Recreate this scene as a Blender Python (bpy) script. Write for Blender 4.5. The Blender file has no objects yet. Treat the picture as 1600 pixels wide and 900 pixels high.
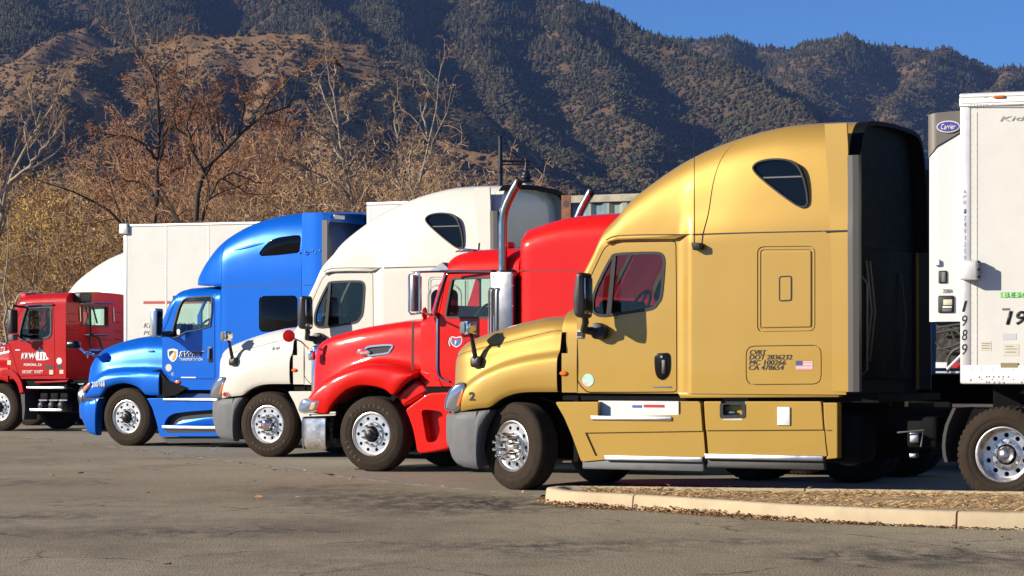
import bpy, bmesh, math, random
import numpy as np
from mathutils import Vector, Matrix
R = math.radians
SC = bpy.context.scene
COL = SC.collection

# ------------------------------------------------------------------ camera, sky, sun, exposure
CAMZ = 1.5
cam_d = bpy.data.cameras.new('camera')
cam = bpy.data.objects.new('camera', cam_d); COL.objects.link(cam)
cam.location = (0, 0, CAMZ); cam.rotation_euler = (R(90), 0, 0)
cam_d.sensor_width = 36; cam_d.lens = 90; cam_d.shift_y = 0.07125
cam_d.clip_start = 0.5; cam_d.clip_end = 20000
SC.camera = cam

SUN_EL = R(22)
SUN_H = Vector((-0.97, -0.243, 0)).normalized()          # horizontal direction towards the sun
SUN_V = Vector((SUN_H.x*math.cos(SUN_EL), SUN_H.y*math.cos(SUN_EL), math.sin(SUN_EL)))
sun_d = bpy.data.lights.new('sun', 'SUN'); sun_d.energy = 5.0; sun_d.angle = R(0.5); sun_d.color = (1.0, 0.90, 0.75)
sun = bpy.data.objects.new('sun', sun_d); COL.objects.link(sun)
sun.rotation_euler = SUN_V.to_track_quat('Z', 'Y').to_euler(); sun.location = (-30, -10, 40)

W = bpy.data.worlds.new('World'); SC.world = W; W.use_nodes = True
wn = W.node_tree.nodes; bg = wn['Background']
sky = wn.new('ShaderNodeTexSky'); sky.sky_type = 'NISHITA'; sky.sun_disc = False
sky.sun_elevation = SUN_EL; sky.sun_rotation = math.atan2(SUN_H.x, SUN_H.y)
sky.altitude = 3200; sky.air_density = 1.0; sky.dust_density = 0.0; sky.ozone_density = 10.0
W.node_tree.links.new(sky.outputs[0], bg.inputs[0]); bg.inputs[1].default_value = 0.09

SC.view_settings.view_transform = 'Standard'; SC.view_settings.look = 'None'
SC.view_settings.exposure = 0.5; SC.view_settings.gamma = 1.0
SC.render.engine = 'CYCLES'
cy = SC.cycles
cy.use_denoising = True; cy.max_bounces = 6; cy.diffuse_bounces = 1; cy.glossy_bounces = 3
cy.transparent_max_bounces = 12; cy.transmission_bounces = 4; cy.volume_bounces = 0
cy.caustics_reflective = False; cy.caustics_refractive = False; cy.sample_clamp_indirect = 4.0
try: SC.render.film_transparent = False
except Exception: pass

# ------------------------------------------------------------------ materials
MATS = {}
def mat(name, col=(.5,.5,.5), rough=.5, metal=0., coat=0., var=0., vscale=6., bump=0., bscale=40., spec=.5, coatr=.04, bdist=.01):
    if name in MATS: return MATS[name]
    m = bpy.data.materials.new(name); m.use_nodes = True; MATS[name] = m
    nt = m.node_tree; n = nt.nodes; b = n['Principled BSDF']
    b.inputs['Base Color'].default_value = (*col, 1); b.inputs['Roughness'].default_value = rough
    b.inputs['Metallic'].default_value = metal; b.inputs['Coat Weight'].default_value = coat
    b.inputs['Coat Roughness'].default_value = coatr; b.inputs['Specular IOR Level'].default_value = spec
    if var or bump:
        tc = n.new('ShaderNodeTexCoord')
    if var:
        no = n.new('ShaderNodeTexNoise'); no.inputs['Scale'].default_value = vscale; no.inputs['Detail'].default_value = 6
        no.inputs['Roughness'].default_value = .65
        nt.links.new(tc.outputs['Object'], no.inputs['Vector'])
        cr = n.new('ShaderNodeMapRange'); cr.inputs[1].default_value = .3; cr.inputs[2].default_value = .7
        cr.inputs[3].default_value = 1-var; cr.inputs[4].default_value = 1+var*.6
        nt.links.new(no.outputs[0], cr.inputs[0])
        mx = n.new('ShaderNodeMix'); mx.data_type = 'RGBA'; mx.blend_type = 'MULTIPLY'; mx.inputs[0].default_value = 1
        mx.inputs[6].default_value = (*col, 1); nt.links.new(cr.outputs[0], mx.inputs[7])
        nt.links.new(mx.outputs[2], b.inputs['Base Color'])
        rr = n.new('ShaderNodeMapRange'); rr.inputs[1].default_value = .3; rr.inputs[2].default_value = .7
        rr.inputs[3].default_value = max(0, rough-.06); rr.inputs[4].default_value = min(1, rough+.08)
        nt.links.new(no.outputs[0], rr.inputs[0]); nt.links.new(rr.outputs[0], b.inputs['Roughness'])
    if bump:
        nb = n.new('ShaderNodeTexNoise'); nb.inputs['Scale'].default_value = bscale; nb.inputs['Detail'].default_value = 5
        nt.links.new(tc.outputs['Object'], nb.inputs['Vector'])
        bp = n.new('ShaderNodeBump'); bp.inputs['Strength'].default_value = bump; bp.inputs['Distance'].default_value = bdist
        nt.links.new(nb.outputs[0], bp.inputs['Height']); nt.links.new(bp.outputs[0], b.inputs['Normal'])
    return m

def paint(name, col, metal=0., rough=.35, dust=.12, coat=.55, spec=.22):
    """lacquered body paint: clear coat, faint road film in soft patches and fine grime"""
    if name in MATS: return MATS[name]
    m = mat(name, col, rough, metal, coat, coatr=.03, spec=spec)
    nt = m.node_tree; n = nt.nodes; b = n['Principled BSDF']
    tc = n.new('ShaderNodeTexCoord')
    a = n.new('ShaderNodeTexNoise'); a.inputs['Scale'].default_value = 1.7; a.inputs['Detail'].default_value = 9; a.inputs['Roughness'].default_value = .7
    nt.links.new(tc.outputs['Object'], a.inputs['Vector'])
    r = n.new('ShaderNodeMapRange'); r.inputs[1].default_value = .45; r.inputs[2].default_value = .8; r.inputs[3].default_value = 0; r.inputs[4].default_value = dust
    nt.links.new(a.outputs[0], r.inputs[0])
    mx = n.new('ShaderNodeMix'); mx.data_type = 'RGBA'
    mx.inputs[6].default_value = (*col, 1); mx.inputs[7].default_value = (.33, .27, .2, 1)
    nt.links.new(r.outputs[0], mx.inputs[0]); nt.links.new(mx.outputs[2], b.inputs['Base Color'])
    c = n.new('ShaderNodeMapRange'); c.inputs[1].default_value = .35; c.inputs[2].default_value = .8; c.inputs[3].default_value = .02; c.inputs[4].default_value = .2
    nt.links.new(a.outputs[0], c.inputs[0]); nt.links.new(c.outputs[0], b.inputs['Coat Roughness'])
    # barely wavy sheet: keeps reflections from being mathematically straight
    w = n.new('ShaderNodeTexNoise'); w.inputs['Scale'].default_value = 1.3; w.inputs['Detail'].default_value = 1
    nt.links.new(tc.outputs['Object'], w.inputs['Vector'])
    bp = n.new('ShaderNodeBump'); bp.inputs['Strength'].default_value = .35; bp.inputs['Distance'].default_value = .02
    nt.links.new(w.outputs[0], bp.inputs['Height']); nt.links.new(bp.outputs[0], b.inputs['Normal']); nt.links.new(bp.outputs[0], b.inputs['Coat Normal'])
    return m

def glass(name, tint):
    if name in MATS: return MATS[name]
    m = bpy.data.materials.new(name); m.use_nodes = True; MATS[name] = m
    nt = m.node_tree; n = nt.nodes; n.clear()
    o = n.new('ShaderNodeOutputMaterial'); t = n.new('ShaderNodeBsdfTransparent'); t.inputs[0].default_value = (*tint, 1)
    g = n.new('ShaderNodeBsdfGlossy'); g.inputs['Roughness'].default_value = .02
    f = n.new('ShaderNodeLayerWeight'); f.inputs[0].default_value = .5
    pw = n.new('ShaderNodeMath'); pw.operation = 'POWER'; pw.inputs[1].default_value = 5; nt.links.new(f.outputs['Facing'], pw.inputs[0])
    ma = n.new('ShaderNodeMath'); ma.operation = 'MULTIPLY_ADD'; ma.inputs[1].default_value = .94; ma.inputs[2].default_value = .04; nt.links.new(pw.outputs[0], ma.inputs[0])
    x = n.new('ShaderNodeMixShader'); nt.links.new(ma.outputs[0], x.inputs[0]); nt.links.new(t.outputs[0], x.inputs[1]); nt.links.new(g.outputs[0], x.inputs[2])
    nt.links.new(x.outputs[0], o.inputs[0])
    return m

GOLD = paint('gold_paint', (.435, .268, .050), .28, .46, .06, .7)
WHITE = paint('white_paint', (.69, .665, .575), 0, .35, .10)
RED = paint('red_paint', (.66, .006, .002), .0, .42, .03, .42, .1)
BLUE = paint('blue_paint', (.001, .125, .62), .25, .3, .02)
MAROON = paint('maroon_paint', (.46, .006, .006), .0, .42, .06, .42, .1)
TRAILER = mat('trailer_white', (.76, .74, .67), .45, 0, .15, var=.05, vscale=2.)
BLACKP = mat('black_plastic', (.012, .012, .013), .45, var=.25, vscale=20)
BLACKG = mat('black_gloss', (.008, .006, .004), .22, 0, .12, spec=.2)
FRAMEB = mat('frame_black', (.0045, .0042, .004), .7, var=.3, vscale=10, spec=.12)
RUBBER = mat('trim_rubber', (.045, .043, .04), .6, var=.2, vscale=12)
TYRE = mat('tyre_rubber', (.036, .025, .016), .8, spec=.2, var=.4, vscale=9, bump=.25, bscale=60)
GREYP = mat('grey_plastic', (.15, .152, .156), .55, var=.15, vscale=8, spec=.3)
CHROME = mat('chrome', (.78, .77, .75), .08, 1)
ALU = mat('aluminium', (.66, .65, .63), .30, 1, var=.05, vscale=4)
SATIN = mat('satin_chrome', (.74, .73, .71), .26, 1)
STEEL = mat('brushed_steel', (.30, .30, .31), .36, 1, var=.05, vscale=3)
DARKGL = mat('dark_window', (.003, .0035, .005), .05, 0, 0, spec=.25)
WINGL = glass('tinted_glass', (.84, .95, .90))
WINGD = glass('dim_tinted_glass', (.52, .56, .54))
AMBER = mat('amber_lens', (.75, .16, .01), .2, 0, .6)
REDLENS = mat('red_lens', (.6, .03, .02), .25, 0, .6)
LAMPGL = mat('lamp_lens', (.40, .43, .48), .10, .7, 1)
INTER = mat('cab_interior', (.03, .03, .032), .8)
INTERL = mat('cab_trim', (.30, .33, .28), .7)
STICK = mat('white_sticker', (.75, .75, .72), .5)
PALEST = mat('pale_sticker', (.62, .58, .42), .5)
INK = mat('ink_black', (.01, .01, .01), .5)
INKG = mat('ink_grey', (.16, .16, .16), .5)
INKB = mat('ink_blue', (.07, .12, .42), .5)
INKR = mat('ink_red', (.5, .015, .02), .5)
INKW = mat('ink_white', (.8, .8, .78), .5)
GREENST = mat('green_sticker', (.22, .62, .16), .5)
RUST = mat('rust', (.20, .08, .035), .85, var=.5, vscale=9, bump=.4)

# ------------------------------------------------------------------ small maths
def pchip(x, y, xi):
    x = np.asarray(x, float); y = np.asarray(y, float)
    o = np.argsort(x, kind='stable'); x = x[o]; y = y[o]
    k = np.concatenate([[True], np.diff(x) > 1e-6]); x = x[k]; y = y[k]
    xi = np.clip(np.asarray(xi, float), x[0], x[-1])
    if len(x) == 1: return np.full(xi.shape, y[0])
    h = np.diff(x); d = np.diff(y)/h
    if len(x) == 2: return y[0] + d[0]*(xi-x[0])
    m = np.zeros(len(x))
    w1 = 2*h[1:]+h[:-1]; w2 = h[1:]+2*h[:-1]
    ok = d[:-1]*d[1:] > 0
    with np.errstate(divide='ignore', invalid='ignore'):
        hm = (w1+w2)/(w1/d[:-1]+w2/d[1:])
    m[1:-1] = np.where(ok, hm, 0)
    m[0] = d[0]; m[-1] = d[-1]
    i = np.clip(np.searchsorted(x, xi)-1, 0, len(h)-1)
    t = (xi-x[i])/h[i]
    return ((2*t**3-3*t**2+1)*y[i] + (t**3-2*t**2+t)*h[i]*m[i] + (-2*t**3+3*t**2)*y[i+1] + (t**3-t**2)*h[i]*m[i+1])

def resample(P, n, u=None):
    """smooth curve through points P (k,d): monotone cubic over chord length, n samples"""
    P = np.asarray(P, float)
    s = np.concatenate([[0], np.cumsum(np.maximum(np.linalg.norm(np.diff(P, axis=0), axis=1), 1e-5))])
    t = np.linspace(0, s[-1], n) if u is None else np.asarray(u)*s[-1]
    return np.stack([pchip(s, P[:, j], t) for j in range(P.shape[1])], 1)

def rrect(u0, z0, u1, z1, r, n=5):
    if u0 > u1: u0, u1 = u1, u0
    if z0 > z1: z0, z1 = z1, z0
    o = []
    for cx, cz, a in ((u1-r, z1-r, 0), (u0+r, z1-r, 90), (u0+r, z0+r, 180), (u1-r, z0+r, 270)):
        for k in range(n+1):
            t = R(a+90*k/n); o.append((cx+r*math.cos(t), cz+r*math.sin(t)))
    return o

def rounded(pts, r=.05, n=4):
    """closed polygon with its corners rounded"""
    o = []; N = len(pts)
    for i in range(N):
        p0 = Vector(pts[i-1]); p = Vector(pts[i]); p1 = Vector(pts[(i+1) % N])
        a = (p0-p); b = (p1-p); q = min(r, a.length*.45, b.length*.45)
        A = p+a.normalized()*q; Bq = p+b.normalized()*q
        for k in range(n+1):
            t = k/n; o.append(tuple((1-t)**2*A + 2*t*(1-t)*p + t*t*Bq))
    return o

def loop_smooth(pts, n=48):
    P = list(pts); k = len(P)
    Q = np.array(P[-3:]+P+P[:3], float)
    out = []
    per = max(2, n//k)
    for i in range(3, 3+k):
        p0, p1, p2, p3 = Q[i-1], Q[i], Q[i+1], Q[i+2]
        for j in range(per):
            t = j/per
            out.append(tuple(.5*((2*p1)+(-p0+p2)*t+(2*p0-5*p1+4*p2-p3)*t*t+(-p0+3*p1-3*p2+p3)*t**3)))
    return out

def offset(pts, d):
    """grow (d>0) a closed outline"""
    N = len(pts); A = sum(pts[i][0]*pts[(i+1) % N][1]-pts[(i+1) % N][0]*pts[i][1] for i in range(N))
    s = 1 if A > 0 else -1; o = []
    for i in range(N):
        a = Vector(pts[i-1]); b = Vector(pts[i]); c = Vector(pts[(i+1) % N])
        e1 = (b-a); e2 = (c-b)
        n = Vector((0, 0))
        if e1.length > 1e-7: n += Vector((e1.y, -e1.x)).normalized()
        if e2.length > 1e-7: n += Vector((e2.y, -e2.x)).normalized()
        if n.length > 1e-7: n.normalize()
        o.append((b.x+s*d*n.x, b.y+s*d*n.y))
    return o

# ------------------------------------------------------------------ mesh building
class MB:
    def __init__(s): s.v = []; s.f = []; s.mi = []; s.cur = 0
    def add(s, vs, fs):
        k = len(s.v); s.v.extend([tuple(map(float, p)) for p in vs]); s.f.extend([tuple(i+k for i in f) for f in fs]); s.mi.extend([s.cur]*len(fs)); return s
    def box(s, x0, x1, y0, y1, z0, z1):
        v = [(x, y, z) for x in (x0, x1) for y in (y0, y1) for z in (z0, z1)]
        return s.add(v, [(0,1,3,2),(4,6,7,5),(0,4,5,1),(2,3,7,6),(0,2,6,4),(1,5,7,3)])
    def rbox(s, x0, x1, y0, y1, z0, z1, r=.02):
        """box with chamfered edges"""
        r = min(r, abs(x1-x0)*.45, abs(y1-y0)*.45, abs(z1-z0)*.45)
        o = rrect(x0, z0, x1, z1, r, 2)
        return s.prism(o, y0, y1, bev=r)
    def prism(s, out, y0, y1, bev=0.):
        """outline in (x, z) extruded in y; optional bevel of both rims"""
        N = len(out)
        if y0 > y1: y0, y1 = y1, y0
        rings = [(out, y0), (out, y1)] if not bev else [(offset(out, -bev), y0), (offset(out, -bev*.3), y0+bev*.3), (out, y0+bev), (out, y1-bev), (offset(out, -bev*.3), y1-bev*.3), (offset(out, -bev), y1)]
        vs = [(p[0], y, p[1]) for o, y in rings for p in o]; fs = []
        for k in range(len(rings)-1):
            for i in range(N):
                j = (i+1) % N; fs.append((k*N+i, k*N+j, (k+1)*N+j, (k+1)*N+i))
        fs.append(tuple(range(N))[::-1]); fs.append(tuple(range((len(rings)-1)*N, len(rings)*N)))
        return s.add(vs, fs)
    def ring(s, outer, inner, y0, y1):
        N = len(outer)
        vs = [(p[0], y, p[1]) for o, y in ((outer, y0), (inner, y0), (inner, y1), (outer, y1)) for p in o]; fs = []
        for k in range(4):
            q = (k+1) % 4
            for i in range(N):
                j = (i+1) % N; fs.append((k*N+i, k*N+j, q*N+j, q*N+i))
        return s.add(vs, fs)
    def tube(s, pts, r, n=8, cap=True):
        pts = [Vector(p) for p in pts]; rr = [float(q) for q in r] if hasattr(r, '__len__') else [float(r)]*len(pts)
        up = Vector((0, 0, 1)); vs = []; fs = []
        prev = None
        for i, p in enumerate(pts):
            t = (pts[min(i+1, len(pts)-1)]-pts[max(i-1, 0)]).normalized()
            if prev is None:
                a = t.cross(up)
                if a.length < .1: a = t.cross(Vector((1, 0, 0)))
                a.normalize()
            else:
                a = prev-t*prev.dot(t); a.normalize()
            prev = a; b = t.cross(a)
            for k in range(n):
                q = 2*math.pi*k/n; vs.append(p+rr[i]*(a*math.cos(q)+b*math.sin(q)))
        for i in range(len(pts)-1):
            for k in range(n):
                j = (k+1) % n; fs.append((i*n+k, i*n+j, (i+1)*n+j, (i+1)*n+k))
        if cap: fs.append(tuple(range(n))[::-1]); fs.append(tuple(range((len(pts)-1)*n, len(pts)*n)))
        return s.add(vs, fs)
    def lathe(s, prof, axis='y', n=32, c=(0, 0, 0), mod=None):
        """profile (r, h) swept round an axis through c"""
        vs = []; fs = []; K = len(prof)
        for k in range(n):
            q = 2*math.pi*k/n
            for i, (r, h) in enumerate(prof):
                if mod: r, h = mod(k, i, r, h)
                a, b = r*math.cos(q), r*math.sin(q)
                vs.append({'y': (c[0]+a, c[1]+h, c[2]+b), 'z': (c[0]+a, c[1]+b, c[2]+h), 'x': (c[0]+h, c[1]+a, c[2]+b)}[axis])
        for k in range(n):
            j = (k+1) % n
            for i in range(K-1):
                fs.append((k*K+i, k*K+i+1, j*K+i+1, j*K+i))
        return s.add(vs, fs)
    def disc(s, c, r, axis='y', n=20, d=.004):
        h = d
        return s.lathe([(0.0005, 0), (r, 0), (r, h), (.0005, h)], axis, n, c)
    def grid(s, P, closed=False):
        P = np.asarray(P); a, b = P.shape[:2]
        fs = [(i*b+j, i*b+j+1, (i+1)*b+j+1, (i+1)*b+j) for i in range(a-1) for j in range(b-1)]
        return s.add(P.reshape(-1, 3), fs)
    def mesh(s, name, mats, smooth=True, ang=35, recalc=True):
        me = bpy.data.meshes.new(name); me.from_pydata(s.v, [], s.f)
        for m in (mats if isinstance(mats, (list, tuple)) else [mats]): me.materials.append(m)
        if any(s.mi): me.polygons.foreach_set('material_index', s.mi)
        if recalc:
            bm = bmesh.new(); bm.from_mesh(me); bmesh.ops.recalc_face_normals(bm, faces=bm.faces); bm.to_mesh(me); bm.free()
        finish(me, smooth, ang)
        return me
    def build(s, name, mats, parent=None, smooth=True, ang=35, wn=False, loc=None):
        return put(name, s.mesh(name, mats, smooth, ang), parent, wn, loc)

def finish(me, smooth=True, ang=35):
    me.polygons.foreach_set('use_smooth', [bool(smooth)]*len(me.polygons))
    if smooth: me.set_sharp_from_angle(angle=R(ang))
    me.update()

def put(name, me, parent=None, wn=False, loc=None):
    o = bpy.data.objects.new(name, me); COL.objects.link(o)
    if parent is not None: o.parent = parent
    if loc is not None: o.location = loc
    if wn:
        w = o.modifiers.new('weighted', 'WEIGHTED_NORMAL'); w.keep_sharp = True; w.weight = 60
    return o

def empty(name, loc=(0, 0, 0), rz=0., parent=None):
    o = bpy.data.objects.new(name, None); COL.objects.link(o); o.empty_display_size = .3
    o.location = loc; o.rotation_euler = (0, 0, rz)
    if parent is not None: o.parent = parent
    return o

def tag(o, label=None, cat=None, group=None, kind=None):
    if label: o['label'] = label
    if cat: o['category'] = cat
    if group: o['group'] = group
    if kind: o['kind'] = kind
    return o

def boolean(me, cutters, op='DIFFERENCE', ang=35):
    """boolean of meshes, returned as a new mesh"""
    a = bpy.data.objects.new('work', me); COL.objects.link(a); tmp = []
    for c in (cutters if isinstance(cutters, list) else [cutters]):
        b = bpy.data.objects.new('cut', c); COL.objects.link(b); tmp.append(b)
        m = a.modifiers.new('b', 'BOOLEAN'); m.operation = op; m.solver = 'EXACT'; m.object = b
    dg = bpy.context.evaluated_depsgraph_get()
    r = bpy.data.meshes.new_from_object(a.evaluated_get(dg))
    if not len(r.polygons): print('EMPTY BOOLEAN', me.name)
    for b in tmp: bpy.data.objects.remove(b)
    bpy.data.objects.remove(a)
    finish(r, True, ang)
    return r

def cutter(out, y0, y1):
    return MB().prism(out, y0, y1).mesh('cutter', [], False)

def loft(us, sec, n, width, name='loft', mats=None, endmat=0, caps=True):
    """closed body: sec(u) gives half-section control points (y, z), bottom edge first, centre line last; mirrored about width/2"""
    rows = []
    for u in us:
        S = resample(sec(u), n)
        far = S[:-1][::-1].copy(); far[:, 0] = width-far[:, 0]
        L = np.concatenate([S, far]); rows.append(np.column_stack([np.full(len(L), u), L]))
    P = np.array(rows); a, b = P.shape[:2]
    mb = MB(); vs = P.reshape(-1, 3); fs = []
    for i in range(a-1):
        for j in range(b):
            k = (j+1) % b; fs.append((i*b+j, i*b+k, (i+1)*b+k, (i+1)*b+j))
    mb.add(vs, fs)
    k0 = len(mb.f)
    mb.add([], []); mb.f.append(tuple(range(b))[::-1]); mb.mi.append(0)
    mb.f.append(tuple(range((a-1)*b, a*b))); mb.mi.append(endmat)
    return mb.mesh(name, mats or [], True, 40)

def text(body, parent, x0, x1, zc, h, y, mt, shear=0., bold=0., name='lettering', heavy=0., tilt=0.):
    """flat lettering standing in the x-z plane of its parent, facing -y, fitted to x0..x1 and height h"""
    cu = bpy.data.curves.new('lettering', 'FONT'); cu.body = body; cu.size = 1; cu.shear = shear; cu.offset = bold; cu.extrude = 0
    cu.align_x = 'LEFT'; cu.resolution_u = 3
    o = bpy.data.objects.new('lettering_work', cu); COL.objects.link(o)
    dg = bpy.context.evaluated_depsgraph_get(); dg.update()
    me = bpy.data.meshes.new_from_object(o.evaluated_get(dg)); bpy.data.objects.remove(o); bpy.data.curves.remove(cu)
    n = len(me.vertices); co = np.empty(n*3); me.vertices.foreach_get('co', co); co = co.reshape(-1, 3)
    lo = co.min(0); hi = co.max(0)
    q = (co-lo)/np.maximum(hi-lo, 1e-6)
    out = np.zeros_like(co); out[:, 0] = (q[:, 0]-.5)*(x1-x0); out[:, 2] = (q[:, 1]-.5)*h
    if heavy:                                             # bolder strokes: a second layer set a little to the side
        fs = [tuple(p.vertices) for p in me.polygons]; o2 = out+np.array([heavy, -.0004, 0]); m2 = bpy.data.meshes.new('lettering')
        m2.from_pydata(np.concatenate([out, o2]).tolist(), [], fs+[tuple(i+n for i in f) for f in fs]); bpy.data.meshes.remove(me); me = m2
    else: me.vertices.foreach_set('co', out.ravel())
    me.materials.clear(); me.materials.append(mt); me.update()
    me.name = name
    ob = put(name, me, parent, loc=((x0+x1)/2, y, zc)); ob.rotation_euler = (0, tilt, 0)
    s = ob.modifiers.new('thickness', 'SOLIDIFY'); s.thickness = .0015; s.offset = 0
    return ob

class Frame:
    """a vehicle's own axes: u rearwards along its near side, v across it away from the viewer, z up"""
    def __init__(s, X0, D0, yaw):
        s.X0, s.D0, s.yaw = X0, D0, yaw; s.a, s.b = math.cos(yaw), math.sin(yaw)
    def __call__(s, px, py, v=0.):
        k = (px-800)/4000.; x = s.X0+v*s.b; d = s.D0+v*s.a
        u = (k*d-x)/(s.a+k*s.b)
        return (u, CAMZ+(564-py)*(d-s.b*u)/4000.)
    def u(s, px, v=0.): return s(px, 564, v)[0]
    def pts(s, L, v=0.): return [s(p[0], p[1], p[2] if len(p) > 2 else v) for p in L]
    def root(s, name): return empty(name, (s.X0, s.D0, 0), -s.yaw)
def screen_cut(F, A, B):
    a = F(*A); b = F(*B); return [(a[0]+.18, a[1]), (b[0]+.18, b[1]), (b[0]-.2, b[1]+.02), (a[0]-.2, a[1])]
def screen_glass(F, A, B, W, v0, m, t):
    a = F(*A); b = F(*B)
    for (y0, y1) in ((v0, W/2-.02), (W/2+.02, W-v0)):
        MB().add([(a[0]+.035, y0, a[1]), (a[0]+.035, y1, a[1]), (b[0]+.035, y1, b[1]), (b[0]+.035, y0, b[1])], [(0, 1, 2, 3)]).build('windscreen', m, t, False)
def world(px, py, d): return ((px-800)/4000.*d, d, CAMZ+(564-py)*d/4000.)
def curve(F, L, v=0.):
    P = np.array(F.pts(L, v)); return lambda u: pchip(P[:, 0], P[:, 1], u)
YAW = R(27.14)
# ------------------------------------------------------------------ ground: dirt sheet, asphalt lot, concrete pad
def gp(px, py, z=0.):
    d = (CAMZ-z)*4000/(py-564); return ((px-800)/4000*d, d)
def ground_mat(name, base, dark, light, speck, stain_s, seed, bump=.35, crack=True, rough=.85, blobs=()):
    m = bpy.data.materials.new(name); m.use_nodes = True; nt = m.node_tree; n = nt.nodes; b = n['Principled BSDF']; L = nt.links
    tc = n.new('ShaderNodeTexCoord'); mp = n.new('ShaderNodeMapping'); mp.inputs['Location'].default_value = (seed, seed*1.7, 0); L.new(tc.outputs['Object'], mp.inputs[0])
    def noise(sc, det=6, rg=.6, v=None):
        q = n.new('ShaderNodeTexNoise'); q.inputs['Scale'].default_value = sc; q.inputs['Detail'].default_value = det; q.inputs['Roughness'].default_value = rg; L.new(v or mp.outputs[0], q.inputs['Vector']); return q.outputs[0]
    def rng(x, a, b_, c, d):
        q = n.new('ShaderNodeMapRange'); q.inputs[1].default_value = a; q.inputs[2].default_value = b_; q.inputs[3].default_value = c; q.inputs[4].default_value = d; L.new(x, q.inputs[0]); return q.outputs[0]
    def mix(f, a, b_, mode='MIX'):
        q = n.new('ShaderNodeMix'); q.data_type = 'RGBA'; q.blend_type = mode
        if hasattr(f, 'links'): L.new(f, q.inputs[0])
        else: q.inputs[0].default_value = f
        for i, x in ((6, a), (7, b_)):
            if hasattr(x, 'links'): L.new(x, q.inputs[i])
            else: q.inputs[i].default_value = (*x, 1)
        return q.outputs[2]
    big = noise(.16, 5); c = mix(rng(big, .35, .65, 0, 1), base, light)
    st = n.new('ShaderNodeMapping'); st.inputs['Scale'].default_value = (.55, .33, 1); st.inputs['Rotation'].default_value = (0, 0, R(28)); L.new(mp.outputs[0], st.inputs[0])
    s1 = noise(stain_s, 7, .72, st.outputs[0]); c = mix(rng(s1, .50, .66, 0, .62), c, dark)
    gr = noise(9, 4, .7); c = mix(rng(gr, .3, .7, 0, .35), c, dark)
    for (bx_, by_, rx, ry, am) in blobs:                  # oil and tyre stains where they lie
        k = n.new('ShaderNodeMapping'); k.inputs['Location'].default_value = (-bx_/rx, -by_/ry, 0); k.inputs['Scale'].default_value = (1/rx, 1/ry, 0); L.new(tc.outputs['Object'], k.inputs[0])
        ln = n.new('ShaderNodeVectorMath'); ln.operation = 'LENGTH'; L.new(k.outputs[0], ln.inputs[0])
        f1 = rng(ln.outputs['Value'], .15, 1.0, 1, 0); sn = n.new('ShaderNodeMapping'); sn.inputs['Scale'].default_value = (1.3, .55, 1); L.new(mp.outputs[0], sn.inputs[0])
        f2 = rng(noise(3.2, 7, .72, sn.outputs[0]), .40, .58, 0, 1)
        q = n.new('ShaderNodeMath'); q.operation = 'MULTIPLY'; L.new(f1, q.inputs[0]); L.new(f2, q.inputs[1]); q2 = n.new('ShaderNodeMath'); q2.operation = 'MULTIPLY'; q2.inputs[1].default_value = am; L.new(q.outputs[0], q2.inputs[0])
        c = mix(q2.outputs[0], c, (.035, .028, .022))
    fine = noise(55, 3, .8); c = mix(1.0, c, rng(fine, .28, .72, .40, 1.5), 'MULTIPLY')
    vo = n.new('ShaderNodeTexVoronoi'); vo.inputs['Scale'].default_value = 60; L.new(mp.outputs[0], vo.inputs['Vector'])
    sp = rng(vo.outputs[0], .05, .22, speck, 0); c = mix(sp, c, (.42, .39, .33))
    if crack:
        vc = n.new('ShaderNodeTexVoronoi'); vc.feature = 'DISTANCE_TO_EDGE'; vc.inputs['Scale'].default_value = 1.1
        wv = n.new('ShaderNodeTexNoise'); wv.inputs['Scale'].default_value = 2.2; wv.inputs['Detail'].default_value = 6; L.new(mp.outputs[0], wv.inputs[0])
        ad = n.new('ShaderNodeMix'); ad.data_type = 'RGBA'; ad.inputs[0].default_value = .35; L.new(mp.outputs[0], ad.inputs[6]); L.new(wv.outputs[1], ad.inputs[7]); L.new(ad.outputs[2], vc.inputs['Vector'])
        ck = rng(vc.outputs[0], .0, .022, .85, 0); gate = rng(noise(.5, 3), .5, .6, 0, 1)
        q = n.new('ShaderNodeMath'); q.operation = 'MULTIPLY'; L.new(ck, q.inputs[0]); L.new(gate, q.inputs[1]); c = mix(q.outputs[0], c, (.03, .026, .022))
    L.new(c, b.inputs['Base Color']); b.inputs['Roughness'].default_value = rough; b.inputs['Specular IOR Level'].default_value = .3
    h = n.new('ShaderNodeMath'); h.operation = 'ADD'; L.new(noise(75, 4, .8), h.inputs[0]); h2 = n.new('ShaderNodeMath'); h2.operation = 'MULTIPLY'; h2.inputs[1].default_value = 1.5; L.new(vo.outputs[0], h2.inputs[0]); L.new(h2.outputs[0], h.inputs[1])
    bp = n.new('ShaderNodeBump'); bp.inputs['Strength'].default_value = bump; bp.inputs['Distance'].default_value = .008; L.new(h.outputs[0], bp.inputs['Height']); L.new(bp.outputs[0], b.inputs['Normal'])
    return m
BLOBS = [(-.2, 26.9, 1.3, 2.0, 1.0), (-.6, 26.6, 2.2, 2.6, .8), (-1.5, 28.4, 1.6, 1.6, .8), (.2, 20.7, 2.0, 1.4, .75), (3.2, 19.6, 1.6, 1.6, .95), (-5.2, 24.6, 2.8, 1.4, .7), (-3.0, 22.4, 2.0, 1.1, .65), (-6.2, 31.5, 2.2, 1.6, .45), (-2.4, 30.2, 1.6, 1.2, .5), (1.9, 21.3, .7, .6, .6), (-1.2, 18.8, 1.5, .7, .45), (-7.5, 38, 2.0, 2.0, .4)]
ASPH = ground_mat('asphalt', (.325, .262, .162), (.11, .083, .052), (.42, .35, .23), .55, .42, 3.1, .55, blobs=BLOBS)
CONC = ground_mat('concrete', (.30, .26, .19), (.16, .13, .09), (.36, .315, .235), .15, .30, 9.2, .25, False, .8)
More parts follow.
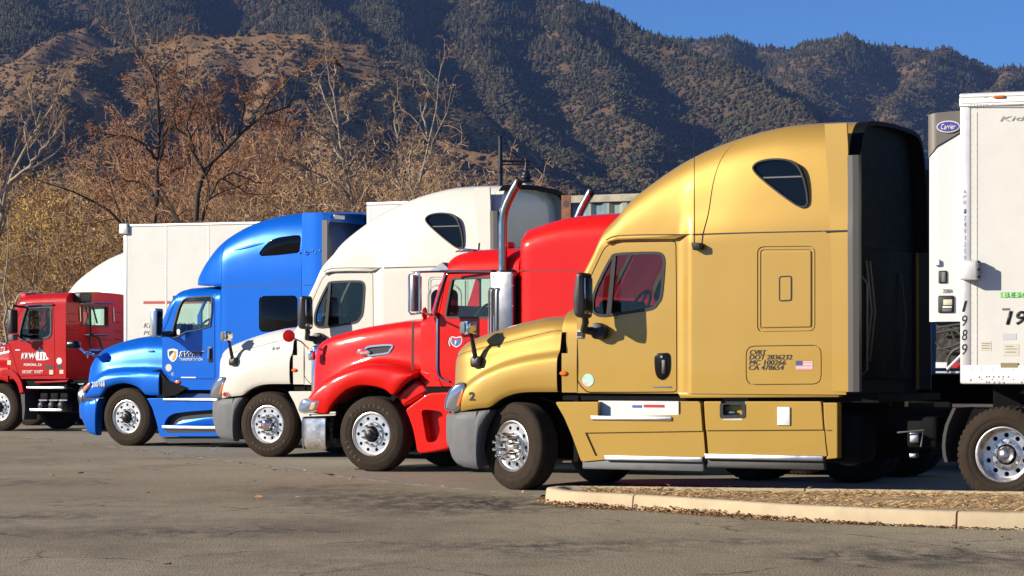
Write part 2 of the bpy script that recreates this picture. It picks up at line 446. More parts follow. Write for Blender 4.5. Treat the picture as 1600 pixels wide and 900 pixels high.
DIRT = ground_mat('dry_ground', (.22, .15, .085), (.12, .08, .045), (.27, .19, .11), .2, .3, 1.2, .5, False, .95)
def sheet(name, pts, z, m):
    o = MB().add([(x, y, z) for x, y in pts], [tuple(range(len(pts)))]).build(name, m, None, False); tag(o, kind='structure'); return o
def gridsheet(name, x0, x1, y0, y1, z, m, nx=40, ny=40):
    X, Y = np.meshgrid(np.linspace(x0, x1, nx), np.linspace(y0, y1, ny), indexing='ij'); mb = MB(); mb.grid(np.stack([X, Y, X*0+z], 2)); o = mb.build(name, m, None, False); tag(o, kind='structure'); return o
gridsheet('ground', -6000, 6000, -300, 9000, -.03, DIRT, 8, 8)
sheet('asphalt_lot', [(-140, -40), (140, -40), (140, 74), (-140, 74)], 0, ASPH)
SEAM = [gp(-260, 661), gp(0, 680.5), gp(130, 693.5), gp(260, 709), gp(380, 723.5), gp(500, 741), gp(620, 754.5), gp(760, 768), gp(850, 776)]
far = (SEAM[0][0]-6.5, 73.5)
sheet('concrete_pad', [far]+SEAM+[(.9, 27.2), (5.3, 24.8), (9, 22.5), (60, 8), (120, 0), (120, 73.5)], .006, CONC)
# seam: broken ridge of joint filler
rnd = random.Random(5); P = resample([(x, y) for x, y in [far]+SEAM], 170); mb = MB(); rows = []
for i, (x, y) in enumerate(P):
    w = .025+.025*rnd.random(); h = .010+.012*rnd.random(); t = P[min(i+1, 169)]-P[max(i-1, 0)]; t /= np.linalg.norm(t); nx = np.array([-t[1], t[0]])
    j = .02*(rnd.random()-.5)
    rows.append([(x+nx[0]*(s*w+j), y+nx[1]*(s*w+j), z) for s, z in ((-1.4, .001), (-.5, h), (.6, h*.9), (1.5, .0065))])
mb.grid(np.array(rows)); tag(mb.build('expansion_joint', mat('joint_filler', (.20, .17, .13), .9, var=.5, vscale=3, bump=.6), None), kind='structure')
# faint paint line at the lower right
a = [gp(1318, 834), gp(1400, 843), gp(1490, 855), gp(1640, 874)]; mb = MB(); rows = []
for i, (x, y) in enumerate(resample(a, 40)): w = .018+.012*rnd.random(); rows.append([(x-.3*w, y-w, .004), (x+.3*w, y+w, .004)])
mb.grid(np.array(rows)); tag(mb.build('painted_line', mat('worn_paint', (.36, .33, .27), .8, var=.6, vscale=2.5), None), kind='structure')

# ---------------- kerbed planter
CURB = mat('curb_concrete', (.50, .40, .25), .85, var=.16, vscale=3, bump=.25, bscale=30)
FR = [(.36, 27.35), (.40, 27.0), (.55, 26.55), (1.00, 26.05), (1.53, 25.45), (2.27, 24.45), (2.9, 23.75), (3.4, 23.35), (3.92, 22.98), (4.56, 22.65), (8.0, 21.4), (16, 18.8)]
BK = [(.36, 27.35), (.50, 27.62), (.67, 27.66), (2.2, 27.33), (4.1, 26.86), (5.3, 26.45), (9, 25.4), (17, 23.3)]
def curb_blocks(line, cuts, inner, name):
    P = resample(line, 1800); root = None
    s = np.concatenate([[0], np.cumsum(np.linalg.norm(np.diff(P, axis=0), axis=1))])
    idx = [0]+[int(np.argmin(np.abs(P[:, 0]-c))) for c in cuts]+[1799]
    root = empty(name, (P[0][0], P[0][1], 0)); tag(root, kind='structure')
    r2 = random.Random(8)
    for a, b in zip(idx[:-1], idx[1:]):
        Q = P[a+1:b]; Q = np.concatenate([Q[:-1:max(1, len(Q)//60)], Q[-1:]])
        rows = []
        for i, p in enumerate(Q):
            t = Q[min(i+1, len(Q)-1)]-Q[max(i-1, 0)]; t = t/np.linalg.norm(t); nn = np.array([-t[1], t[0]])*inner
            jit = .004*r2.random(); h = .150+.004*r2.random()
            rows.append([(p[0]+nn[0]*o-root.location.x, p[1]+nn[1]*o-root.location.y, z) for o, z in ((-.012+jit, 0), (-.004+jit, .06), (.004, h-.03), (.012, h-.012), (.035, h), (.14, h+.001), (.15, h-.01), (.15, .0))])
        mb = MB(); A = np.array(rows); mb.grid(A); k = A.shape[1]
        mb.add(A[0], [tuple(range(k))]); mb.add(A[-1], [tuple(range(k))[::-1]])
        mb.build('curb_block', CURB, root, True, 50)
    return root
curb_blocks(FR, [1.22, 3.98, 9], 1, 'curb'); curb_blocks(BK, [1.65, 3.12, 6, 10], -1, 'curb')
# soil between the kerbs
def vnoise(x, y, seed=0):
    xi = np.floor(x).astype(np.int64); yi = np.floor(y).astype(np.int64); fx = x-xi; fy = y-yi
    def h(a, b):
        q = (a*374761393+b*668265263+seed*1442695041) & 0xFFFFFFFF; q = ((q ^ (q >> 13))*1274126177) & 0xFFFFFFFF; q = q ^ (q >> 16); return (q & 0xFFFF)/65535.
    ux = fx*fx*(3-2*fx); uy = fy*fy*(3-2*fy)
    return (h(xi, yi)*(1-ux)+h(xi+1, yi)*ux)*(1-uy)+(h(xi, yi+1)*(1-ux)+h(xi+1, yi+1)*ux)*uy
def fbm(x, y, oct=5, seed=0, gain=.5):
    s = 0; a = 1; t = 0
    for o in range(oct): s = s+a*vnoise(x*2**o+17.3*o, y*2**o-9.1*o, seed+o); t += a; a *= gain
    return s/t
fx = resample(FR, 200); bx = resample(BK, 200)
def between(x): return np.interp(x, fx[:, 0], fx[:, 1])+.13, np.interp(x, bx[4:, 0], bx[4:, 1])-.13
xs = np.linspace(.62, 15, 220); rows = []
for x in xs:
    y0, y1 = between(x); y1 = max(y1, y0+.02); yy = np.linspace(y0, y1, 36); zz = .085+.05*fbm(x*2.2+0*yy, yy*2.2, 5, 3)+.02*fbm(x*14+0*yy, yy*14, 3, 7)
    rows.append(np.stack([yy*0+x, yy, zz], 1))
m = mat('planter_earth', (.46, .30, .15), .95, var=.6, vscale=5, bump=.8, bscale=50, bdist=.03)
tag(MB().grid(np.array(rows)).build('planter_soil', m, None), kind='structure')
def blades(n, place, mats, name, lmin, lmax, w, flat=.25, seed=1, label=None, cat=None):
    r = np.random.default_rng(seed); mb = MB(); vs = []; fs = []; mi = []
    for i in range(n):
        x, y, z = place(r); l = r.uniform(lmin, lmax); q = r.uniform(0, 2*math.pi); e = abs(r.normal(0, flat)); dx, dy, dz = math.cos(q)*l*math.cos(e), math.sin(q)*l*math.cos(e), l*math.sin(e)+.004
        ww = w*r.uniform(.6, 1.4); nx, ny = -math.sin(q)*ww, math.cos(q)*ww; k = len(vs)
        b = r.uniform(.0, .35)*l
        vs += [(x-nx, y-ny, z), (x+nx, y+ny, z), (x+dx*.55+nx*.8, y+dy*.55+ny*.8, z+dz*.6+b*.2+.006), (x+dx*.55-nx*.8, y+dy*.55-ny*.8, z+dz*.6+b*.2), (x+dx, y+dy, z+dz)]
        fs += [(k, k+1, k+2, k+3), (k+3, k+2, k+4)]; c = int(r.integers(len(mats))); mi += [c, c]
    mb.v = vs; mb.f = fs; mb.mi = mi
    o = put(name, mb.mesh(name, mats, False, recalc=False)); tag(o, label, cat, kind='stuff'); return o
STRAW = [mat('straw_a', (.58, .40, .16), .8), mat('straw_b', (.50, .31, .12), .8), mat('straw_c', (.58, .42, .20), .8), mat('straw_d', (.36, .21, .09), .85)]
def soil_pt(r):
    x = .75+ (6.5-.75)*r.random()**1.0
    y0, y1 = between(x)
    for _ in range(6):
        y = r.uniform(y0, y1)
        if vnoise(np.array([x*1.6]), np.array([y*2.5]), 5)[0] > .38: break
    return x, y, .105+.03*r.random()
blades(5200, soil_pt, STRAW, 'dry_straw', .03, .12, .003, .22, 2, 'dry straw and clippings lying on the planter soil', 'dry grass')
LEAFM = [mat('dead_leaf_a', (.48, .26, .10), .8), mat('dead_leaf_b', (.36, .17, .06), .8), mat('dead_leaf_c', (.50, .30, .14), .8), mat('dead_leaf_d', (.20, .09, .035), .8)]
def leaf_verts(r, x, y, z, s):
    q = r.uniform(0, 6.28); c, sn = math.cos(q), math.sin(q); curl = r.uniform(.15, .6)*s; tl = r.normal(0, .35)
    out = []
    for (a, b, h) in ((-1, 0, .2), (-.4, .45, 1), (.3, .5, .7), (1, 0, .5), (.3, -.5, .9), (-.4, -.45, .4), (0, 0, 0)):
        out.append((x+s*(a*c-b*sn), y+s*(a*sn+b*c), z+.004+curl*h+max(0, tl*b*s+abs(tl)*s*.5)))
    return out, [(6, 0, 1), (6, 1, 2), (6, 2, 3), (6, 3, 4), (6, 4, 5), (6, 5, 0)]
def litter(n, place, name, smin, smax, seed, label, cat):
    r = np.random.default_rng(seed); vs = []; fs = []; mi = []
    for i in range(n):
        x, y, z = place(r); v, f = leaf_verts(r, x, y, z, r.uniform(smin, smax)); k = len(vs); vs += v; fs += [tuple(j+k for j in t) for t in f]; mi += [int(r.integers(4))]*6
    mb = MB(); mb.v = vs; mb.f = fs; mb.mi = mi; o = put(name, mb.mesh(name, LEAFM, False, recalc=False)); tag(o, label, cat, kind='stuff')
def curb_pt(r):
    while True:
        x = r.uniform(.30, 4.8); w = np.interp(x, [.3, .6, 1.0, 1.6, 2.0, 2.6, 3.4, 4.8], [.5, .8, .9, 1, 1, .6, .22, .15])
        if r.random() < w*(.4+.9*vnoise(np.array([x*2.4]), np.array([0.]), 11)[0]): break
    y = float(np.interp(x, fx[:, 0], fx[:, 1]))
    off = abs(r.normal(0, .09))*w**.7
    return x-off*.45, y-.02-off, .002+.05*max(0, 1-off*9)*r.random()*w
litter(2600, curb_pt, 'leaf_litter', .008, .022, 4, 'brown dead leaves drifted against the front of the kerb', 'dead leaves')
litter(300, lambda r: (lambda x: (x, float(np.interp(x, fx[:, 0], fx[:, 1]))+.16+abs(r.normal(0, .25)), .12))(r.uniform(.7, 3.5)), 'leaf_litter', .012, .03, 6, 'reddish dead leaves scattered on the planter soil behind the kerb', 'dead leaves')
def near_seam(r):
    k = r.integers(len(P)); p = P[k]; return p[0]+abs(r.normal(0, .25))*.3, p[1]-abs(r.normal(0, .5)), .006
litter(160, near_seam, 'leaf_litter', .01, .028, 9, 'tiny dead leaves strewn along the pavement joint', 'dead leaves')
LV = [(81,748,.075,'large curled brown leaf alone on the asphalt, lower left'), (126,742,.05,'small dark leaf just right of the large curled leaf'), (137.5,721,.055,'reddish leaf on the asphalt nearest the blue truck'), (257,711,.045,'dark red leaf lying on the pavement joint by the blue truck'), (404,780,.05,'flat tan leaf in the middle of the asphalt'), (231,773,.04,'small tan leaf left of the flat tan leaf'), (465,779,.035,'tiny tan leaf right of the flat tan leaf'), (428,736,.05,'dark leaf on the joint below the white truck'), (646,745,.045,'red leaf under the step of the red truck'), (262,885,.04,'pale orange leaf at the bottom edge of the asphalt'), (509,743,.055,'leftmost dark red leaf of the heap on the joint'), (516,744,.06,'rightmost dark red leaf of the heap on the joint'), (1567,842,.05,'dark crumpled leaf on the asphalt at the right edge')]
r_ = np.random.default_rng(21)
for (x, y, s, lab) in LV:
    X, D = gp(x, y); v, f = leaf_verts(r_, 0, 0, .006, s); mb = MB(); mb.add(v, f); o = mb.build('fallen_leaf', LEAFM[3 if 'dark' in lab else (1 if 'red' in lab else 0)], None, False, loc=(X, D, 0)); tag(o, lab, 'leaf', 'fallen leaves on the pavement')
X, D = gp(331, 704); mb = MB(); v, f = leaf_verts(r_, 0, 0, .008, .10); mb.add(v, f); v, f = leaf_verts(r_, .08, .03, .008, .07); mb.add(v, f)
tag(mb.build('paper_scrap', STICK, None, False, loc=(X, D, 0)), 'crumpled white paper scrap on the concrete below the white bumper', 'litter')
# ------------------------------------------------------------------ wheels (axis along y, outer face towards -y)
WR = .512
def make_tyre(lug):
    prof = [(.288,.03),(.30,.008),(.33,-.006),(.365,-.012),(.372,-.009),(.378,-.013),(.41,-.011),(.445,-.002),(.452,.002),(.47,.006),(.488,.016),(.503,.03),(.511,.05)]
    tread = []
    for g in (.085, .118, .151, .184, .217):
        tread += [(.512, g-.006), (.501, g-.004), (.501, g+.004), (.512, g+.006)]
    prof = prof+tread+[(.511,.25),(.503,.27),(.488,.284),(.445,.302),(.40,.312),(.33,.306),(.30,.292),(.288,.27),(.288,.03)]
    n = 192
    def mod(k, i, r, h):
        if .486 <= r <= .5115 and (i < 13 or i > len(prof)-10):
            if k % 4 in (0,) and lug: r -= .016 if r > .495 else .008
        if lug and 13 <= i < 13+len(tread) and k % 4 == 0: r -= .008
        return r, h
    return MB().lathe(prof, 'y', n, mod=mod).mesh('tyre', [TYRE], True, 45)

def holed_disc(mb, ra, rb, rc, rh, y0, depth, n=10, ph=0.):
    """annulus ra..rb with n round hand holes of radius rh at radius rc"""
    H = math.pi/n
    per = 4
    for s in range(n):
        a0 = ph+2*math.pi*s/n
        bd = []
        for k in range(per): bd.append((-H+2*H*k/per, ra))
        for k in range(per): bd.append((H, ra+(rb-ra)*k/per))
        for k in range(per): bd.append((H-2*H*k/per, rb))
        for k in range(per): bd.append((-H, rb-(rb-ra)*k/per))
        M = len(bd); vs = []; fs = []
        for (t, r) in bd: vs.append((r*math.cos(a0+t), y0, r*math.sin(a0+t)))
        for dep in (0, depth):
            for (t, r) in bd:
                q = math.atan2(r-rc, t*rc)
                x, z = rh*math.cos(q), rc+rh*math.sin(q)       # x tangential, z radial
                rr = math.hypot(x, z); tt = math.atan2(x, z)
                vs.append((rr*math.cos(a0+tt), y0+dep, rr*math.sin(a0+tt)))
        for i in range(M):
            j = (i+1) % M
            fs.append((i, j, M+j, M+i)); fs.append((M+i, M+j, 2*M+j, 2*M+i))
        mb.add(vs, fs)

def make_rim(kind):
    mb = MB()
    if kind == 'steer':
        mb.lathe([(.286,.27),(.284,.05),(.292,.03),(.300,.010),(.298,.002),(.290,.000),(.283,.006),(.277,.02),(.268,.03),(.262,.032)], 'y', 64)
        holed_disc(mb, .170, .262, .218, .024, .032, .03)
        mb.lathe([(.170,.032),(.168,.018),(.162,.012),(.112,.012),(.108,.016),(.104,.05)], 'y', 64)
    else:
        mb.lathe([(.286,.29),(.284,.05),(.292,.03),(.300,.010),(.298,.002),(.288,.000),(.280,.01),(.272,.05),(.262,.11),(.250,.135),(.235,.14)], 'y', 64)
        holed_disc(mb, .170, .240, .205, .026, .139, .03)
        mb.lathe([(.170,.139),(.166,.128),(.160,.125),(.112,.125),(.108,.13),(.104,.16)], 'y', 64)
    return mb.mesh('rim', [ALU], True, 40)

def nut_mesh(l, r):
    return MB().lathe([(.0005,-l),(r*.82,-l),(r,-l*.9),(r,-.02),(r*1.25,0),(r*1.25,.012),(.0005,.012)], 'y', 10).mesh('lug_nut', [CHROME], True, 50)

TYRES = {'steer': make_tyre(False), 'drive': make_tyre(True)}
RIMS = {'steer': make_rim('steer'), 'drive': make_rim('drive')}
NUTS = {'short': nut_mesh(.04, .015), 'long': nut_mesh(.18, .021), 'cap': nut_mesh(.065, .018)}
def hub_mesh(kind):
    mb = MB()
    mb.lathe([(.0005,.045),(.30,.045),(.30,.30),(.0005,.30)], 'y', 40)               # brake drum behind the disc
    if kind == 'black': prof = [(.0005,-.075),(.045,-.074),(.055,-.066),(.06,-.05),(.078,-.045),(.088,-.03),(.09,.05)]
    elif kind == 'plain': prof = [(.0005,-.05),(.05,-.048),(.07,-.04),(.075,-.02),(.08,.05)]
    elif kind == 'chrome': prof = [(.0005,-.085),(.05,-.083),(.075,-.07),(.088,-.045),(.093,.05)]
    else: prof = [(.0005,.03),(.03,.033),(.06,.05),(.08,.075),(.088,.10),(.09,.16)]
    if kind == 'dome':
        mb = MB(); mb.lathe([(.0005,.165),(.28,.165),(.28,.30),(.0005,.30)], 'y', 40)
    mb.cur = 1; mb.lathe(prof, 'y', 32)
    m2 = {'black': BLACKP, 'chrome': CHROME, 'dome': ALU, 'plain': ALU}[kind]
    if kind == 'chrome': mb.cur = 2; mb.lathe([(.0005,-.092),(.026,-.091),(.03,-.083),(.03,-.07)], 'y', 20)
    return mb.mesh('hub', [FRAMEB, m2, INKR], True, 40)
HUBS = {k: hub_mesh(k) for k in ('black', 'chrome', 'dome', 'plain')}

def wheel(root, u, v, side, kind='steer', hub='black', nut='short', steer=0., full=True):
    """a wheel of a truck: side +1 on the near side (face at v), -1 on the far side"""
    w = put('wheel', HUBS[hub], root, loc=(u, v, WR)); w.rotation_euler = (0, random.uniform(0, 6), (0 if side > 0 else math.pi)+steer)
    w.rotation_mode = 'XYZ'
    put('tyre', TYRES[kind], w)
    if full:
        put('rim', RIMS[kind], w)
        y = .012 if kind == 'steer' else .125
        for k in range(10):
            q = 2*math.pi*(k+.5)/10
            put('lug_nut', NUTS[nut], w, loc=(.1375*math.cos(q), y, .1375*math.sin(q)))
    return w

def duals(root, u, wd, nut='short'):
    wheel(root, u, .0, 1, 'drive', 'dome', nut); wheel(root, u, wd, -1, 'drive', 'dome', nut, full=False)
    wheel(root, u, .36, 1, 'drive', 'dome', full=False); wheel(root, u, wd-.36, -1, 'drive', 'dome', full=False)

def arc_text(body, parent, rad, a0, step, y, h, mt, name='lettering'):
    """raised tyre lettering: one joined piece following the sidewall"""
    mb = MB()
    for i, ch in enumerate(body):
        cu = bpy.data.curves.new('lettering', 'FONT'); cu.body = ch; cu.size = h*1.4; cu.align_x = 'CENTER'; cu.resolution_u = 2; cu.offset = .002
        o = bpy.data.objects.new('w', cu); COL.objects.link(o); dg = bpy.context.evaluated_depsgraph_get(); dg.update()
        me = bpy.data.meshes.new_from_object(o.evaluated_get(dg)); bpy.data.objects.remove(o); bpy.data.curves.remove(cu)
        q = a0-step*i
        vs = []
        for vv in me.vertices:
            x, r = vv.co.x, rad+vv.co.y
            t = q-x/rad
            vs.append((r*math.cos(t), y-.004*(1 if True else 0)-max(0, .41-r)*.05, r*math.sin(t)))
        mb.add(vs, [tuple(p.vertices) for p in me.polygons]); bpy.data.meshes.remove(me)
    o = mb.build(name, mt, parent, False); o['kind'] = 'stuff'; return o
# ------------------------------------------------------------------ the aero sleeper tractor (gold one, white ones)
G = Frame(.125, 29.5, YAW)
AW = 2.42                                                 # body width
def aero_meshes():
    """all shared meshes of this model in the truck's own axes"""
    M = {}
    # ---- hood
    zb = curve(G, [(704,646),(720,642),(745,638),(760,636.5),(767,633),(776,626),(792,618),(810,613.6),(830,612.4),(869,612.4)])
    zc = curve(G, [(704,622),(716,612),(728,600),(742,590),(760,580),(790,568),(830,558.5),(869,553)], .04)
    zs = curve(G, [(704,560),(720,553),(750,545),(790,536),(830,526),(869,517)], .2)
    zt = curve(G, [(705,566),(709,556),(716,547),(728,540),(742,534),(768,524),(800,513),(830,504),(860,497),(869,495)], .7)
    uf = G.u(703, .3); ur = G.u(868.5)
    ins = lambda u: pchip([uf, uf+.06, uf+.16, uf+.32, uf+.6, ur], [.34, .19, .08, .02, 0, 0], u)
    drop = lambda u: pchip([uf, uf+.05, uf+.14, uf+.3, ur], [.10, .05, .015, 0, 0], u)
    def hood(u):
        e = float(ins(u)); b = float(zb(u)); c = max(float(zc(u)), b+.14); s = max(float(zs(u)), c+.1); t = max(float(zt(u))-float(drop(u)), s+.05)
        return [(.045+e,b),(.03+e,b+.03),(.02+e,b+(c-b)*.5),(.03+e,c-.06),(.06+e,c-.01),(.10+e,c+.03),(.125+e,c+.45*(s-c)),(.15+e,s-.03),(.17+e,s),(.20+e,s+.35*(t-s)),(.29+e,s+.72*(t-s)),(.45+e,t-.012),(.75,t+.012),(AW/2,t+.03)]
    us = np.unique(np.concatenate([np.linspace(uf, uf+.35, 12), np.linspace(uf+.35, ur, 44)]))
    M['hoodv'] = lambda u, z: (lambda S: float(np.interp(z, S[:44, 1], S[:44, 0])))(resample(hood(u), 60))
    M['ins'] = ins; M['zs'] = zs; M['uf'] = uf; M['ur'] = ur
    M['hood'] = loft(us, hood, 54, AW, 'hood')
    # wheel well taken out of it
    wcut = cutter([(-.92,.2),(-.92,.9),(-.6,1.0),(-.35,1.06),(0,1.095),(ur+.1,1.10),(ur+.1,.2)], .10, AW-.10)
    M['hood'] = boolean(M['hood'], wcut)
    # ---- bumper
    bz = curve(G, [(690,700),(697,716),(704,724),(714,729),(730,732),(742,733.5),(743,712),(745,690),(750,668),(757,653),(763,644)])
    bt = curve(G, [(690,647),(720,644),(763,640.5)])
    ub = G.u(692, .3); ue = G.u(762.5)
    bi = lambda u: pchip([ub, ub+.05, ub+.15, ub+.3, ub+.5, ue], [.42, .27, .12, .03, .0, .0], u)
    def bump(u):
        e = float(bi(u)); t = float(bt(u)); b = min(float(bz(u)), t-.015)
        return [(.10+e,b),(.05+e,b+.04*(t-b)/.6),(.03+e,b+.25*(t-b)),(.02+e,b+.6*(t-b)),(.03+e,t-.05*(t-b)),(.06+e,t),(.5,t+.001),(AW/2,t+.002)]
    us = np.unique(np.concatenate([np.linspace(ub, ub+.4, 14), np.linspace(ub+.4, G.u(741), 5), np.linspace(G.u(741.8), ue, 14)]))
    m = loft(us, bump, 36, AW, 'bumper')
    M['bumper'] = boolean(m, cutter([(-.80,0),(-.80,1.3),(.3,1.3),(.3,0)], .22, AW-.22))
    # ---- cowl between hood and door
    uc0 = G.u(874.5); uc1 = G.u(898)
    ct = curve(G, [(871,494.5),(882,490),(892,486.5),(905,480)], .5)
    def cowl(u):
        t = float(ct(u)); b = 1.14
        return [(.06,b),(.05,b+.3),(.055,b+.5),(.07,t-.26),(.10,t-.17),(.2,t-.07),(.42,t-.01),(.75,t+.01),(AW/2,t+.03)]
    m = loft(np.linspace(uc0, uc1, 8), cowl, 34, AW, 'cowl')
    M['cowl'] = boolean(m, cutter(rounded(G.pts([(873,519),(883,519),(884,552),(873,552)]), .015), -.1, .17))
    # ---- cab and sleeper shell
    T = [(893,488,.3),(905,460,.3),(918,428,.3),(930,404,.3),(940,384,.3),(948,365,.3),(954,354,.32),(962,345,.34),(975,331,.36),(988,314,.38),(1003,299,.38),(1024,281,.36),(1048,263,.34),(1072,248,.33),(1096,236,.32),(1120,225.5,.3),(1150,215,.3),(1180,206,.3),(1210,199,.3),(1240,194,.3),(1270,191.5,.3),(1297,190,.3),(1325,190,.3)]
    topc = curve(G, T)
    u0 = G.u(897); u1 = G.u(1322)
    inset = lambda u: pchip([u0, G.u(1056), G.u(1064), G.u(1080), u1], [.065,.065,.05,0,0], u)
    inset_up = lambda u: pchip([u0, G.u(1030), G.u(1180), u1], [.065,.062,.0,0], u)
    def shell(u, o=0.):
        i = float(inset(u))+o; t = float(topc(u))-o; b = 1.135+o*0
        h = min(max(t-1.75, .2)*.5, .95 if t > 2.9 else .95)
        k = max(0., min(1., (t-2.95)/1.1))                 # 0 windscreen, 1 full dome
        zk = t-(.24+(1.22-.24)*k)
        lean = .05*k
        iu = float(inset_up(u))+o; iu = i+(iu-i)*k
        c = [(i,b),(i,b+.35*(zk-b)),(i,b+.7*(zk-b)),(i,zk)]; i = iu
        c += [(i+lean*.6,zk+.32*(t-zk)),(i+lean+.02,zk+.58*(t-zk)),(i+lean+.075,zk+.78*(t-zk)),(i+lean+.16,zk+.91*(t-zk)),(i+lean+.30,t-.012),(i+.55,t+.012),(.85,t+.025),(AW/2,t+.035)]
        return c
    us = np.unique(np.concatenate([np.linspace(u0, G.u(960), 16), np.linspace(G.u(960), G.u(1056), 20), np.linspace(G.u(1056), G.u(1082), 9), np.linspace(G.u(1082), u1, 24)]))
    outer = loft(us, shell, 60, AW, 'shell', [GOLD, FRAMEB], 1)
    ui0 = G.u(908, .3); ui1 = 2.75
    inner = loft(np.linspace(ui0, ui1, 20), lambda u: [(q[0], max(q[1], 1.22)) for q in shell(u, .07)], 40, AW, 'inner', [])
    body = boolean(outer, inner)
    # windscreen opening
    wp = screen_cut(G, (904,462,.3), (942,380,.3))
    body = boolean(body, cutter(wp, .20, AW/2-.03)); body = boolean(body, cutter(wp, AW/2+.03, AW-.20))
    # door
    DO = [(899,560),(900,530),(900.5,500),(902,478),(909,462),(925,428),(940,396),(946,386),(954,380.5),(966,378.5),(1010,377.5),(1056,377),(1057,450),(1057.5,612.5),(990,613),(918,613),(908,604),(901,592),(898,578)]
    door = rounded(G.pts(DO, .065), .04, 3)
    WN = [(929,490),(925,478),(928,458),(940,430),(954,404),(962,397),(992,395),(1024,394.5),(1034,397),(1038,406),(1037.5,424),(1034,462),(1028,474),(1018,483),(988,488),(944,494)]
    win = loop_smooth(G.pts(WN, .065), 48)
    shellL = body
    far = lambda o: o
    cut_all = [cutter(offset(door, .006), -.3, .30)]
    dm = boolean(body, cutter(offset(door, -.006), -.3, .16), 'INTERSECT')
    dm = boolean(dm, cutter(win, -.5, .5))
    body = boolean(body, cut_all)
    body = boolean(body, cutter(win, AW-.5, AW+.4))
    # sleeper panels: groove and inset panel
    hatch = rounded(G.pts([(1183,385),(1274,384),(1274,518),(1183,519.5)]), .08, 4)
    plate = rounded(G.pts([(1166,541),(1283,539.5),(1283,600),(1166,601)]), .10, 4)
    trim = MB().prism(offset(plate, .006), -.1, .018).prism(hatch, -.1, .014).mesh('c', [])
    M['plate'] = MB().prism(offset(plate, -.005), .001, .03).mesh('panel', [GOLD], True, 40)
    M['hatch'] = MB().ring(offset(hatch, -.012), offset(hatch, -.035), .004, .03).prism(offset(hatch, -.05), -.004, .03, bev=.012).mesh('panel', [GOLD], True, 40)
    body = boolean(body, trim)
    rw = loop_smooth(G.pts([(1180,261.5),(1189,254),(1210,250),(1234,252),(1249,263),(1258,284),(1262.5,308),(1262,320),(1252,322),(1234,311),(1210,293),(1192,278),(1183,269)], .05), 60)
    body = boolean(body, cutter(offset(rw, .012), -.1, .10))
    M['body'] = body; M['door'] = dm
    M['win'] = win; M['rw'] = rw; M['shell'] = shell; M['doorline'] = door; M['topc'] = topc; M['u1'] = u1; M['inset'] = inset
    # ---- side fairing with step recess
    sk = G.pts([(867,628),(1094,627),(1096,650),(1099,690),(1101,714.5),(950,718),(908,722),(902,705),(893,680),(881,652)])
    m = MB().prism(rounded(sk, .03, 2), .0, .16, bev=.008).mesh('s', [])
    lo = G.pts([(914,676),(1110,673),(1110,713),(950,716),(930,712),(922,694)])
    m = boolean(m, cutter(lo, -.1, .022))
    m = boolean(m, cutter(rounded(G.pts([(934,620),(1066,618),(1064,648),(934,652)]), .03), -.1, .12))
    M['skirt'] = m
    sk2 = G.pts([(1099.5,627),(1283,627),(1285,650),(1288,690),(1291,714),(1106,714.5),(1104,690),(1101,655)])
    m = MB().prism(rounded(sk2, .02, 2), .0, .14, bev=.012).mesh('s', [])
    m = boolean(m, cutter(G.pts([(1070,672.5),(1300,671),(1300,712),(1070,713)]), -.1, .022))
    m = boolean(m, cutter(rounded(G.pts([(1126,610),(1164,610),(1164,652),(1126,653)]), .02), -.1, .10))
    M['skirt2'] = m
    sk3 = G.pts([(1286,629),(1308.5,629),(1308.5,716),(1290,718),(1293,712),(1290,690),(1287,655)])
    m = MB().prism(rounded(sk3, .015, 2), .0, .14, bev=.012).mesh('s', [])
    M['tail'] = boolean(m, cutter(rounded(G.pts([(1280,671),(1302,672),(1302,690),(1299,706),(1290,716),(1280,716)]), .03), -.1, .02))
    return M
AM = aero_meshes()
print('aero meshes done')

def side_extender(root, mt, v_in, sgn, name='side_extender'):
    """curved panel trailing the sleeper, flaring outwards"""
    zs = np.linspace(0, 1, 26); P = []; Q = []
    f = curve_y = np.array([(1288,192),(1290,230),(1294,290),(1298,362),(1300,450),(1301,612)], float)
    r = np.array([(1323,196),(1325,230),(1326,290),(1326,362),(1326.5,450),(1327,612)], float)
    def line(L, y): return np.interp(y, L[:, 1], L[:, 0])
    for t in zs:
        y = 194+(612-194)*t
        a = G(line(f, y), y); b = G(line(r, y), y)
        top = AM['shell']((a[0]+b[0])/2)
        zz = a[1]; S = resample(top, 60)
        vv = float(np.interp(zz, S[:30, 1], S[:30, 0])) if zz > 2.5 else 0.
        row = []
        for s in (0, .35, .7, 1):
            uu = a[0]+(b[0]-a[0])*s; row.append((uu, v_in+sgn*(vv-.004-.007*s), zz))
        P.append(row); Q.append([(p[0], p[1]+sgn*.035, p[2]) for p in row])
    P = np.array(P); Q = np.array(Q)
    mb = MB(); mb.grid(P); mb.grid(Q[:, ::-1])
    n = len(P)
    mb.grid(np.stack([P[:, -1], Q[:, -1]], 1)); mb.grid(np.stack([Q[:, 0], P[:, 0]], 1)); mb.grid(np.stack([P[0], Q[0]], 1)); mb.grid(np.stack([Q[-1], P[-1]], 1))
    mb.build(name, mt, root)
    ru = MB(); e0 = P[:, -1]
    ru.box(0, 0, 0, 0, 0, 0) if False else None
    A = np.stack([e0+(-.004, -.012*sgn, 0), e0+(.055, -.020*sgn, 0), e0+(.06, -.026*sgn, 0), e0+(.125, -.022*sgn, 0), e0+(.14, .0, 0), e0+(.14, .02*sgn, 0), e0+(-.004, .02*sgn, 0)], 1)[3:]
    ru.grid(A); ru.add([tuple(p) for p in A[0]], [(0,1,2,3,4,5,6)]); ru.add([tuple(p) for p in A[-1]], [(6,5,4,3,2,1,0)])
    ru.build('extender_seal', mat('seal_grey', (.065, .062, .058), .45, .2), root)

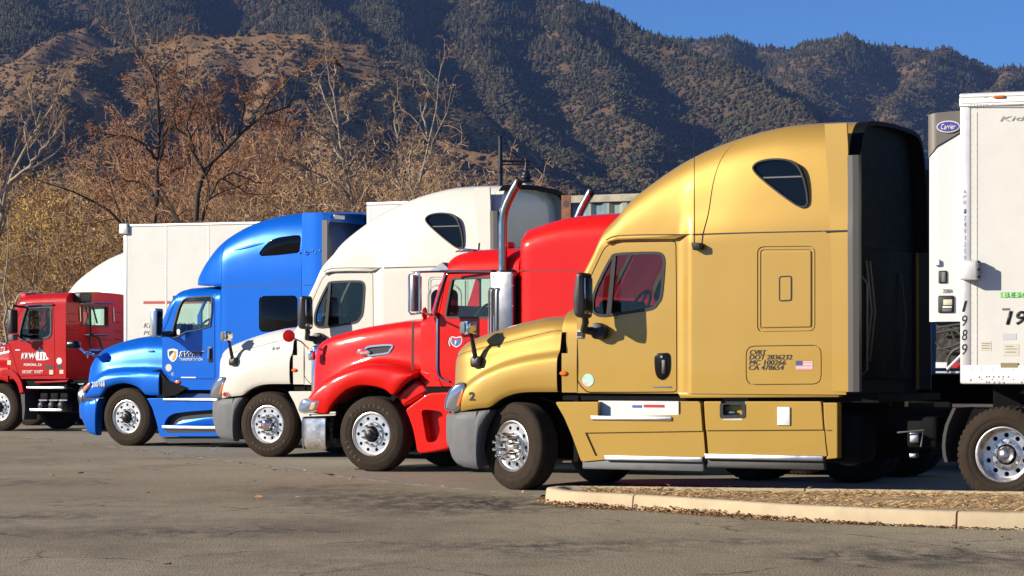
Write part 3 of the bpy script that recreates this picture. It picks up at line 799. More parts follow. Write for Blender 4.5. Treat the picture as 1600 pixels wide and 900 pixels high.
def aero_tractor(F, mt, label, gold=False, steer=0., full=True):
    g = G
    t = F.root('semi_truck'); tag(t, label, 'truck')
    def use(me, name, parent=t, m=mt, **k):
        me = me.copy() if m is not GOLD else me
        if not me.materials: me.materials.append(m)
        elif m is not GOLD: me.materials[0] = m
        for i in range(len(me.materials)):
            if me.materials[i] is None or (m is WHITE and me.materials[i] is FRAMEB): me.materials[i] = m
        return put(name, me, parent, True, **k)
    hood = use(AM['hood'], 'hood'); bump = use(AM['bumper'], 'bumper', m=GREYP)
    cowl = use(AM['cowl'], 'cowl_panel'); cab = use(AM['body'], 'cab'); door = use(AM['door'], 'door')
    # groove lines
    def strip(L, v, w, name, m, parent, th=.004):
        P = [(p[0], v, p[1]) for p in g.pts(L, v)]
        mb = MB()
        for a, b in zip(P[:-1], P[1:]):
            d = Vector(b)-Vector(a); nrm = Vector((-d.z, 0, d.x)).normalized()*w/2
            a = Vector(a); b = Vector(b)
            vs = [a-nrm, b-nrm, b+nrm, a+nrm]; vs = [(q.x, q.y, q.z) for q in vs]+[(q.x, q.y+th+.004, q.z) for q in vs]
            vs = [(q[0], q[1]-(th if k < 4 else 0), q[2]) for k, q in enumerate(vs)]
            mb.add(vs, [(0,1,2,3),(4,7,6,5),(0,4,5,1),(1,5,6,2),(2,6,7,3),(3,7,4,0)])
        return mb.build(name, m, parent, False)
    us = np.linspace(g.u(1082), AM['u1'], 12)
    strip([(1082,366.3),(1130,364.8),(1200,363),(1286,361.2)], .0, .014, 'roof_seam', INK, cab, .001)
    strip([(1287,361.2),(1327,360.2)], -.022, .014, 'roof_seam', INK, cab, .001)
    # roof visor over the door
    mb = MB(); L = g.pts([(949,376),(955,372),(966,369.5),(1000,368),(1050,367),(1076,366)], .065); L2 = g.pts([(1076,367.5),(1056,374),(1000,374),(966,375.5),(956,378),(951,381)], .065)
    mb.prism(L+L2, .015, .12, bev=.012).build('door_visor', mt, cab)
    strip([(947,375),(955,370.5),(966,368),(1000,366.8),(1050,366.4),(1082,366.3)], .012, .010, 'roof_seam', INK, cab, .001)
    # roof window
    rw = AM['rw']
    MB().prism(offset(rw, .004), .03, .11).build('roof_window', DARKGL, t)
    MB().ring(offset(rw, .016), offset(rw, -.003), -.004, .09).build('window_frame', BLACKP, t)
    a = g(1191, 277.5); b = g(1255, 275.5)
    MB().box(a[0], b[0], .022, .034, a[1]-.008, a[1]+.008).build('window_bar', GREYP, t)
    # door window: frame, divider, panes
    wv = .055
    fr = MB().ring(offset(AM['win'], .010), offset(AM['win'], -.022), .058, .10).build('window_frame', BLACKP, door)
    MB().prism(offset(AM['win'], -.01), .082, .09).build('window_pane', WINGD, door, False)
    a = g(960, 399, .065); b = g(951, 492, .065)
    mb = MB(); mb.add([(a[0]-.022,.06,a[1]),(a[0]+.022,.06,a[1]),(b[0]+.03,.06,b[1]),(b[0]-.03,.06,b[1]),(a[0]-.022,.10,a[1]),(a[0]+.022,.10,a[1]),(b[0]+.03,.10,b[1]),(b[0]-.03,.10,b[1])], [(0,1,2,3),(7,6,5,4),(0,4,5,1),(1,5,6,2),(2,6,7,3),(3,7,4,0)])
    mb.build('window_divider', BLACKP, door, False)
    MB().prism(offset(AM['win'], .01), AW-.085, AW-.078).build('side_window', WINGD, t, False)
    MB().ring(offset(AM['win'], .02), offset(AM['win'], -.028), AW-.10, AW-.048).build('window_frame', RUBBER, t)
    # windscreen
    screen_glass(g, (904,462,.3), (942,380,.3), AW, .18, WINGD, t)
    # cab interior
    mb = MB(); s0 = g.u(1000)
    zf = 1.22
    mb.rbox(g.u(905), g.u(930), .14, AW-.14, 1.3, 2.06, .08)
    mb.rbox(g.u(918), g.u(948), .25, 1.15, 1.5, 2.20, .06)
    mb.rbox(g.u(915), g.u(940), 1.15, AW-.2, 1.5, 2.16, .08)
    mb.build('dashboard', INTER, cab)
    for v0 in (.28, 1.55):
        mb = MB(); mb.rbox(1.35, 1.85, v0, v0+.55, 1.55, 1.75, .06); mb.rbox(1.78, 1.92, v0+.03, v0+.52, 1.7, 2.3, .06); mb.rbox(1.83, 1.91, v0+.14, v0+.41, 2.32, 2.55, .04)
        mb.build('seat', INTER, cab)
    sw = []
    cx, cv, cz = g.u(968), .55, 2.12
    for k in range(25):
        q = 2*math.pi*k/24; sw.append((cx+.21*math.cos(q)*.5, cv+.21*math.sin(q), cz+.21*math.cos(q)*.87))
    mb = MB().tube(sw, .016, 8, False).tube([(cx, cv, cz), (cx-.25, cv, cz-.22)], .03, 8).tube([(cx-.1, cv, cz-.17), (cx+.1, cv, cz+.17)], .014, 6)
    mb.build('steering_wheel', INTER, cab)
    mb = MB().box(2.60, 2.66, .12, AW-.12, 1.2, 2.9).box(.95, 2.66, .12, AW-.12, 1.2, 1.25)
    mb.build('cab_lining', INTERL if gold else INTER, cab, False)
    # ---- door furniture
    hp = loop_smooth(g.pts([(1023,560),(1026,553),(1036,551.5),(1045,552),(1047.5,560),(1047,578),(1043,588),(1035,593.5),(1028,590),(1024,580)], .065), 40)
    h = MB().prism(hp, .050, .075, bev=.008).build('door_handle', BLACKG, door)
    MB().rbox(g.u(1031.5), g.u(1038), .035, .055, g(1031,585)[1], g(1031,562)[1], .008).build('handle_lever', BLACKP, door)
    p = g(1034.5, 557.5, .065); MB().disc((p[0], .044, p[1]), .014, 'y', 12, .008).build('lock', CHROME, door)
    a = g(1020, 606, .065); b = g(1050, 603.5, .065)
    MB().rbox(a[0], b[0], .060, .068, a[1], b[1], .006).build('badge', GREYP, door)
    # mirror: head, arm, base on the door
    mv = -.30
    A = g(935, 518, .02)
    base = MB(); base.prism(rounded(g.pts([(926,507),(934,504),(943,506),(949,514),(948,526),(940,531),(929,529),(925,520)], .02), .03, 3), -.05, .075, bev=.02)
    m = base.build('wing_mirror', BLACKP, t)
    H0 = g(911, 462, mv)
    arm = MB().tube([(A[0]-.03, -.03, A[1]), (A[0]-.12, -.12, A[1]+.02), (g.u(915, mv+.1), mv+.10, g(915, 503, mv)[1]), (g.u(912, mv+.06), mv+.07, g(912, 485, mv)[1])], [.05,.045,.04,.035], 10)
    arm.build('mirror_arm', BLACKP, m)
    hz0 = g(911, 498, mv)[1]; hz1 = g(911, 426, mv)[1]; hu = g.u(912, mv)
    hd = MB(); sec = rrect(-.055, 0, .055, 1, .03, 3)
    ol = rounded([(hu-.065, hz0+.02), (hu+.055, hz0), (hu+.07, hz0+.12), (hu+.05, hz1), (hu-.045, hz1-.005), (hu-.085, hz0+.22)], .05, 4)
    hd.prism(ol, mv-.14, mv+.14, bev=.045).build('mirror_head', BLACKP, m)
    MB().rbox(hu+.05, hu+.066, mv-.10, mv+.10, hz0+.05, hz1-.06, .01).build('mirror_glass', CHROME, m)
    # hood mirror
    B = g(744, 566, .10)
    hm = MB(); hm.rbox(B[0]-.07, B[0]+.07, .06, .2, B[1]-.06, B[1]+.07, .03)
    vtop = -.02
    Tp = g(732, 512, vtop)
    hm.tube([(B[0], .1, B[1]), (Tp[0]+.02, vtop+.03, Tp[1]-.07)], [.032, .022], 10)
    hm.tube([(B[0]+.03, .13, B[1]+.02), (g.u(764, .45), .42, g(764, 524, .45)[1]+.0)], [.028, .02], 8)
    hmo = hm.build('hood_mirror', BLACKP, hood)
    mb = MB(); mb.cur = 1; mb.prism(rrect(-.075, -.075, .02, .075, .03, 3), -.08, .08, bev=.02); mb.cur = 0; mb.prism(rrect(.012, -.07, .07, .07, .03, 3), -.075, .075, bev=.03)
    ho = mb.build('mirror_head', [CHROME, GREYP], hmo, loc=(Tp[0], vtop, Tp[1])); ho.rotation_euler = (0, 0, R(-20))
    # headlight
    hl = rounded(g.pts([(697,639),(699,624),(704,611),(713,602),(722,598.5),(726,602),(727,612),(724,625),(718,639),(710,642)], .08), .03, 3)
    lamp = MB().prism(hl, .045, .35, bev=.02).build('headlight', LAMPGL, hood)
    MB().prism(rounded(g.pts([(713,634),(717,620),(722,609),(724,610),(722,622),(717,636)], .04), .01, 2), .040, .06, bev=.006).build('turn_signal', AMBER, lamp)
    MB().ring(offset(hl, .012), hl, .05, .12).build('lamp_bezel', GREYP, lamp)
    gp = g.u(703, .5)+.10
    mb = MB()
    mb.rbox(gp-.03, gp+.05, .55, AW-.55, 1.0, 1.62, .03)
    grille = mb.build('grille', BLACKP, hood)
    for k in range(6):
        MB().rbox(gp-.05, gp-.02, .58, AW-.58, 1.05+.09*k, 1.09+.09*k, .01).build('grille_bar', CHROME, grille)
    # side marker on the cowl
    p = g(881, 583.5, .05); MB().lathe([(.0005,-.03),(.03,-.026),(.045,-.012),(.05,0.0),(.05,.02)], 'y', 18).build('side_marker', AMBER, cowl, loc=(p[0], .05, p[1])).scale = (1.15, .8, .62)
    # black gap filler between hood, cowl and door
    mb = MB().box(g.u(866), g.u(877), .20, AW-.20, 1.15, 1.80).box(g.u(894), g.u(903), .10, AW-.10, 1.16, 1.7)
    mb.build('gap_seal', FRAMEB, t, False)
    P = [(u, .171+float(AM['ins'](u)), float(AM['zs'](u))) for u in np.linspace(AM['uf']+.12, AM['ur'], 24)]
    MB().tube(P, .0045, 5).build('hood_seam', INK, hood)
    P = []
    for z in np.linspace(1.15, 1.86, 24): hv = AM['hoodv'](AM['ur']-.01, z); P.append([(AM['ur']-.012, hv+.012, z), (AM['ur']+.03, hv+.022, z), (AM['ur']+.06, hv+.1, z)])
    MB().grid(np.array(P)).build('hood_gap', mat('gap_black', (.004, .004, .004), 1, spec=0), t, False)
    # rocker lip under the doors and sleeper
    mb = MB(); L = g.pts([(1058,613.6),(1310,613.6),(1310,620.5),(1062,622)]); mb.prism(L, .015, .3, bev=.01).build('rocker_panel', mt, cab)
    # ---- fairings
    sk = use(AM['skirt'], 'side_fairing'); sk2 = use(AM['skirt2'], 'side_fairing'); tl = use(AM['tail'], 'side_fairing')
    for k in (AM['skirt'], AM['skirt2'], AM['tail']):
        o = use(k, 'side_fairing'); o.scale = (1, -1, 1); o.location = (0, AW, 0)
    a = g(935, 651, .1); b = g(1060, 627, .1)
    st = MB().box(a[0], b[0], .102, .114, a[1], b[1]).build('step_plate', STICK, sk, False)
    a = g(924, 656); b = g(1050, 651)
    MB().rbox(a[0], b[0], -.02, .12, a[1], b[1], .008).build('step_tread', ALU, sk)
    for (x0, x1, y) in ((946,1098.5,715.5), (1102.5,1287,713.5)):
        a = g(x0, y+3.5); b = g(x1, y-1.5)
        MB().rbox(a[0], b[0], -.03, .10, a[1], b[1], .01).build('step_rail', ALU, sk if x0 < 1000 else sk2)
        a = g(x0-(38 if x0 < 1000 else 0), y+17.5); b = g(x1, y+3)
        MB().rbox(a[0], b[0], .02, .10, a[1], b[1]-.003, .02).build('lower_skirt', GREYP if x0 < 1000 else RUBBER, sk if x0 < 1000 else sk2)
    a = g(1130, 650, .02); b = g(1159, 632, .02)
    MB().box(g.u(1126), g.u(1164), .09, .1, 1.0, 1.12).build('recess', INK, sk2, False)
    MB().ring(rounded(g.pts([(1125,630),(1165,630),(1165,653),(1125,654)]), .03, 3), rounded(g.pts([(1130,632),(1160,632),(1160,648),(1130,649)]), .02, 3), -.008, .05).build('recess_frame', BLACKP, sk2)
    p = g(1141, 645, .05); MB().rbox(p[0]-.03, p[0]+.05, .05, .08, p[1]-.01, p[1]+.02, .01).build('latch', CHROME, sk2)
    a = g(1129.5, 656.5); b = g(1160, 653.8); MB().box(a[0], b[0], -.003, .004, a[1], b[1]).build('warning_label', PALEST, sk2, False)
    a = g(1215, 664.5); b = g(1235, 636); MB().rbox(a[0], b[0], -.018, .004, a[1], b[1], .008).build('fairing_plate', STICK, sk2)
    # ---- rear: extenders, back wall, roof cap
    side_extender(t, mt, 0, 1); side_extender(t, mt, AW, -1)
    # open rear lip of the roof fairing
    sec = resample(AM['shell'](AM['u1']), 40); far = sec[:-1][::-1].copy(); far[:, 0] = AW-far[:, 0]; L = np.concatenate([sec, far]); L = L[L[:, 1] > 2.7]
    u1 = AM['u1']
    cx = np.array([AW/2, 3.0]); Li = cx+(L-cx)*.965
    mb = MB()
    P = np.stack([np.column_stack([np.full(len(L), u), l]) for u, l in ((u1+.002, L*[1, 1]), (u1+.14, cx+(L-cx)*1.004), (u1+.14, Li), (u1+.002, Li))], 1)
    mb.grid(P); mb.build('roof_trailing_edge', FRAMEB if gold else mt, t)
    if not gold:
        Lu = L[L[:, 1] > 3.95]; P = np.stack([np.column_stack([np.full(len(Lu), u), cx+(Lu-cx)*k]) for u, k in ((u1+.05, 1.002), (u1+.05, 1.012), (u1+.19, 1.012), (u1+.19, .95), (u1+.145, .95))], 1)
        MB().grid(P).build('roof_lip', FRAMEB, t)
    mb = MB(); mb.rbox(u1+.004, u1+.03, .25, AW-.25, 1.3, 2.75, .02)
    bw = mb.build('back_wall', FRAMEB if gold else mt, t)
    for (y, z0, z1) in ((.5, 1.5, 2.6), (.62, 1.5, 2.6), (1.7, 1.4, 2.5)):
        MB().tube([(u1+.05, y, z0), (u1+.1, y+.03, (z0+z1)/2), (u1+.05, y, z1)], .016, 6).build('air_line', RUBBER, bw)
    MB().tube([(u1+.03, .42, 1.35), (u1+.09, .42, 1.40), (u1+.09, .42, 2.35), (u1+.03, .42, 2.42)], .016, 8).build('grab_rail', mat('dull_steel', (.10, .10, .10), .45, .6), bw)
    # ---- chassis
    mb = MB()
    for y in (.78, 1.52): mb.box(-1.0, 7.8, y, y+.12, .72, .98)
    for u in (1.4, 3.2, 4.6, 6.4): mb.box(u, u+.12, .9, 1.52, .76, .94)
    mb.rbox(1.1, 4.05, .16, .70, .38, .95, .1); mb.rbox(1.1, 4.05, AW-.70, AW-.16, .38, .95, .1)
    mb.box(-.06, .06, .4, AW-.4, .42, .58); mb.box(.45, 4.25, .12, AW-.12, 1.05, 1.13)
    mb.rbox(-.9, .5, .8, 1.6, .75, 1.35, .1)
    for u in (5.66, 6.98): mb.box(u-.08, u+.08, .3, AW-.3, .42, .60)
    mb.rbox(5.9, 6.8, .7, 1.75, .99, 1.10, .04)
    mb.rbox(4.45, 4.8, .45, .75, .55, .9, .04)
    mb.build('chassis', FRAMEB, t)
    if gold:
        for (px, py, v, w, h) in ((1428,684,.35,.10,.11), (1426,712,.35,.08,.05)):
            p = g(px, py, v); MB().rbox(p[0]-w/2, p[0]+w/2, v, v+.1, p[1]-h/2, p[1]+h/2, .01).build('fitting', STEEL, t)
        p0 = g(1402, 676, .3); p1 = g(1443, 672, .3); p2 = g(1439, 698, .3)
        MB().tube([(p0[0], .3, p0[1]), (p1[0], .3, p1[1]), (p2[0], .3, p2[1])], .01, 6).build('bracket', STEEL, t)
    # quarter fender ahead of the drive tyre
    P = []
    for (px, py) in ((1491,637),(1485,650),(1479,664),(1475.5,680),(1474,696),(1475,710),(1478,722)):
        q = g(px, py, -.02); P.append([(q[0]-.016, -.02, q[1]), (q[0]+.02, -.02, q[1]), (q[0]+.02, .62, q[1]), (q[0]-.016, .62, q[1])])
    P = np.array(P); P = np.concatenate([P, P[:, :1]], 1); mb = MB(); mb.grid(P); mb.add(P[0, :4], [(0,1,2,3)]); mb.add(P[-1, :4], [(3,2,1,0)])
    mb.build('quarter_fender', RUBBER, t)
    # ---- wheels
    s = R(steer)
    for side, v0 in ((1, .06), (-1, AW-.06)):
        if steer:
            k = .30                                     # swings about the kingpin
            wu = side*k*math.sin(s)-.075; wv = v0+side*k*(1-math.cos(s))
            wheel(t, wu, wv, side, 'steer', 'plain', 'long', s)
        else:
            wheel(t, 0, v0, side, 'steer', 'chrome', 'cap')
    for u in (5.66, 6.98): duals(t, u, AW)
    # wheel-arch liner
    mb = MB(); P = []
    for k in range(17):
        q = R(-8+k*(196/16)); P.append([(.66*math.cos(q)*1.02, y, .52+.57*math.sin(q)) for y in (.12, .75)])
    P = np.array(P); mb.grid(P); mb.build('wheel_arch_liner', FRAMEB, t)
    # engine bay blackness behind the wheel
    MB().box(-.9, .75, .76, .79, .35, 1.1).box(.60, .66, .10, .76, .35, 1.1).build('inner_wing', FRAMEB, t, False)
    return dict(t=t, hood=hood, cab=cab, door=door, skirt=sk, skirt2=sk2, cowl=cowl, strip=strip)

# ---------------- the gold truck
ga = aero_tractor(G, GOLD, 'metallic gold sleeper tractor nearest the kerb, its front wheel turned', True, steer=-22)
for me, nm in ((AM['plate'], 'luggage_door'), (AM['hatch'], 'sleeper_hatch')): put(nm, me, ga['t'], True)
def gold_details():
    g = G; t = ga['t']
    # handle on the hatch
    o = rounded(g.pts([(1218,432),(1237,431),(1237,469.5),(1218,470.5)]), .025, 3)
    MB().ring(offset(o, .004), offset(o, -.010), -.010, .02).build('hatch_handle', INK, t); MB().prism(offset(o, -.010), -.0075, .01).build('hatch_latch', GOLD, t, False)
    y = -.002
    def line(s, x0, x1, y0, h, m=INK, sh=.18, b=0., v=0., nm='lettering', yy=None, par=t):
        a = g(x0, y0+h/2, v); c = g(x1, y0-h/2, v); text(s, par, a[0], c[0], (a[1]+c[1])/2, c[1]-a[1], -.0004 if yy is None else yy, m, sh, b, nm, heavy=.0075)
    line('CVRT', 1171.5, 1197, 550.5, 7.4); line('DOT 2836232', 1170.5, 1237, 558, 7.6); line('MC 100266', 1170.5, 1227, 566.3, 7.4); line('CA 478654', 1170, 1224, 574.4, 7.4)
    # flag on the luggage door
    a = g(1243.5, 578); b = g(1270, 563.5); W_, H_ = b[0]-a[0], b[1]-a[1]
    fl = MB().box(a[0], b[0], -.0015, .004, a[1], b[1]).build('flag_sticker', INKW, t, False)
    for k in range(7):
        z = a[1]+H_*(2*k)/13; MB().box(a[0], b[0], -.0028, -.0017, z, z+H_/13).build('flag_stripe', mat('flag_red', (.55,.10,.12), .5), fl, False)
    MB().box(a[0], a[0]+W_*.4, -.0040, -.0030, a[1]+H_*6/13, b[1]).build('flag_canton', mat('flag_blue', (.06,.07,.22), .5), fl, False)
    q = g(739, 619, .06); line('2', 735, 744, 619, 13, INK, 0, .02, .06, yy=AM['hoodv'](*q)-.006, par=ga['hood'])
    # small door sign
    a = g(901.5, 528.5, .06); b = g(911.5, 515, .06); p = MB().rbox(a[0], b[0], .045, .066, a[1], b[1], .008).build('number_plate', STICK, ga['door'])
    MB().ring(rrect(a[0]+.006, a[1]+.006, b[0]-.006, b[1]-.006, .008, 2), rrect(a[0]+.012, a[1]+.012, b[0]-.012, b[1]-.012, .006, 2), .0435, .046).build('plate_border', INK, p)
    line('80', 903, 910.5, 522, 8, INK, 0, .005, .06, yy=.0425, par=p)
    # iridescent round sticker
    p = g(919, 594, .065); o = MB().disc((0, 0, 0), .073, 'y', 24, .003); m = bpy.data.materials.new('iridescent_sticker'); m.use_nodes = True
    nt = m.node_tree; n = nt.nodes; b = n['Principled BSDF']; b.inputs['Roughness'].default_value = .25
    tc = n.new('ShaderNodeTexCoord'); nz = n.new('ShaderNodeTexNoise'); nz.inputs['Scale'].default_value = 9; cr = n.new('ShaderNodeValToRGB')
    cr.color_ramp.elements[0].position = .3; cr.color_ramp.elements[0].color = (.25,.65,.75,1); cr.color_ramp.elements[1].position = .7; cr.color_ramp.elements[1].color = (.8,.45,.65,1)
    e = cr.color_ramp.elements.new(.5); e.color = (.55,.8,.6,1)
    nt.links.new(tc.outputs['Object'], nz.inputs[0]); nt.links.new(nz.outputs[0], cr.inputs[0]); nt.links.new(cr.outputs[0], b.inputs[0])
    o.build('round_sticker', m, ga['door'], loc=(p[0], .0595, p[1]))
    # print on the step plate
    sk = ga['skirt']
    a = g(1006, 636.5, .1); b = g(1038, 632.5, .1); MB().box(a[0], b[0], .0985, .101, a[1], b[1]).build('plate_print', INKR, sk, False)
    a = g(988, 637, .1); b = g(1003, 633, .1); MB().box(a[0], b[0], .0985, .101, a[1], b[1]).build('plate_print', INKB, sk, False)
    # antennas and their base
    bs = MB().prism(rounded(g.pts([(1081.5,379),(1097,379.5),(1097.5,390),(1084.5,391.5)], -.05), .02, 2), -.10, .01, bev=.015).build('antenna_base', BLACKP, t)
    p = g(1085, 380, -.06); q = g(1084, 197, -.06)
    MB().tube([(p[0], -.06, p[1]), (p[0], -.06, p[1]+.3), (q[0], -.05, q[1])], [.007,.006,.003], 6).build('antenna_whip', INK, bs)
gold_details()
# ------------------------------------------------------------------ shared pieces for the conventional cabs
def rsec(i, b, t, rz, rv, W, crown=.03, lean=0.):
    rz = min(rz, (t-b)*.6)
    return [(i, b), (i, b+.5*(t-rz-b)), (i+lean, t-rz), (i+lean+.07*rv, t-.62*rz), (i+lean+.29*rv, t-.29*rz), (i+lean+.62*rv, t-.07*rz), (i+lean+rv, t), ((i+rv+W/2)/2, t+crown*.7), (W/2, t+crown)]
def poly_strip(F, L, v, w, name, m, parent, th=.004, deep=.006):
    P = [Vector((p[0], 0, p[1])) for p in F.pts(L, v)]; mb = MB(); A = []; Bq = []
    for i, p in enumerate(P):
        d = (P[min(i+1, len(P)-1)]-P[max(i-1, 0)]).normalized(); n = Vector((-d.z, 0, d.x))*w/2
        A.append(p-n); Bq.append(p+n)
    G4 = np.array([[(a.x, v-th, a.z), (b.x, v-th, b.z), (b.x, v+deep, b.z), (a.x, v+deep, a.z), (a.x, v-th, a.z)] for a, b in zip(A, Bq)])
    mb.grid(G4); mb.add(G4[0, :4], [(0,1,2,3)]); mb.add(G4[-1, :4], [(3,2,1,0)])
    return mb.build(name, m, parent, False)
def panel(F, L, v0, v1, r=.02, bev=.006):
    return MB().prism(rounded(F.pts(L, v0), r, 3), v0, v1, bev=bev)
def put_text(F, s, x0, x1, y, h, par, v, m, sh=0., b=0., off=.003, name='lettering', tilt=0.):
    a = F(x0, y+h/2, v); c = F(x1, y-h/2, v); zc = F((x0+x1)/2, y, v)[1]
    return text(s, par, a[0], c[0], zc, F(x0, y-h/2, v)[1]-F(x0, y+h/2, v)[1], v-off, m, sh, b, name, tilt=tilt)
def chassis(t, L, W, axles, extra=None):
    mb = MB()
    for y in (W/2-.43, W/2+.31): mb.box(-1.0, L, y, y+.12, .72, .98)
    for u in np.arange(1.2, L, 1.3): mb.box(u, u+.12, W/2-.31, W/2+.31, .76, .94)
    mb.box(-.06, .06, .4, W-.4, .42, .58); mb.rbox(-.9, .5, W/2-.4, W/2+.4, .75, 1.3, .1)
    mb.box(-.8, .55, W/2-.46, W/2-.43, .35, 1.05)
    for u in axles: mb.box(u-.08, u+.08, .3, W-.3, .42, .60)
    mb.rbox(axles[0]+.3, axles[0]+1.1, W/2-.5, W/2+.5, .99, 1.10, .04)
    if extra: extra(mb)
    return mb.build('chassis', FRAMEB, t)
def cab_interior(F, t, W, u_dash, u_seat, z, v0=.14, wheel_px=None, floor=1.25, mt=INTER):
    mb = MB(); mb.rbox(u_dash-.05, u_dash+.28, v0, W-v0, floor, z, .07); mb.build('dashboard', mt, t)
    for vv in (.30, W-.85):
        mb = MB(); mb.rbox(u_seat-.5, u_seat, vv, vv+.52, floor+.2, floor+.42, .06); mb.rbox(u_seat-.08, u_seat+.06, vv+.02, vv+.5, floor+.35, z+.12, .06)
        mb.build('seat', mt, t)
    cx, cv, cz = u_dash+.42, .55, z+.02
    sw = [(cx+.22*math.cos(q)*.5, cv+.22*math.sin(q), cz+.22*math.cos(q)*.87) for q in np.linspace(0, 2*math.pi, 25)]
    MB().tube(sw, .018, 8, False).tube([(cx, cv, cz), (cx-.25, cv, cz-.2)], .03, 8).tube([(cx-.1, cv, cz-.17), (cx+.1, cv, cz+.17)], .014, 6).tube([(cx, cv-.2, cz), (cx, cv+.2, cz)], .014, 6).build('steering_wheel', mt, t)
def arch_liner(t, W):
    mb = MB(); P = []
    for k in range(17):
        q = R(-8+k*(196/16)); P.append([(.67*math.cos(q), y, .52+.57*math.sin(q)) for y in (.14, .7)])
    mb.grid(np.array(P)); mb.build('wheel_arch_liner', FRAMEB, t)

# ------------------------------------------------------------------ red tractor with chrome stacks
RF = Frame(-1.923, 34.5, YAW); RW = 2.42
def red_truck():
    F = RF; t = F.root('semi_truck'); tag(t, 'bright red tractor with tall chrome exhaust stacks and chrome bumper', 'truck')
    use = lambda me, nm, par=t, m=RED: (me.materials.append(m) if not len(me.materials) else None, put(nm, me, par, True))[1]
    # hood with fenders standing out from it
    zb = curve(F, [(470,643),(490,646),(507,648),(516,634),(528,620),(544,608),(564,603),(584,605),(600,610),(612,618),(616,614),(628,601),(644,589)])
    zc = curve(F, [(468,634),(474,624),(482,614),(494,601),(510,589),(540,576.5),(575,568.5),(600,570),(628,577),(644,583)])
    zt = curve(F, [(474,556),(480,545),(488,538.5),(500,532.5),(520,525),(540,519),(572,511.5),(600,506.5),(630,502),(645,500)], .65)
    uf = F.u(470, .25); ur = F.u(643.5)
    ins = lambda u: pchip([uf, uf+.06, uf+.16, uf+.34, ur], [.22, .12, .05, .0, 0], u)
    insh = lambda u: pchip([uf, uf+.08, uf+.2, uf+.45, ur], [.55, .46, .40, .36, .27], u)
    drop = lambda u: pchip([uf, uf+.05, uf+.15, uf+.3, ur], [.12, .05, .015, 0, 0], u)
    def hood(u):
        e = float(ins(u)); h = float(insh(u)); b = float(zb(u)); t_ = float(zt(u)-drop(u)); c = min(max(float(zc(u)), b+.05), t_-.12)
        return [(.05+e,b),(.02+e,b+.02),(.0+e,b+(c-b)*.45),(.02+e,b+(c-b)*.8),(.07+e,c-.015),(.15+e,c+.005),(h-.03,c+.02),(h+.015,c+.06),(h+.04,c+.3*(t_-c)),(h+.05,c+.6*(t_-c)),(h+.09,t_-.09),(h+.17,t_-.03),(h+.34,t_),(RW/2-.3,t_+.02),(RW/2,t_+.03)]
    us = np.unique(np.concatenate([np.linspace(uf, uf+.3, 11), np.linspace(uf+.3, ur, 44)]))
    m = loft(us, hood, 60, RW, 'hood')
    m = boolean(m, cutter([(-.97,.2),(-.97,.9),(-.6,1.0),(-.35,1.06),(0,1.10),(ur+.1,1.10),(ur+.1,.2)], .09, RW-.09))
    # louvre in the hood side
    vt = loop_smooth(F.pts([(572,545),(582,541),(612,539.5),(610,547),(606,551.5),(590,554),(576,555)], .34), 36)
    m = boolean(m, cutter(vt, -.2, .42))
    H = use(m, 'hood')
    MB().ring(offset(vt, .012), offset(vt, -.012), .325, .40).build('vent_frame', CHROME, H)
    MB().prism(offset(vt, -.004), .345, .415).build('vent_dark', INK, H)  # plain black panel standing for the unlit inside of the vent
    ov = [(F.u(568.5, .33)+.11*math.cos(q), F(568.5, 550.5, .33)[1]+.045*math.sin(q)) for q in np.linspace(0, 2*math.pi, 24, endpoint=False)]
    bd = MB().prism(ov, .322, .36, bev=.006).build('badge', CHROME, H); MB().prism(offset(ov, -.014), .318, .33).build('badge_field', RED, bd)
    put_text(F, 'Peterbilt', 560.5, 576.5, 550.5, 5.4, bd, .318, INKW, .25, .01, .002)
    # headlight
    hl = rounded(F.pts([(469,641),(472,629),(478,624.5),(503,624),(501,633),(494,642),(477,644.5)], .04), .03, 3)
    L = MB().prism(hl, .0, .30, bev=.02).build('headlight', LAMPGL, H)
    MB().ring(offset(hl, .018), offset(hl, -.004), .012, .10).build('lamp_bezel', CHROME, L)
    MB().prism(rounded(F.pts([(483,639),(487,630),(494,628),(492,637),(488,641)], .0), .015, 2), -.006, .02, bev=.005).build('turn_signal', mat('pale_amber', (.7,.4,.2), .2, 0, .6), L)
    gp = F.u(474, .55)+.12
    gr = MB().rbox(gp-.03, gp+.1, .58, RW-.58, .95, 1.72, .05).build('grille', CHROME, H)
    # bumper
    b0 = F.u(466, .15); b1 = F.u(508)
    tz = lambda u: float(F(480, 651.5)[1]); bz = float(F(480, 702)[1])
    bi = lambda u: pchip([b0, b0+.06, b0+.2, b1], [.30, .14, .02, 0.], u)
    def bump(u): e = float(bi(u)); return [(.03+e,bz),(.01+e,bz+.03),(.0+e,bz+.2),(.0+e,tz(u)-.03),(.02+e,tz(u)),(.6,tz(u)+.001),(RW/2,tz(u)+.002)]
    m = loft(np.linspace(b0, b1, 14), bump, 24, RW, 'bumper'); m = boolean(m, cutter([(b0+.14,-.1),(b0+.14,2),(2,2),(2,-.1)], .05, RW-.05))
    use(m, 'bumper', m=mat('worn_chrome', (.66,.65,.64), .22, 1, var=.35, vscale=7))
    # cab
    CV = .13
    zct = curve(F, [(645,502,.6),(660,499,.6),(676,495,.4),(680,484,.3),(686,464,.28),(692,443,.28),(698,424,.28),(703,410,.35),(712,401,.4),(728,395,.45),(750,391,.45),(776,389.5,.45),(808,388.5,.45)])
    u0 = F.u(646); u1 = F.u(803)
    ib = lambda u: pchip([u0, F.u(684), u1], [.20, CV, CV], u)
    def cab(u, o=0.):
        t_ = float(zct(u))-o; k = max(0., min(1., (t_-2.55)/.25))
        return rsec(float(ib(u))+o, 1.16, t_, .12+.2*k, .10+.22*k, RW, .04)
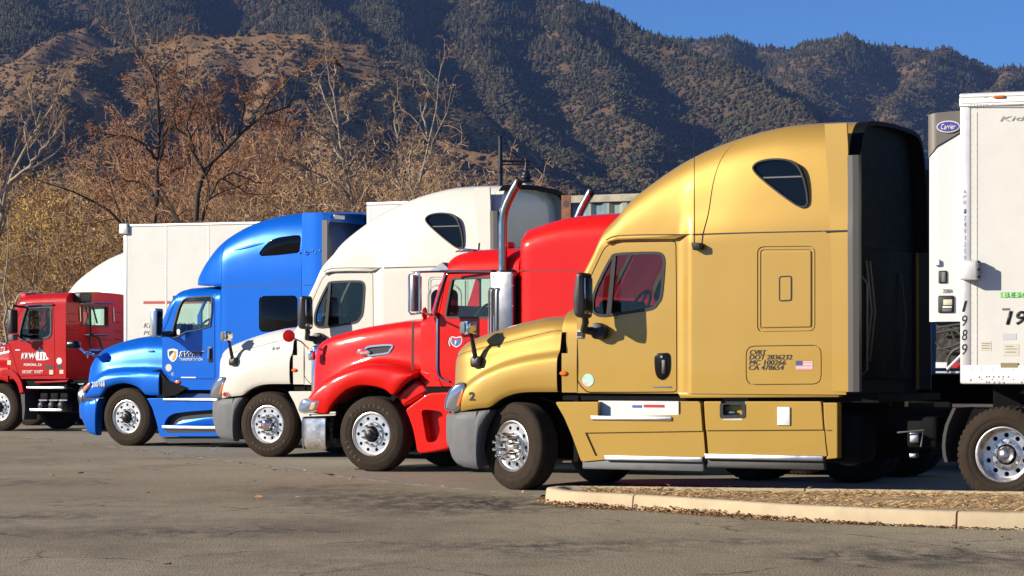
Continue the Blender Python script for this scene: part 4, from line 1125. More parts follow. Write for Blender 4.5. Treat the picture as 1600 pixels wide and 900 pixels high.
    us = np.unique(np.concatenate([np.linspace(u0, F.u(715), 30), np.linspace(F.u(715), u1, 14)]))
    m = loft(us, cab, 44, RW, 'cab')
    inner = loft(np.linspace(F.u(684), u1-.09, 16), lambda u: [(q[0], max(q[1], 1.25)) for q in cab(u, .07)], 36, RW, 'i')
    m = boolean(m, inner)
    wp = screen_cut(F, (679,488,.3), (698,424,.28))
    m = boolean(m, cutter(wp, .30, RW/2-.03)); m = boolean(m, cutter(wp, RW/2+.03, RW-.30))
    win = rounded(F.pts([(706,435.5),(768,433.5),(768,496.5),(740,496.5),(696,496),(698,480)], CV), .04, 4)
    m = boolean(m, cutter(win, -.2, .5)); m = boolean(m, cutter(win, RW-.5, RW+.2))
    # door groove
    dr = rounded(F.pts([(698,428),(768,426),(802,425),(803,612),(700,612),(688,600),(684,580),(684,500),(690,470)], CV), .05, 3)
    gro = MB().ring(offset(dr, .006), offset(dr, -.006), -.2, CV+.02).mesh('c', [])
    m = boolean(m, gro)
    C = use(m, 'cab')
    MB().prism(offset(win, .012), CV+.03, CV+.038).build('side_window', WINGL, t, False)
    MB().prism(offset(win, .012), RW-CV-.038, RW-CV-.03).build('side_window', WINGD, t, False)
    MB().ring(offset(win, .012), offset(win, -.014), CV-.006, CV+.06).build('window_frame', RUBBER, C)
    screen_glass(F, (679,488,.3), (698,424,.28), RW, .28, WINGL, t)
    cab_interior(F, t, RW, F.u(680), F.u(790), 2.05, .22)
    # chrome A-pillar line and door strip
    P = [(p[0], CV-.012, p[1]) for p in F.pts([(678,490),(687,459),(697,428)], CV)]; MB().tube(P, .013, 6).build('pillar_trim', CHROME, C)
    P = [(p[0], CV-.012, p[1]) for p in F.pts([(684,498),(683.5,575),(686,587),(692,593),(703,596)], CV)]; MB().tube(P, .014, 6).build('door_trim', CHROME, C)
    P = [(p[0], CV-.02, p[1]) for p in F.pts([(690,424),(740,424),(804,423)], CV)]; MB().tube(P, .018, 6).build('drip_rail', FRAMEB, C)
    # sun visor
    P = F.pts([(679,424),(699,410.5),(712,423)], .3)
    MB().prism([(P[0][0], P[0][1]), (P[1][0], P[1][1]), (P[2][0], P[2][1])], .16, RW-.16, bev=.005).build('sun_visor', STEEL, C)
    for k, v in enumerate((.45, .8, 1.21, 1.62, 1.97)):
        p = F(722, 390, .4); ml = MB().prism(rounded([(p[0]-.10, p[1]-.03), (p[0]-.0, p[1]+.02), (p[0]+.2, p[1]+.0), (p[0]+.15, p[1]-.03)], .015, 2), v-.04, v+.04, bev=.012).build('roof_marker', CHROME, C)
        MB().prism(rounded([(p[0]-.115, p[1]-.03), (p[0]-.02, p[1]+.018), (p[0]-.01, p[1]-.02)], .01, 2), v-.042, v+.042, bev=.01).build('marker_lens', AMBER, ml)
    MB().box(F.u(643), F.u(647), .25, RW-.25, 1.2, 2.0).build('gap_seal', FRAMEB, t, False)
    # pieces behind the front wheel
    e = use(panel(F, [(616,619),(646,592),(656,597),(672,611),(636,634),(631,637)], .14, .6, .06, .05).mesh('e', []), 'fender_extension')
    s = panel(F, [(632,640),(668,614),(704,612),(704,700),(692,703),(666,708),(651,709),(648,688),(643.5,668),(637,650)], .05, .6, .07, .03).mesh('s', [])
    s = boolean(s, cutter(rounded(F.pts([(656,640),(676,641),(690,644),(690,660),(680,690),(665,692)], .02), .06), -.1, .20))
    S = use(s, 'step_fairing')
    poly_strip(F, [(645.5,504),(644.5,540),(644.8,586)], .19, .03, 'hood_gap', INK, t)
    poly_strip(F, [(612,624),(628,606),(648,592)], .10, .07, 'fender_gap', FRAMEB, t)
    # mirror on a tube bracket
    mv = -.34
    pt = lambda x, y, v: (F(x, y, v)[0], v, F(x, y, v)[1])
    mb = MB()
    mb.tube([pt(768,424,CV-.03), pt(700,424,0.), pt(655,425,mv), pt(642,426,mv), pt(639,431,mv), pt(639,486,mv), pt(642,491,mv), pt(658,489,mv)], .014, 8)
    mb.tube([pt(655,425,mv), pt(655,489,mv)], .016, 8); mb.tube([pt(658,489,mv), pt(676,493,CV)], .012, 6)
    mi = mb.build('wing_mirror', CHROME, t)
    a = pt(649,487,mv); b = pt(649,430,mv); MB().prism(rrect(a[0]-.02, a[2], a[0]+.05, b[2], .03, 3), mv-.12, mv+.10, bev=.02).build('mirror_head', STEEL, mi)
    # round red mirrors
    for (x, y, v, bx, by, bv) in ((663,490,.0,684,498,CV), (451.5,525,.12,483,545,.5)):
        c = pt(x, y, v); bp = pt(bx, by, bv)
        rm = MB().tube([bp, ((c[0]*.4+bp[0]*.6), (c[1]*.4+bp[1]*.6), (c[2]*.4+bp[2]*.6)+.03), c], .011, 6).build('round_mirror', CHROME, t)
        o = MB().lathe([(.0005,-.03),(.055,-.02),(.082,.0),(.085,.014),(.0005,.02)], 'x', 24).build('mirror_head', RED, rm, loc=c); o.rotation_euler = (0, 0, R(-62 if x < 500 else 8))
    c = pt(486.5, 555, .35); MB().rbox(c[0]-.03, c[0]+.05, .30, .40, c[2]-.07, c[2]+.06, .025).build('hood_lamp', CHROME, H)
    # sleeper
    SV = .03
    zs = curve(F, [(806,377,.3),(808,371,.3),(813,366,.3),(827,358,.3),(847,351.5,.3),(873,343,.3),(900,338,.3),(933,335,.3),(1000,332,.3),(1100,331,.3)])
    u2 = F.u(806); u3 = F.u(1075)
    ei = lambda u: pchip([u2, u2+.03, u2+.10, u2+.2, u3], [.10, .04, .01, 0, 0], u)
    def slp(u): return rsec(SV+float(ei(u)), 1.16, float(zs(u)), .30, .34, RW, .05)
    m = loft(np.unique(np.concatenate([np.linspace(u2, u2+.25, 9), np.linspace(u2+.25, u3, 20)])), slp, 44, RW, 'sleeper')
    SL = use(m, 'sleeper')
    poly_strip(F, [(810,423.5),(870,422.5),(1000,421)], SV, .012, 'panel_seam', mat('dark_red_seam', (.25,.004,.004), .5), SL, .001)
    mb = MB()
    for x in np.arange(812, 1000, 5.2): p = F(x, 421.5, SV); mb.lathe([(.0005,-.004),(.006,-.003),(.008,.003)], 'y', 6, (p[0], SV, p[1]))
    tag(mb.build('rivets', RED, SL), kind='stuff')
    # exhaust: guard, grab rails, pipes
    for near in (1, 0):
        vv = .10 if near else RW-.10
        a = F(768, 560, .02); b = F(804, 424.5, .02)
        gd = MB().prism(rrect(a[0], a[1], b[0], b[1], .03, 3), vv-.13, vv+.13, bev=.02).build('exhaust_guard', STEEL, t)
        if near:
            for k, x in enumerate((764, 772.5)):
                p = [pt(x, 540, -.06), pt(x, 456, -.06), pt(x+1, 451.5, -.06), pt(x+4, 450, -.05), pt(x+6, 454, -.02), pt(x+6, 460, -.0)]
                MB().tube(p, .013, 8).build('grab_rail', CHROME, gd)
            mb = MB()
            for (x, y) in ((801,446),(801,478),(801,510),(771,432),(801,430)): p = F(x, y, -.03); mb.lathe([(.0005,-.008),(.010,-.006),(.013,.006)], 'y', 8, (p[0], -.03, p[1]))
            tag(mb.build('bolts', CHROME, gd), kind='stuff')
        Z = lambda x, y: F(x, y, .10)
        P = [Z(785.5,427), Z(785.5,400), Z(785.5,350), Z(786.5,338), Z(789,326), Z(794,314), Z(801,300), Z(805,293)]
        ex = MB().tube([(p[0], vv, p[1]) for p in P], .060, 20)
        e = ex.build('exhaust_stack', mat('stack_steel', (.40,.39,.38), .22, 1, var=.1, vscale=6), t)
        d = (Vector((P[-1][0], 0, P[-1][1]))-Vector((P[-2][0], 0, P[-2][1]))).normalized(); p = Vector((P[-1][0], vv, P[-1][1]))
        MB().tube([p-d*.03, p+d*.10], [.061, .0605], 20).build('exhaust_tip', mat('stack_steel2', (.40,.39,.38), .22, 1), e)
        # slanted dark mouth of the pipe
        mb = MB(); n = 20; vs = []; nx = Vector((d.z, 0, -d.x))
        for k in range(n):
            q = 2*math.pi*k/n; vs.append(tuple(p+d*(.02+.11*(1-math.cos(q))/2)+nx*((.0615)*math.cos(q))+Vector((0, 1, 0))*((.0615)*math.sin(q))))
        for k in range(n):
            q = 2*math.pi*k/n; vs.append(tuple(p+d*(.115)+nx*((.061)*math.cos(q))+Vector((0, 1, 0))*((.061)*math.sin(q))))
        mb.add(vs, [tuple(range(n, 2*n))]+[(k, (k+1) % n, n+(k+1) % n, n+k) for k in range(n)]).build('exhaust_mouth', INK, e)
        if near: MB().lathe([(.073,0),(.09,.01),(.09,.05),(.073,.06)], 'z', 20, (P[0][0], vv, P[0][1]-.02)).build('clamp', STEEL, e)
    # small lamp on the sleeper front above the cab roof, aerials
    p = F(770, 384, .6); MB().rbox(p[0]+.02, p[0]+.16, .75, .95, p[1]-.04, p[1]+.06, .02).build('roof_lamp', INKR, C)
    p = F(748, 390, .45); MB().tube([(p[0], .45, p[1]), (p[0]+.01, .45, p[1]+.09)], .012, 6).build('roof_aerial', INK, C)
    # highway shield sticker
    v = CV; sh = loop_smooth(F.pts([(704,530),(706,525.5),(713,527),(720,525.5),(722,530),(721.5,535.5),(718,540),(713,542.5),(708,540),(704.5,535.5)], v), 40)
    k = MB().prism(sh, v-.003, v+.004).build('shield_sticker', INKW, C, False); MB().prism(offset(sh, -.012), v-.0045, v).build('shield_field', INKB, k, False)
    a = F(705, 530.8, v); b = F(721, 527.5, v); MB().box(a[0]+.005, b[0]-.005, v-.0058, v-.004, a[1], b[1]-.005).build('shield_band', INKR, k, False)
    put_text(F, '1', 711.2, 714.2, 535.5, 6.5, k, v, INKW, 0, .03, .0065)
    for q in range(2): poly_strip(F, [(703-q*2.2,541),(701.3-q*2.2,535),(703-q*1.8,528)], v, .012, 'sticker_stripe', INK if q else INKW, C, .003)
    put_text(F, 'I-1', 724, 733, 533, 9, C, v, INKR, .3, .0)
    # seam between hood and cab, chassis, wheels
    chassis(t, 7.6, RW, (5.5, 6.8), lambda mb: (mb.rbox(1.3, 3.6, .12, .72, .35, 1.0, .25), mb.rbox(1.3, 3.6, RW-.72, RW-.12, .35, 1.0, .25), mb.box(.6, 3.9, .15, RW-.15, 1.05, 1.15)))
    w = wheel(t, 0, .05, 1, 'steer', 'black'); w.rotation_euler = (0, 0, 0)
    arc_text('Firestone', w, .368, R(140), R(11.5), -.0125, .05, mat('tyre_lettering', (.085,.066,.048), .8))
    arc_text('FS561', w, .368, R(-118), R(-11.5*-1), -.0125, .05, mat('tyre_lettering', (.085,.066,.048), .8))
    wheel(t, 0, RW-.05, -1, 'steer', 'black', full=False)
    for u in (5.5, 6.8): duals(t, u, RW)
    arch_liner(t, RW)
    return t
red_truck()
print('red done')
# ------------------------------------------------------------------ white sleeper tractor (same model as the gold one)
WF = Frame(-3.83, 39.75, YAW)
wa = aero_tractor(WF, WHITE, 'cream white sleeper tractor between the blue and the bright red one')
def white_details():
    t = wa['t']
    # side window where the gold truck has its hatch
    a = WF(673, 452); b = WF(712, 494)
    o = rrect(WF.u(674), WF(690, 520)[1], WF.u(716), WF(690, 452)[1], .10, 5)
    MB().ring(offset(o, .07), offset(o, .045), -.004, .02).build('panel_seam', mat('white_seam', (.35,.34,.30), .5), t)
    MB().prism(o, -.006, .02, bev=.004).build('sleeper_window', DARKGL, t)
    put(name='luggage_door', me=(lambda m: (m.materials.__setitem__(0, WHITE), m)[1])(AM['plate'].copy()), parent=t, wn=True)
    put(name='sleeper_hatch', me=(lambda m: (m.materials.__setitem__(0, WHITE), m)[1])(AM['hatch'].copy()), parent=t, wn=True)
    q = WF(354.5, 616, .06); put_text(WF, '405', 348.5, 361, 616.2, 7.2, wa['hood'], .06, INKR, 0, .02, .06-AM['hoodv'](*q)+.007)
    q = WF(432, 544.5, .14); put_text(WF, 'SR 405', 425.5, 438.5, 544.5, 6.5, wa['hood'], .14, INKG, 0, .005, .14-AM['hoodv'](*q)+.006)
white_details()
FW = Frame(-11.25, 59.3, YAW)
wf = aero_tractor(FW, WHITE, 'white sleeper tractor almost hidden behind the maroon day cab')
wheels_letter = mat('tyre_lettering', (.085,.066,.048), .8)
def near_steer(t, R0=100):
    return [c for c in t.children if c.name.startswith('wheel') and c.location.x < .5 and c.location.y < 1 and 'liner' not in c.name][0]
w = near_steer(wa['t']); w.rotation_euler = (0, 0, 0)
arc_text('Firestone', w, .368, R(140), R(11.5), -.0125, .05, wheels_letter); arc_text('Firestone', w, .368, R(-40), R(11.5), -.0125, .05, wheels_letter)

# ------------------------------------------------------------------ blue tractor
BF = Frame(-6.81, 45.0, YAW); BW = 2.42
def blue_truck():
    F = BF; t = F.root('semi_truck'); tag(t, 'bright blue sleeper tractor with tall domed roof and shield logo', 'truck')
    use = lambda me, nm, par=t, m=BLUE: (me.materials.append(m) if not len(me.materials) else None, put(nm, me, par, True))[1]
    zb = curve(F, [(126,622),(140,620.5),(154,619),(165,606),(180,600),(192,598.5),(204,601),(216,607),(226,616.5),(235,617.5),(250,617.5)])
    zc = curve(F, [(133,606),(140,598),(150,588.5),(165,581.5),(192,578),(225,577.5),(249,579)], .05)
    zt = curve(F, [(132,585),(135,573),(139,563),(150,555),(169,543),(192,534),(217,527),(240,523),(249,521.5)], .6)
    uf = F.u(131.5, .3); ur = F.u(247)
    ins = lambda u: pchip([uf, uf+.07, uf+.18, uf+.36, uf+.6, ur], [.34, .18, .08, .02, 0, 0], u)
    drop = lambda u: pchip([uf, uf+.06, uf+.16, uf+.3, ur], [.12, .05, .015, 0, 0], u)
    def hood(u):
        e = float(ins(u)); b = float(zb(u)); c = max(float(zc(u)), b+.12); t_ = max(float(zt(u)-drop(u)), c+.12)
        return [(.04+e,b),(.02+e,b+.02),(.01+e,b+(c-b)*.5),(.02+e,c-.10),(.06+e,c-.02),(.13+e,c+.03),(.17+e,c+.35*(t_-c)),(.21+e,c+.6*(t_-c)),(.30+e,c+.8*(t_-c)),(.42+e,c+.92*(t_-c)),(.55+e,t_-.015),(.8,t_+.01),(BW/2,t_+.04)]
    us = np.unique(np.concatenate([np.linspace(uf, uf+.35, 12), np.linspace(uf+.35, ur, 40)]))
    m = loft(us, hood, 54, BW, 'hood')
    m = boolean(m, cutter([(-.92,.2),(-.92,.9),(-.6,1.0),(-.35,1.06),(0,1.10),(ur+.1,1.10),(ur+.1,.2)], .10, BW-.10))
    H = use(m, 'hood')
    # bumper
    bz = curve(F, [(121,655),(127,664),(133,676),(140,679),(147,680.5),(147.5,668),(148.5,650),(150.5,634),(154,624)])
    bt = curve(F, [(121,629),(130,626.5),(154,622)])
    ub = F.u(122.5, .3); ue = F.u(153.5)
    bi = lambda u: pchip([ub, ub+.06, ub+.18, ub+.36, ue], [.42, .24, .10, .02, .0], u)
    def bump(u):
        e = float(bi(u)); t_ = float(bt(u)); b = min(float(bz(u)), t_-.02); return [(.08+e,b),(.04+e,b+.05*(t_-b)),(.02+e,b+.25*(t_-b)),(.01+e,b+.6*(t_-b)),(.02+e,t_-.05*(t_-b)),(.05+e,t_),(.5,t_+.001),(BW/2,t_+.002)]
    us = np.unique(np.concatenate([np.linspace(ub, ub+.4, 14), np.linspace(ub+.4, F.u(146.8), 5), np.linspace(F.u(147.2), ue, 12)]))
    m = boolean(loft(us, bump, 34, BW, 'bumper'), cutter([(-.86,0),(-.86,1.3),(.3,1.3),(.3,0)], .22, BW-.22))
    Bp = use(m, 'bumper')
    MB().rbox(F.u(130, .1), F.u(147), .06, BW-.06, .255, .29, .01).build('bumper_lip', GREYP, Bp)
    hl = rounded(F.pts([(131,612),(134,604),(140,599),(145,597.5),(143,603),(137,610),(132,614)], .08), .02, 3)
    MB().prism(hl, .02, .3, bev=.015).build('headlight', mat('pink_lens', (.72,.30,.22), .15, 0, 1), H)
    gp = F.u(133, .5)+.30; MB().rbox(gp-.03, gp+.05, .5, BW-.5, .95, 1.6, .03).build('grille', BLACKP, H)
    # cab
    CV = .09
    ct = curve(F, [(247,524,.5),(253,516,.35),(264,496,.3),(273,472,.28),(279,460.5,.28),(286,454.5,.3),(296,452,.35),(307,450.5,.4),(346,449.5,.4)])
    u0 = F.u(248.5); u1 = F.u(345)
    ib = lambda u: pchip([u0, F.u(335), F.u(342), u1], [CV, CV, CV-.02, CV-.06], u)
    def cab(u, o=0.):
        t_ = float(ct(u))-o; k = max(0., min(1., (t_-2.5)/.25)); return rsec(float(ib(u))+o, 1.0, t_, .12+.1*k, .10+.14*k, BW, .05)
    m = loft(np.unique(np.concatenate([np.linspace(u0, F.u(290), 30), np.linspace(F.u(290), u1, 18)])), cab, 44, BW, 'cab')
    inner = loft(np.linspace(F.u(254), u1-.04, 18), lambda u: [(q[0], max(q[1], 1.15)) for q in cab(u, .07)], 36, BW, 'i')
    m = boolean(m, inner)
    wp = screen_cut(F, (255,513,.35), (280,459,.28))
    m = boolean(m, cutter(wp, .22, BW/2-.03)); m = boolean(m, cutter(wp, BW/2+.03, BW-.22))
    win = rounded(F.pts([(268,525),(270,512),(279,480),(285,468.5),(293,464.5),(331.5,462),(331.5,485),(328.5,511),(304.5,516),(292,517.5),(279,525.5),(271,527)], CV), .05, 4)
    m = boolean(m, cutter(win, -.2, .5)); m = boolean(m, cutter(win, BW-.5, BW+.2))
    dr = rounded(F.pts([(250,575),(249,530),(262,503),(272,474),(281,459.5),(292,456.5),(335,455),(336,592),(267,592)], CV), .05, 3)
    m = boolean(m, MB().ring(offset(dr, .006), offset(dr, -.006), -.2, CV+.02).mesh('c', []))
    C = use(m, 'cab')
    MB().prism(offset(win, .012), CV+.03, CV+.038).build('side_window', WINGL, t, False)
    MB().prism(offset(win, .012), BW-CV-.038, BW-CV-.03).build('side_window', WINGL, t, False)
    fr = MB().ring(offset(win, .006), offset(win, -.018), CV-.008, CV+.06).build('window_frame', RUBBER, C)
    P = [(p[0], CV-.012, p[1]) for p in F.pts([(331.5,464),(331.5,485),(328.5,510),(304.5,516),(292,517.5),(279,525.5),(270,527)], CV)]; MB().tube(P, .012, 6).build('window_trim', CHROME, C)
    screen_glass(F, (255,513,.35), (280,459,.28), BW, .22, WINGL, t)
    cab_interior(F, t, BW, F.u(262), F.u(338), 2.02, .2, floor=1.2)
    # visor inside
    p = F(300, 467, .6); MB().rbox(p[0]-.35, p[0]+.35, .5, 1.0, p[1]-.04, p[1]+.06, .02).build('sun_visor', INTER, C)
    # sleeper and dome
    zt2 = curve(F, [(307,444,.55),(309,437,.5),(313,427.5,.5),(318,420,.45),(333.5,399,.42),(350,380,.4),(369,365,.36),(388,353.5,.34),(411,344,.32),(437,337,.3),(471,333,.3),(506,332,.3)])
    us0 = F.u(309, .5); us1 = F.u(505)
    zlow = F(330, 449, .1)[1]
    uj = F.u(345.5)
    def zb2(u): return 1.02 if u > uj else zlow+.06*max(0, (uj-u)/.9)
    ei = lambda u: pchip([us0, us0+.06, us0+.16, us0+.34, us0+.6, us0+.9, us1], [.62, .42, .28, .15, .06, .0, 0], u)
    def slp(u):
        b = zb2(u); t_ = float(zt2(u)); e = float(ei(u))*(1 if u < uj else max(0, 1-(u-uj)/.1)); h = t_-zlow
        z1 = max(t_-min(1.1, h*.85), b+.02)
        return [(e+.03 if u < uj else e,b),(e-.0,b+.3*(z1-b)),(e,z1),(e+.015,z1+.35*(t_-z1)),(e+.05,z1+.6*(t_-z1)),(e+.12,z1+.8*(t_-z1)),(e+.22,z1+.93*(t_-z1)),(e+.38,t_),(max(.8,e+.5),t_+.03),(BW/2,t_+.045)]
    us = np.unique(np.concatenate([np.linspace(us0, us0+.4, 14), np.linspace(us0+.4, uj-.004, 10), [uj+.004], np.linspace(uj+.02, F.u(471), 26)]))
    m = loft(us, slp, 60, BW, 'sleeper')
    rw = rounded(F.pts([(405,396),(412,385),(422,375),(434,370.5),(460,367),(468,367.5),(469.8,374),(468.8,395),(434,399),(409,400.5)], .03), .05, 4)
    sw = rrect(F.u(404.5), F(430, 518.5)[1], F.u(465), F(430, 462)[1], .09, 5)
    m = boolean(m, MB().prism(rw, -.2, .13).mesh('c', [])); m = boolean(m, MB().prism(sw, -.1, .02).mesh('c', []))
    S = use(m, 'sleeper')
    MB().prism(offset(rw, -.004), .035, .15, bev=.01).build('roof_window', DARKGL, S)
    MB().prism(offset(sw, -.004), .0015, .03, bev=.006).build('sleeper_window', DARKGL, S)
    seam = mat('blue_seam', (.004,.03,.12), .5)
    poly_strip(F, [(346,448.5),(380,447),(420,445.6),(470,444)], .0, .014, 'panel_seam', seam, S, .001)
    # styling ridges on the dome
    for L in ([(345,403,.05),(368,391,.03),(395,384,.02),(420,378,.02)], [(325,425,.14),(350,415,.06),(375,407.5,.01),(410,404,.0)]):
        pts = []
        for (x, y, v) in L: p = F(x, y, v); pts.append((p[0], v+.035, p[1]))
        MB().tube(resample(pts, 16), list(.030*np.sin(np.linspace(.1, 3.04, 16))+.004), 10).build('dome_ridge', BLUE, S)
    # side extender
    P = []; Q = []
    for y in np.linspace(333, 606, 24):
        a = F(471.8, y); b = F(505.5, y); top = slp(F.u(470)); Z = resample(top, 60)
        vv = float(np.interp(a[1], Z[:30, 1], Z[:30, 0])) if a[1] > 2.6 else 0.
        vv = min(vv, .30)
        P.append([(a[0]+(b[0]-a[0])*s, vv-.004-.04*math.sin(s*2.2), a[1]) for s in np.linspace(0, 1, 7)])
    P = np.array(P)
    for sgn, off in ((1, 0), (-1, BW)):
        A = P.copy(); A[:, :, 1] = off+sgn*P[:, :, 1]; B_ = A+np.array([0, sgn*.03, 0])
        mb = MB(); mb.grid(A); mb.grid(B_); mb.grid(np.stack([A[:, -1], B_[:, -1]], 1)); mb.grid(np.stack([A[:, 0], B_[:, 0]], 1)); mb.grid(np.stack([A[0], B_[0]], 1)); mb.grid(np.stack([A[-1], B_[-1]], 1))
        mb.build('side_extender', BLUE, t)
        e = A[1:, -1]; mb = MB(); mb.grid(np.stack([e+(-.003, -sgn*.012, 0), e+(.10, -sgn*.014, 0), e+(.10, sgn*.03, 0), e+(-.003, sgn*.03, 0)], 1)); mb.build('extender_seal', GREYP, t)
    poly_strip(F, [(472,394.2),(506,393)], -.046, .01, 'panel_seam', seam, S, .001); poly_strip(F, [(472,445),(506,445)], -.046, .006, 'panel_seam', seam, S, .001)
    mb = MB()
    for (x, y) in ((467,395),(477.5,393.5),(478,396.5),(489.5,391.5),(481,397),(494,395),(501,391.5)): p = F(x, y, -.03); mb.lathe([(.0005,-.012),(.014,-.008),(.018,.004)], 'y', 8, (p[0], -.042 if x > 471 else -.0, p[1]))
    tag(mb.build('rivets', BLUE, S), kind='stuff')
    # open rear of the roof fairing and back wall
    ue2 = F.u(505.5); sec = resample(slp(F.u(471)), 50); far = sec[:-1][::-1].copy(); far[:, 0] = BW-far[:, 0]; L = np.concatenate([sec, far]); L = L[L[:, 1] > 3.3]
    c0 = np.array([BW/2, 3.0]); mb = MB(); ua = F.u(471)
    P = np.stack([np.column_stack([np.full(len(L), u), l]) for u, l in ((ua, L), (ue2, L), (ue2, c0+(L-c0)*.97), (ua, c0+(L-c0)*.97))], 1)
    mb.grid(P); mb.build('roof_trailing_edge', BLUE, t)
    P = np.stack([np.column_stack([np.full(len(L), u), l]) for u, l in ((ue2+.001, L*1.0), (ue2+.12, c0+(L-c0)*1.0), (ue2+.12, c0+(L-c0)*.965), (ue2+.001, c0+(L-c0)*.965))], 1)
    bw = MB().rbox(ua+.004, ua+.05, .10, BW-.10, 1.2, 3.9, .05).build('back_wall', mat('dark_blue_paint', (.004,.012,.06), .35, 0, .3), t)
    a = F(519, 338, .4); MB().rbox(ue2+.02, ue2+.05, .28, .62, a[1]-.05, a[1]+.02, .01).build('rear_lamp', STICK, t)
    MB().tube([(ue2, .5, 1.4), (ue2+.1, .52, 2.0), (ue2, .55, 2.6)], .018, 6).build('air_line', RUBBER, bw)
    # rocker, skirt, steps
    use(panel(F, [(258,593.5),(338,593),(338,606),(268,607)], CV+.02, .4, .01, .005).mesh('r', []), 'rocker_panel')
    MB().prism(F.pts([(238,580),(248,577),(262,594),(292,606),(276,617),(252,621),(244,620)], .06), .055, .5).build('wheel_arch_rear', FRAMEB, t, False)
    p = F(276, 597, .05); MB().lathe([(.0005,-.04),(.04,-.034),(.055,-.012),(.06,.05)], 'y', 16).build('side_marker', AMBER, t, loc=(p[0], .10, p[1])).scale = (1.2, 1, .6)
    sk = panel(F, [(229.5,622.5),(270,622),(400,619),(470,617),(470,678),(330,682),(249.5,682),(244.5,660),(237.5,637)], .0, .18, .02, .008).mesh('s', [])
    rec = rounded(F.pts([(256.5,664),(259,656),(264,650),(272,646),(290,643.5),(326,640.5),(420,636),(420,662),(326,664)], .0), .03, 3)
    sk = boolean(sk, cutter(rec, -.1, .10))
    K = use(sk, 'side_fairing')
    MB().prism(offset(rec, -.004), .094, .12).build('recess_liner', INK, K)  # black sheet painting in the shadow under the recess's upper edge
    MB().prism(rounded(F.pts([(274,664),(278,660),(288,656),(326,652),(420,648),(420,663)], .06), .02, 2), .055, .10, bev=.01).build('fairing_insert', BLUE, K)
    o = panel(F, [(229.5,622.5),(470,617),(470,678),(330,682),(249.5,682),(244.5,660),(237.5,637)], .0, .18, .02, .008).mesh('s', []); o = use(o, 'side_fairing'); o.scale = (1, -1, 1); o.location = (0, BW, 0)
    a = F(256, 625.8); b = F(420, 621); MB().rbox(a[0], b[0], -.03, .2, a[1], F(256, 622.6)[1], .008).build('step_tread', ALU, K)
    a = F(260, 613); MB().box(a[0], F.u(420), .2, .32, F(300, 621)[1], F(300, 607.5)[1]).build('step_plate', mat('tread_blue', (.012,.05,.17), .5, var=.3, vscale=14), t, False)
    a = F(254, 670.5); b = F(420, 660.5); MB().rbox(a[0], b[0], -.03, .12, a[1], F(254, 665)[1], .012).build('step_rail', STEEL, K)
    MB().prism(rounded(F.pts([(258,672),(420,668.5),(420,674),(262,676.5)], .0), .01, 2), -.004, .01).build('lower_groove', INK, K)
    MB().prism(rounded(F.pts([(252,683),(420,680),(420,690),(262,692.5)], .08), .02, 2), .07, .10).build('lower_skirt', RUBBER, K)
    # mirror, handle, logos
    mv = -.32; pt = lambda x, y, v: (F(x, y, v)[0], v, F(x, y, v)[1])
    mi = MB().tube([pt(266,522,CV), pt(256,522,-.1), pt(247,524,mv+.04)], [.06,.05,.05], 10).build('wing_mirror', BLACKP, t)
    a = pt(245.5,527,mv); b = pt(245.5,482,mv)
    MB().prism(rounded([(a[0]-.075, a[2]), (a[0]+.06, a[2]), (b[0]+.07, b[2]), (b[0]-.07, b[2])], .03, 3), mv-.13, mv+.10, bev=.03).build('mirror_head', SATIN, mi)
    MB().rbox(a[0]+.058, a[0]+.072, mv-.10, mv+.07, a[2]+.04, b[2]-.05, .01).build('mirror_glass', BLACKG, mi)
    p0 = pt(327.5,560,CV); p1 = pt(328,544,CV); MB().prism(rounded(F.pts([(324,542),(332,541),(333,566),(326,567)], CV), .03, 3), CV-.008, CV+.01, bev=.004).build('handle_recess', INK, C)
    MB().tube([(p0[0], CV-.03, p0[2]), (p1[0], CV-.03, p1[2])], .018, 8).build('door_handle', CHROME, C)
    shd = rounded(F.pts([(262,546.5),(270,544.5),(278,546.5),(277.5,557),(275,562),(270,566),(265,562),(262.5,557)], CV), .02, 3)
    k = MB().prism(shd, CV-.003, CV+.004).build('shield_logo', INKW, C, False)
    gd = mat('logo_gold', (.55,.34,.06), .35, .4)
    MB().prism(F.pts([(270,548),(275.8,549),(275.5,557),(273.5,561),(270,564),(268,563),(273,554)], CV), CV-.0045, CV).build('shield_half', gd, k, False)
    MB().prism(F.pts([(264,549),(269.5,547.5),(272,549),(266,556),(264.5,558)], CV), CV-.0045, CV).build('shield_half', mat('logo_navy', (.01,.015,.05), .5), k, False)
    MB().prism(F.pts([(266,559.5),(271,552.5),(273,552.5),(268,560.5)], CV), CV-.0052, CV).build('shield_slash', INKW, k, False)
    put_text(F, 'SWIFT', 279.6, 320.8, 553.4, 9.6, C, CV, INKW, .25, .055, .003)
    put_text(F, 'SWIFT', 281, 319.5, 553.4, 8, C, CV, INK, .25, .02, .006)
    put_text(F, 'TRANSPORTATION', 280.5, 317, 561.6, 4.3, C, CV, INKW, .2, .015, .003)
    S_ = resample(hood(F.u(156, .05)), 60); hv = float(np.interp(F(156, 600, .05)[1], S_[:40, 1], S_[:40, 0])); put_text(F, '200168', 145.5, 166.5, 600.3, 9, H, .05, INKW, 0, .02, .05-hv+.012, tilt=R(-3))
    p = F(263.5, 574.5, CV); MB().disc((p[0], CV-.002, p[1]), .065, 'y', 20, .003).build('round_sticker', PALEST, C, False)
    p = F(273, 527-8, CV); o = rrect(F.u(270.5), F(273, 523)[1], F.u(275.5), F(273, 514)[1], .03, 3); MB().prism(o, CV+.02, CV+.03).build('window_sticker', STICK, t, False)
    a = F(283, 590.6, CV); b = F(306, 588.9, CV); MB().box(a[0], b[0], CV-.002, CV+.004, a[1], b[1]).build('sticker_strip', INKW, C, False)
    put_text(F, 'C', 268, 272.5, 584.5, 4.5, C, CV, INKW, 0, .02, .003)
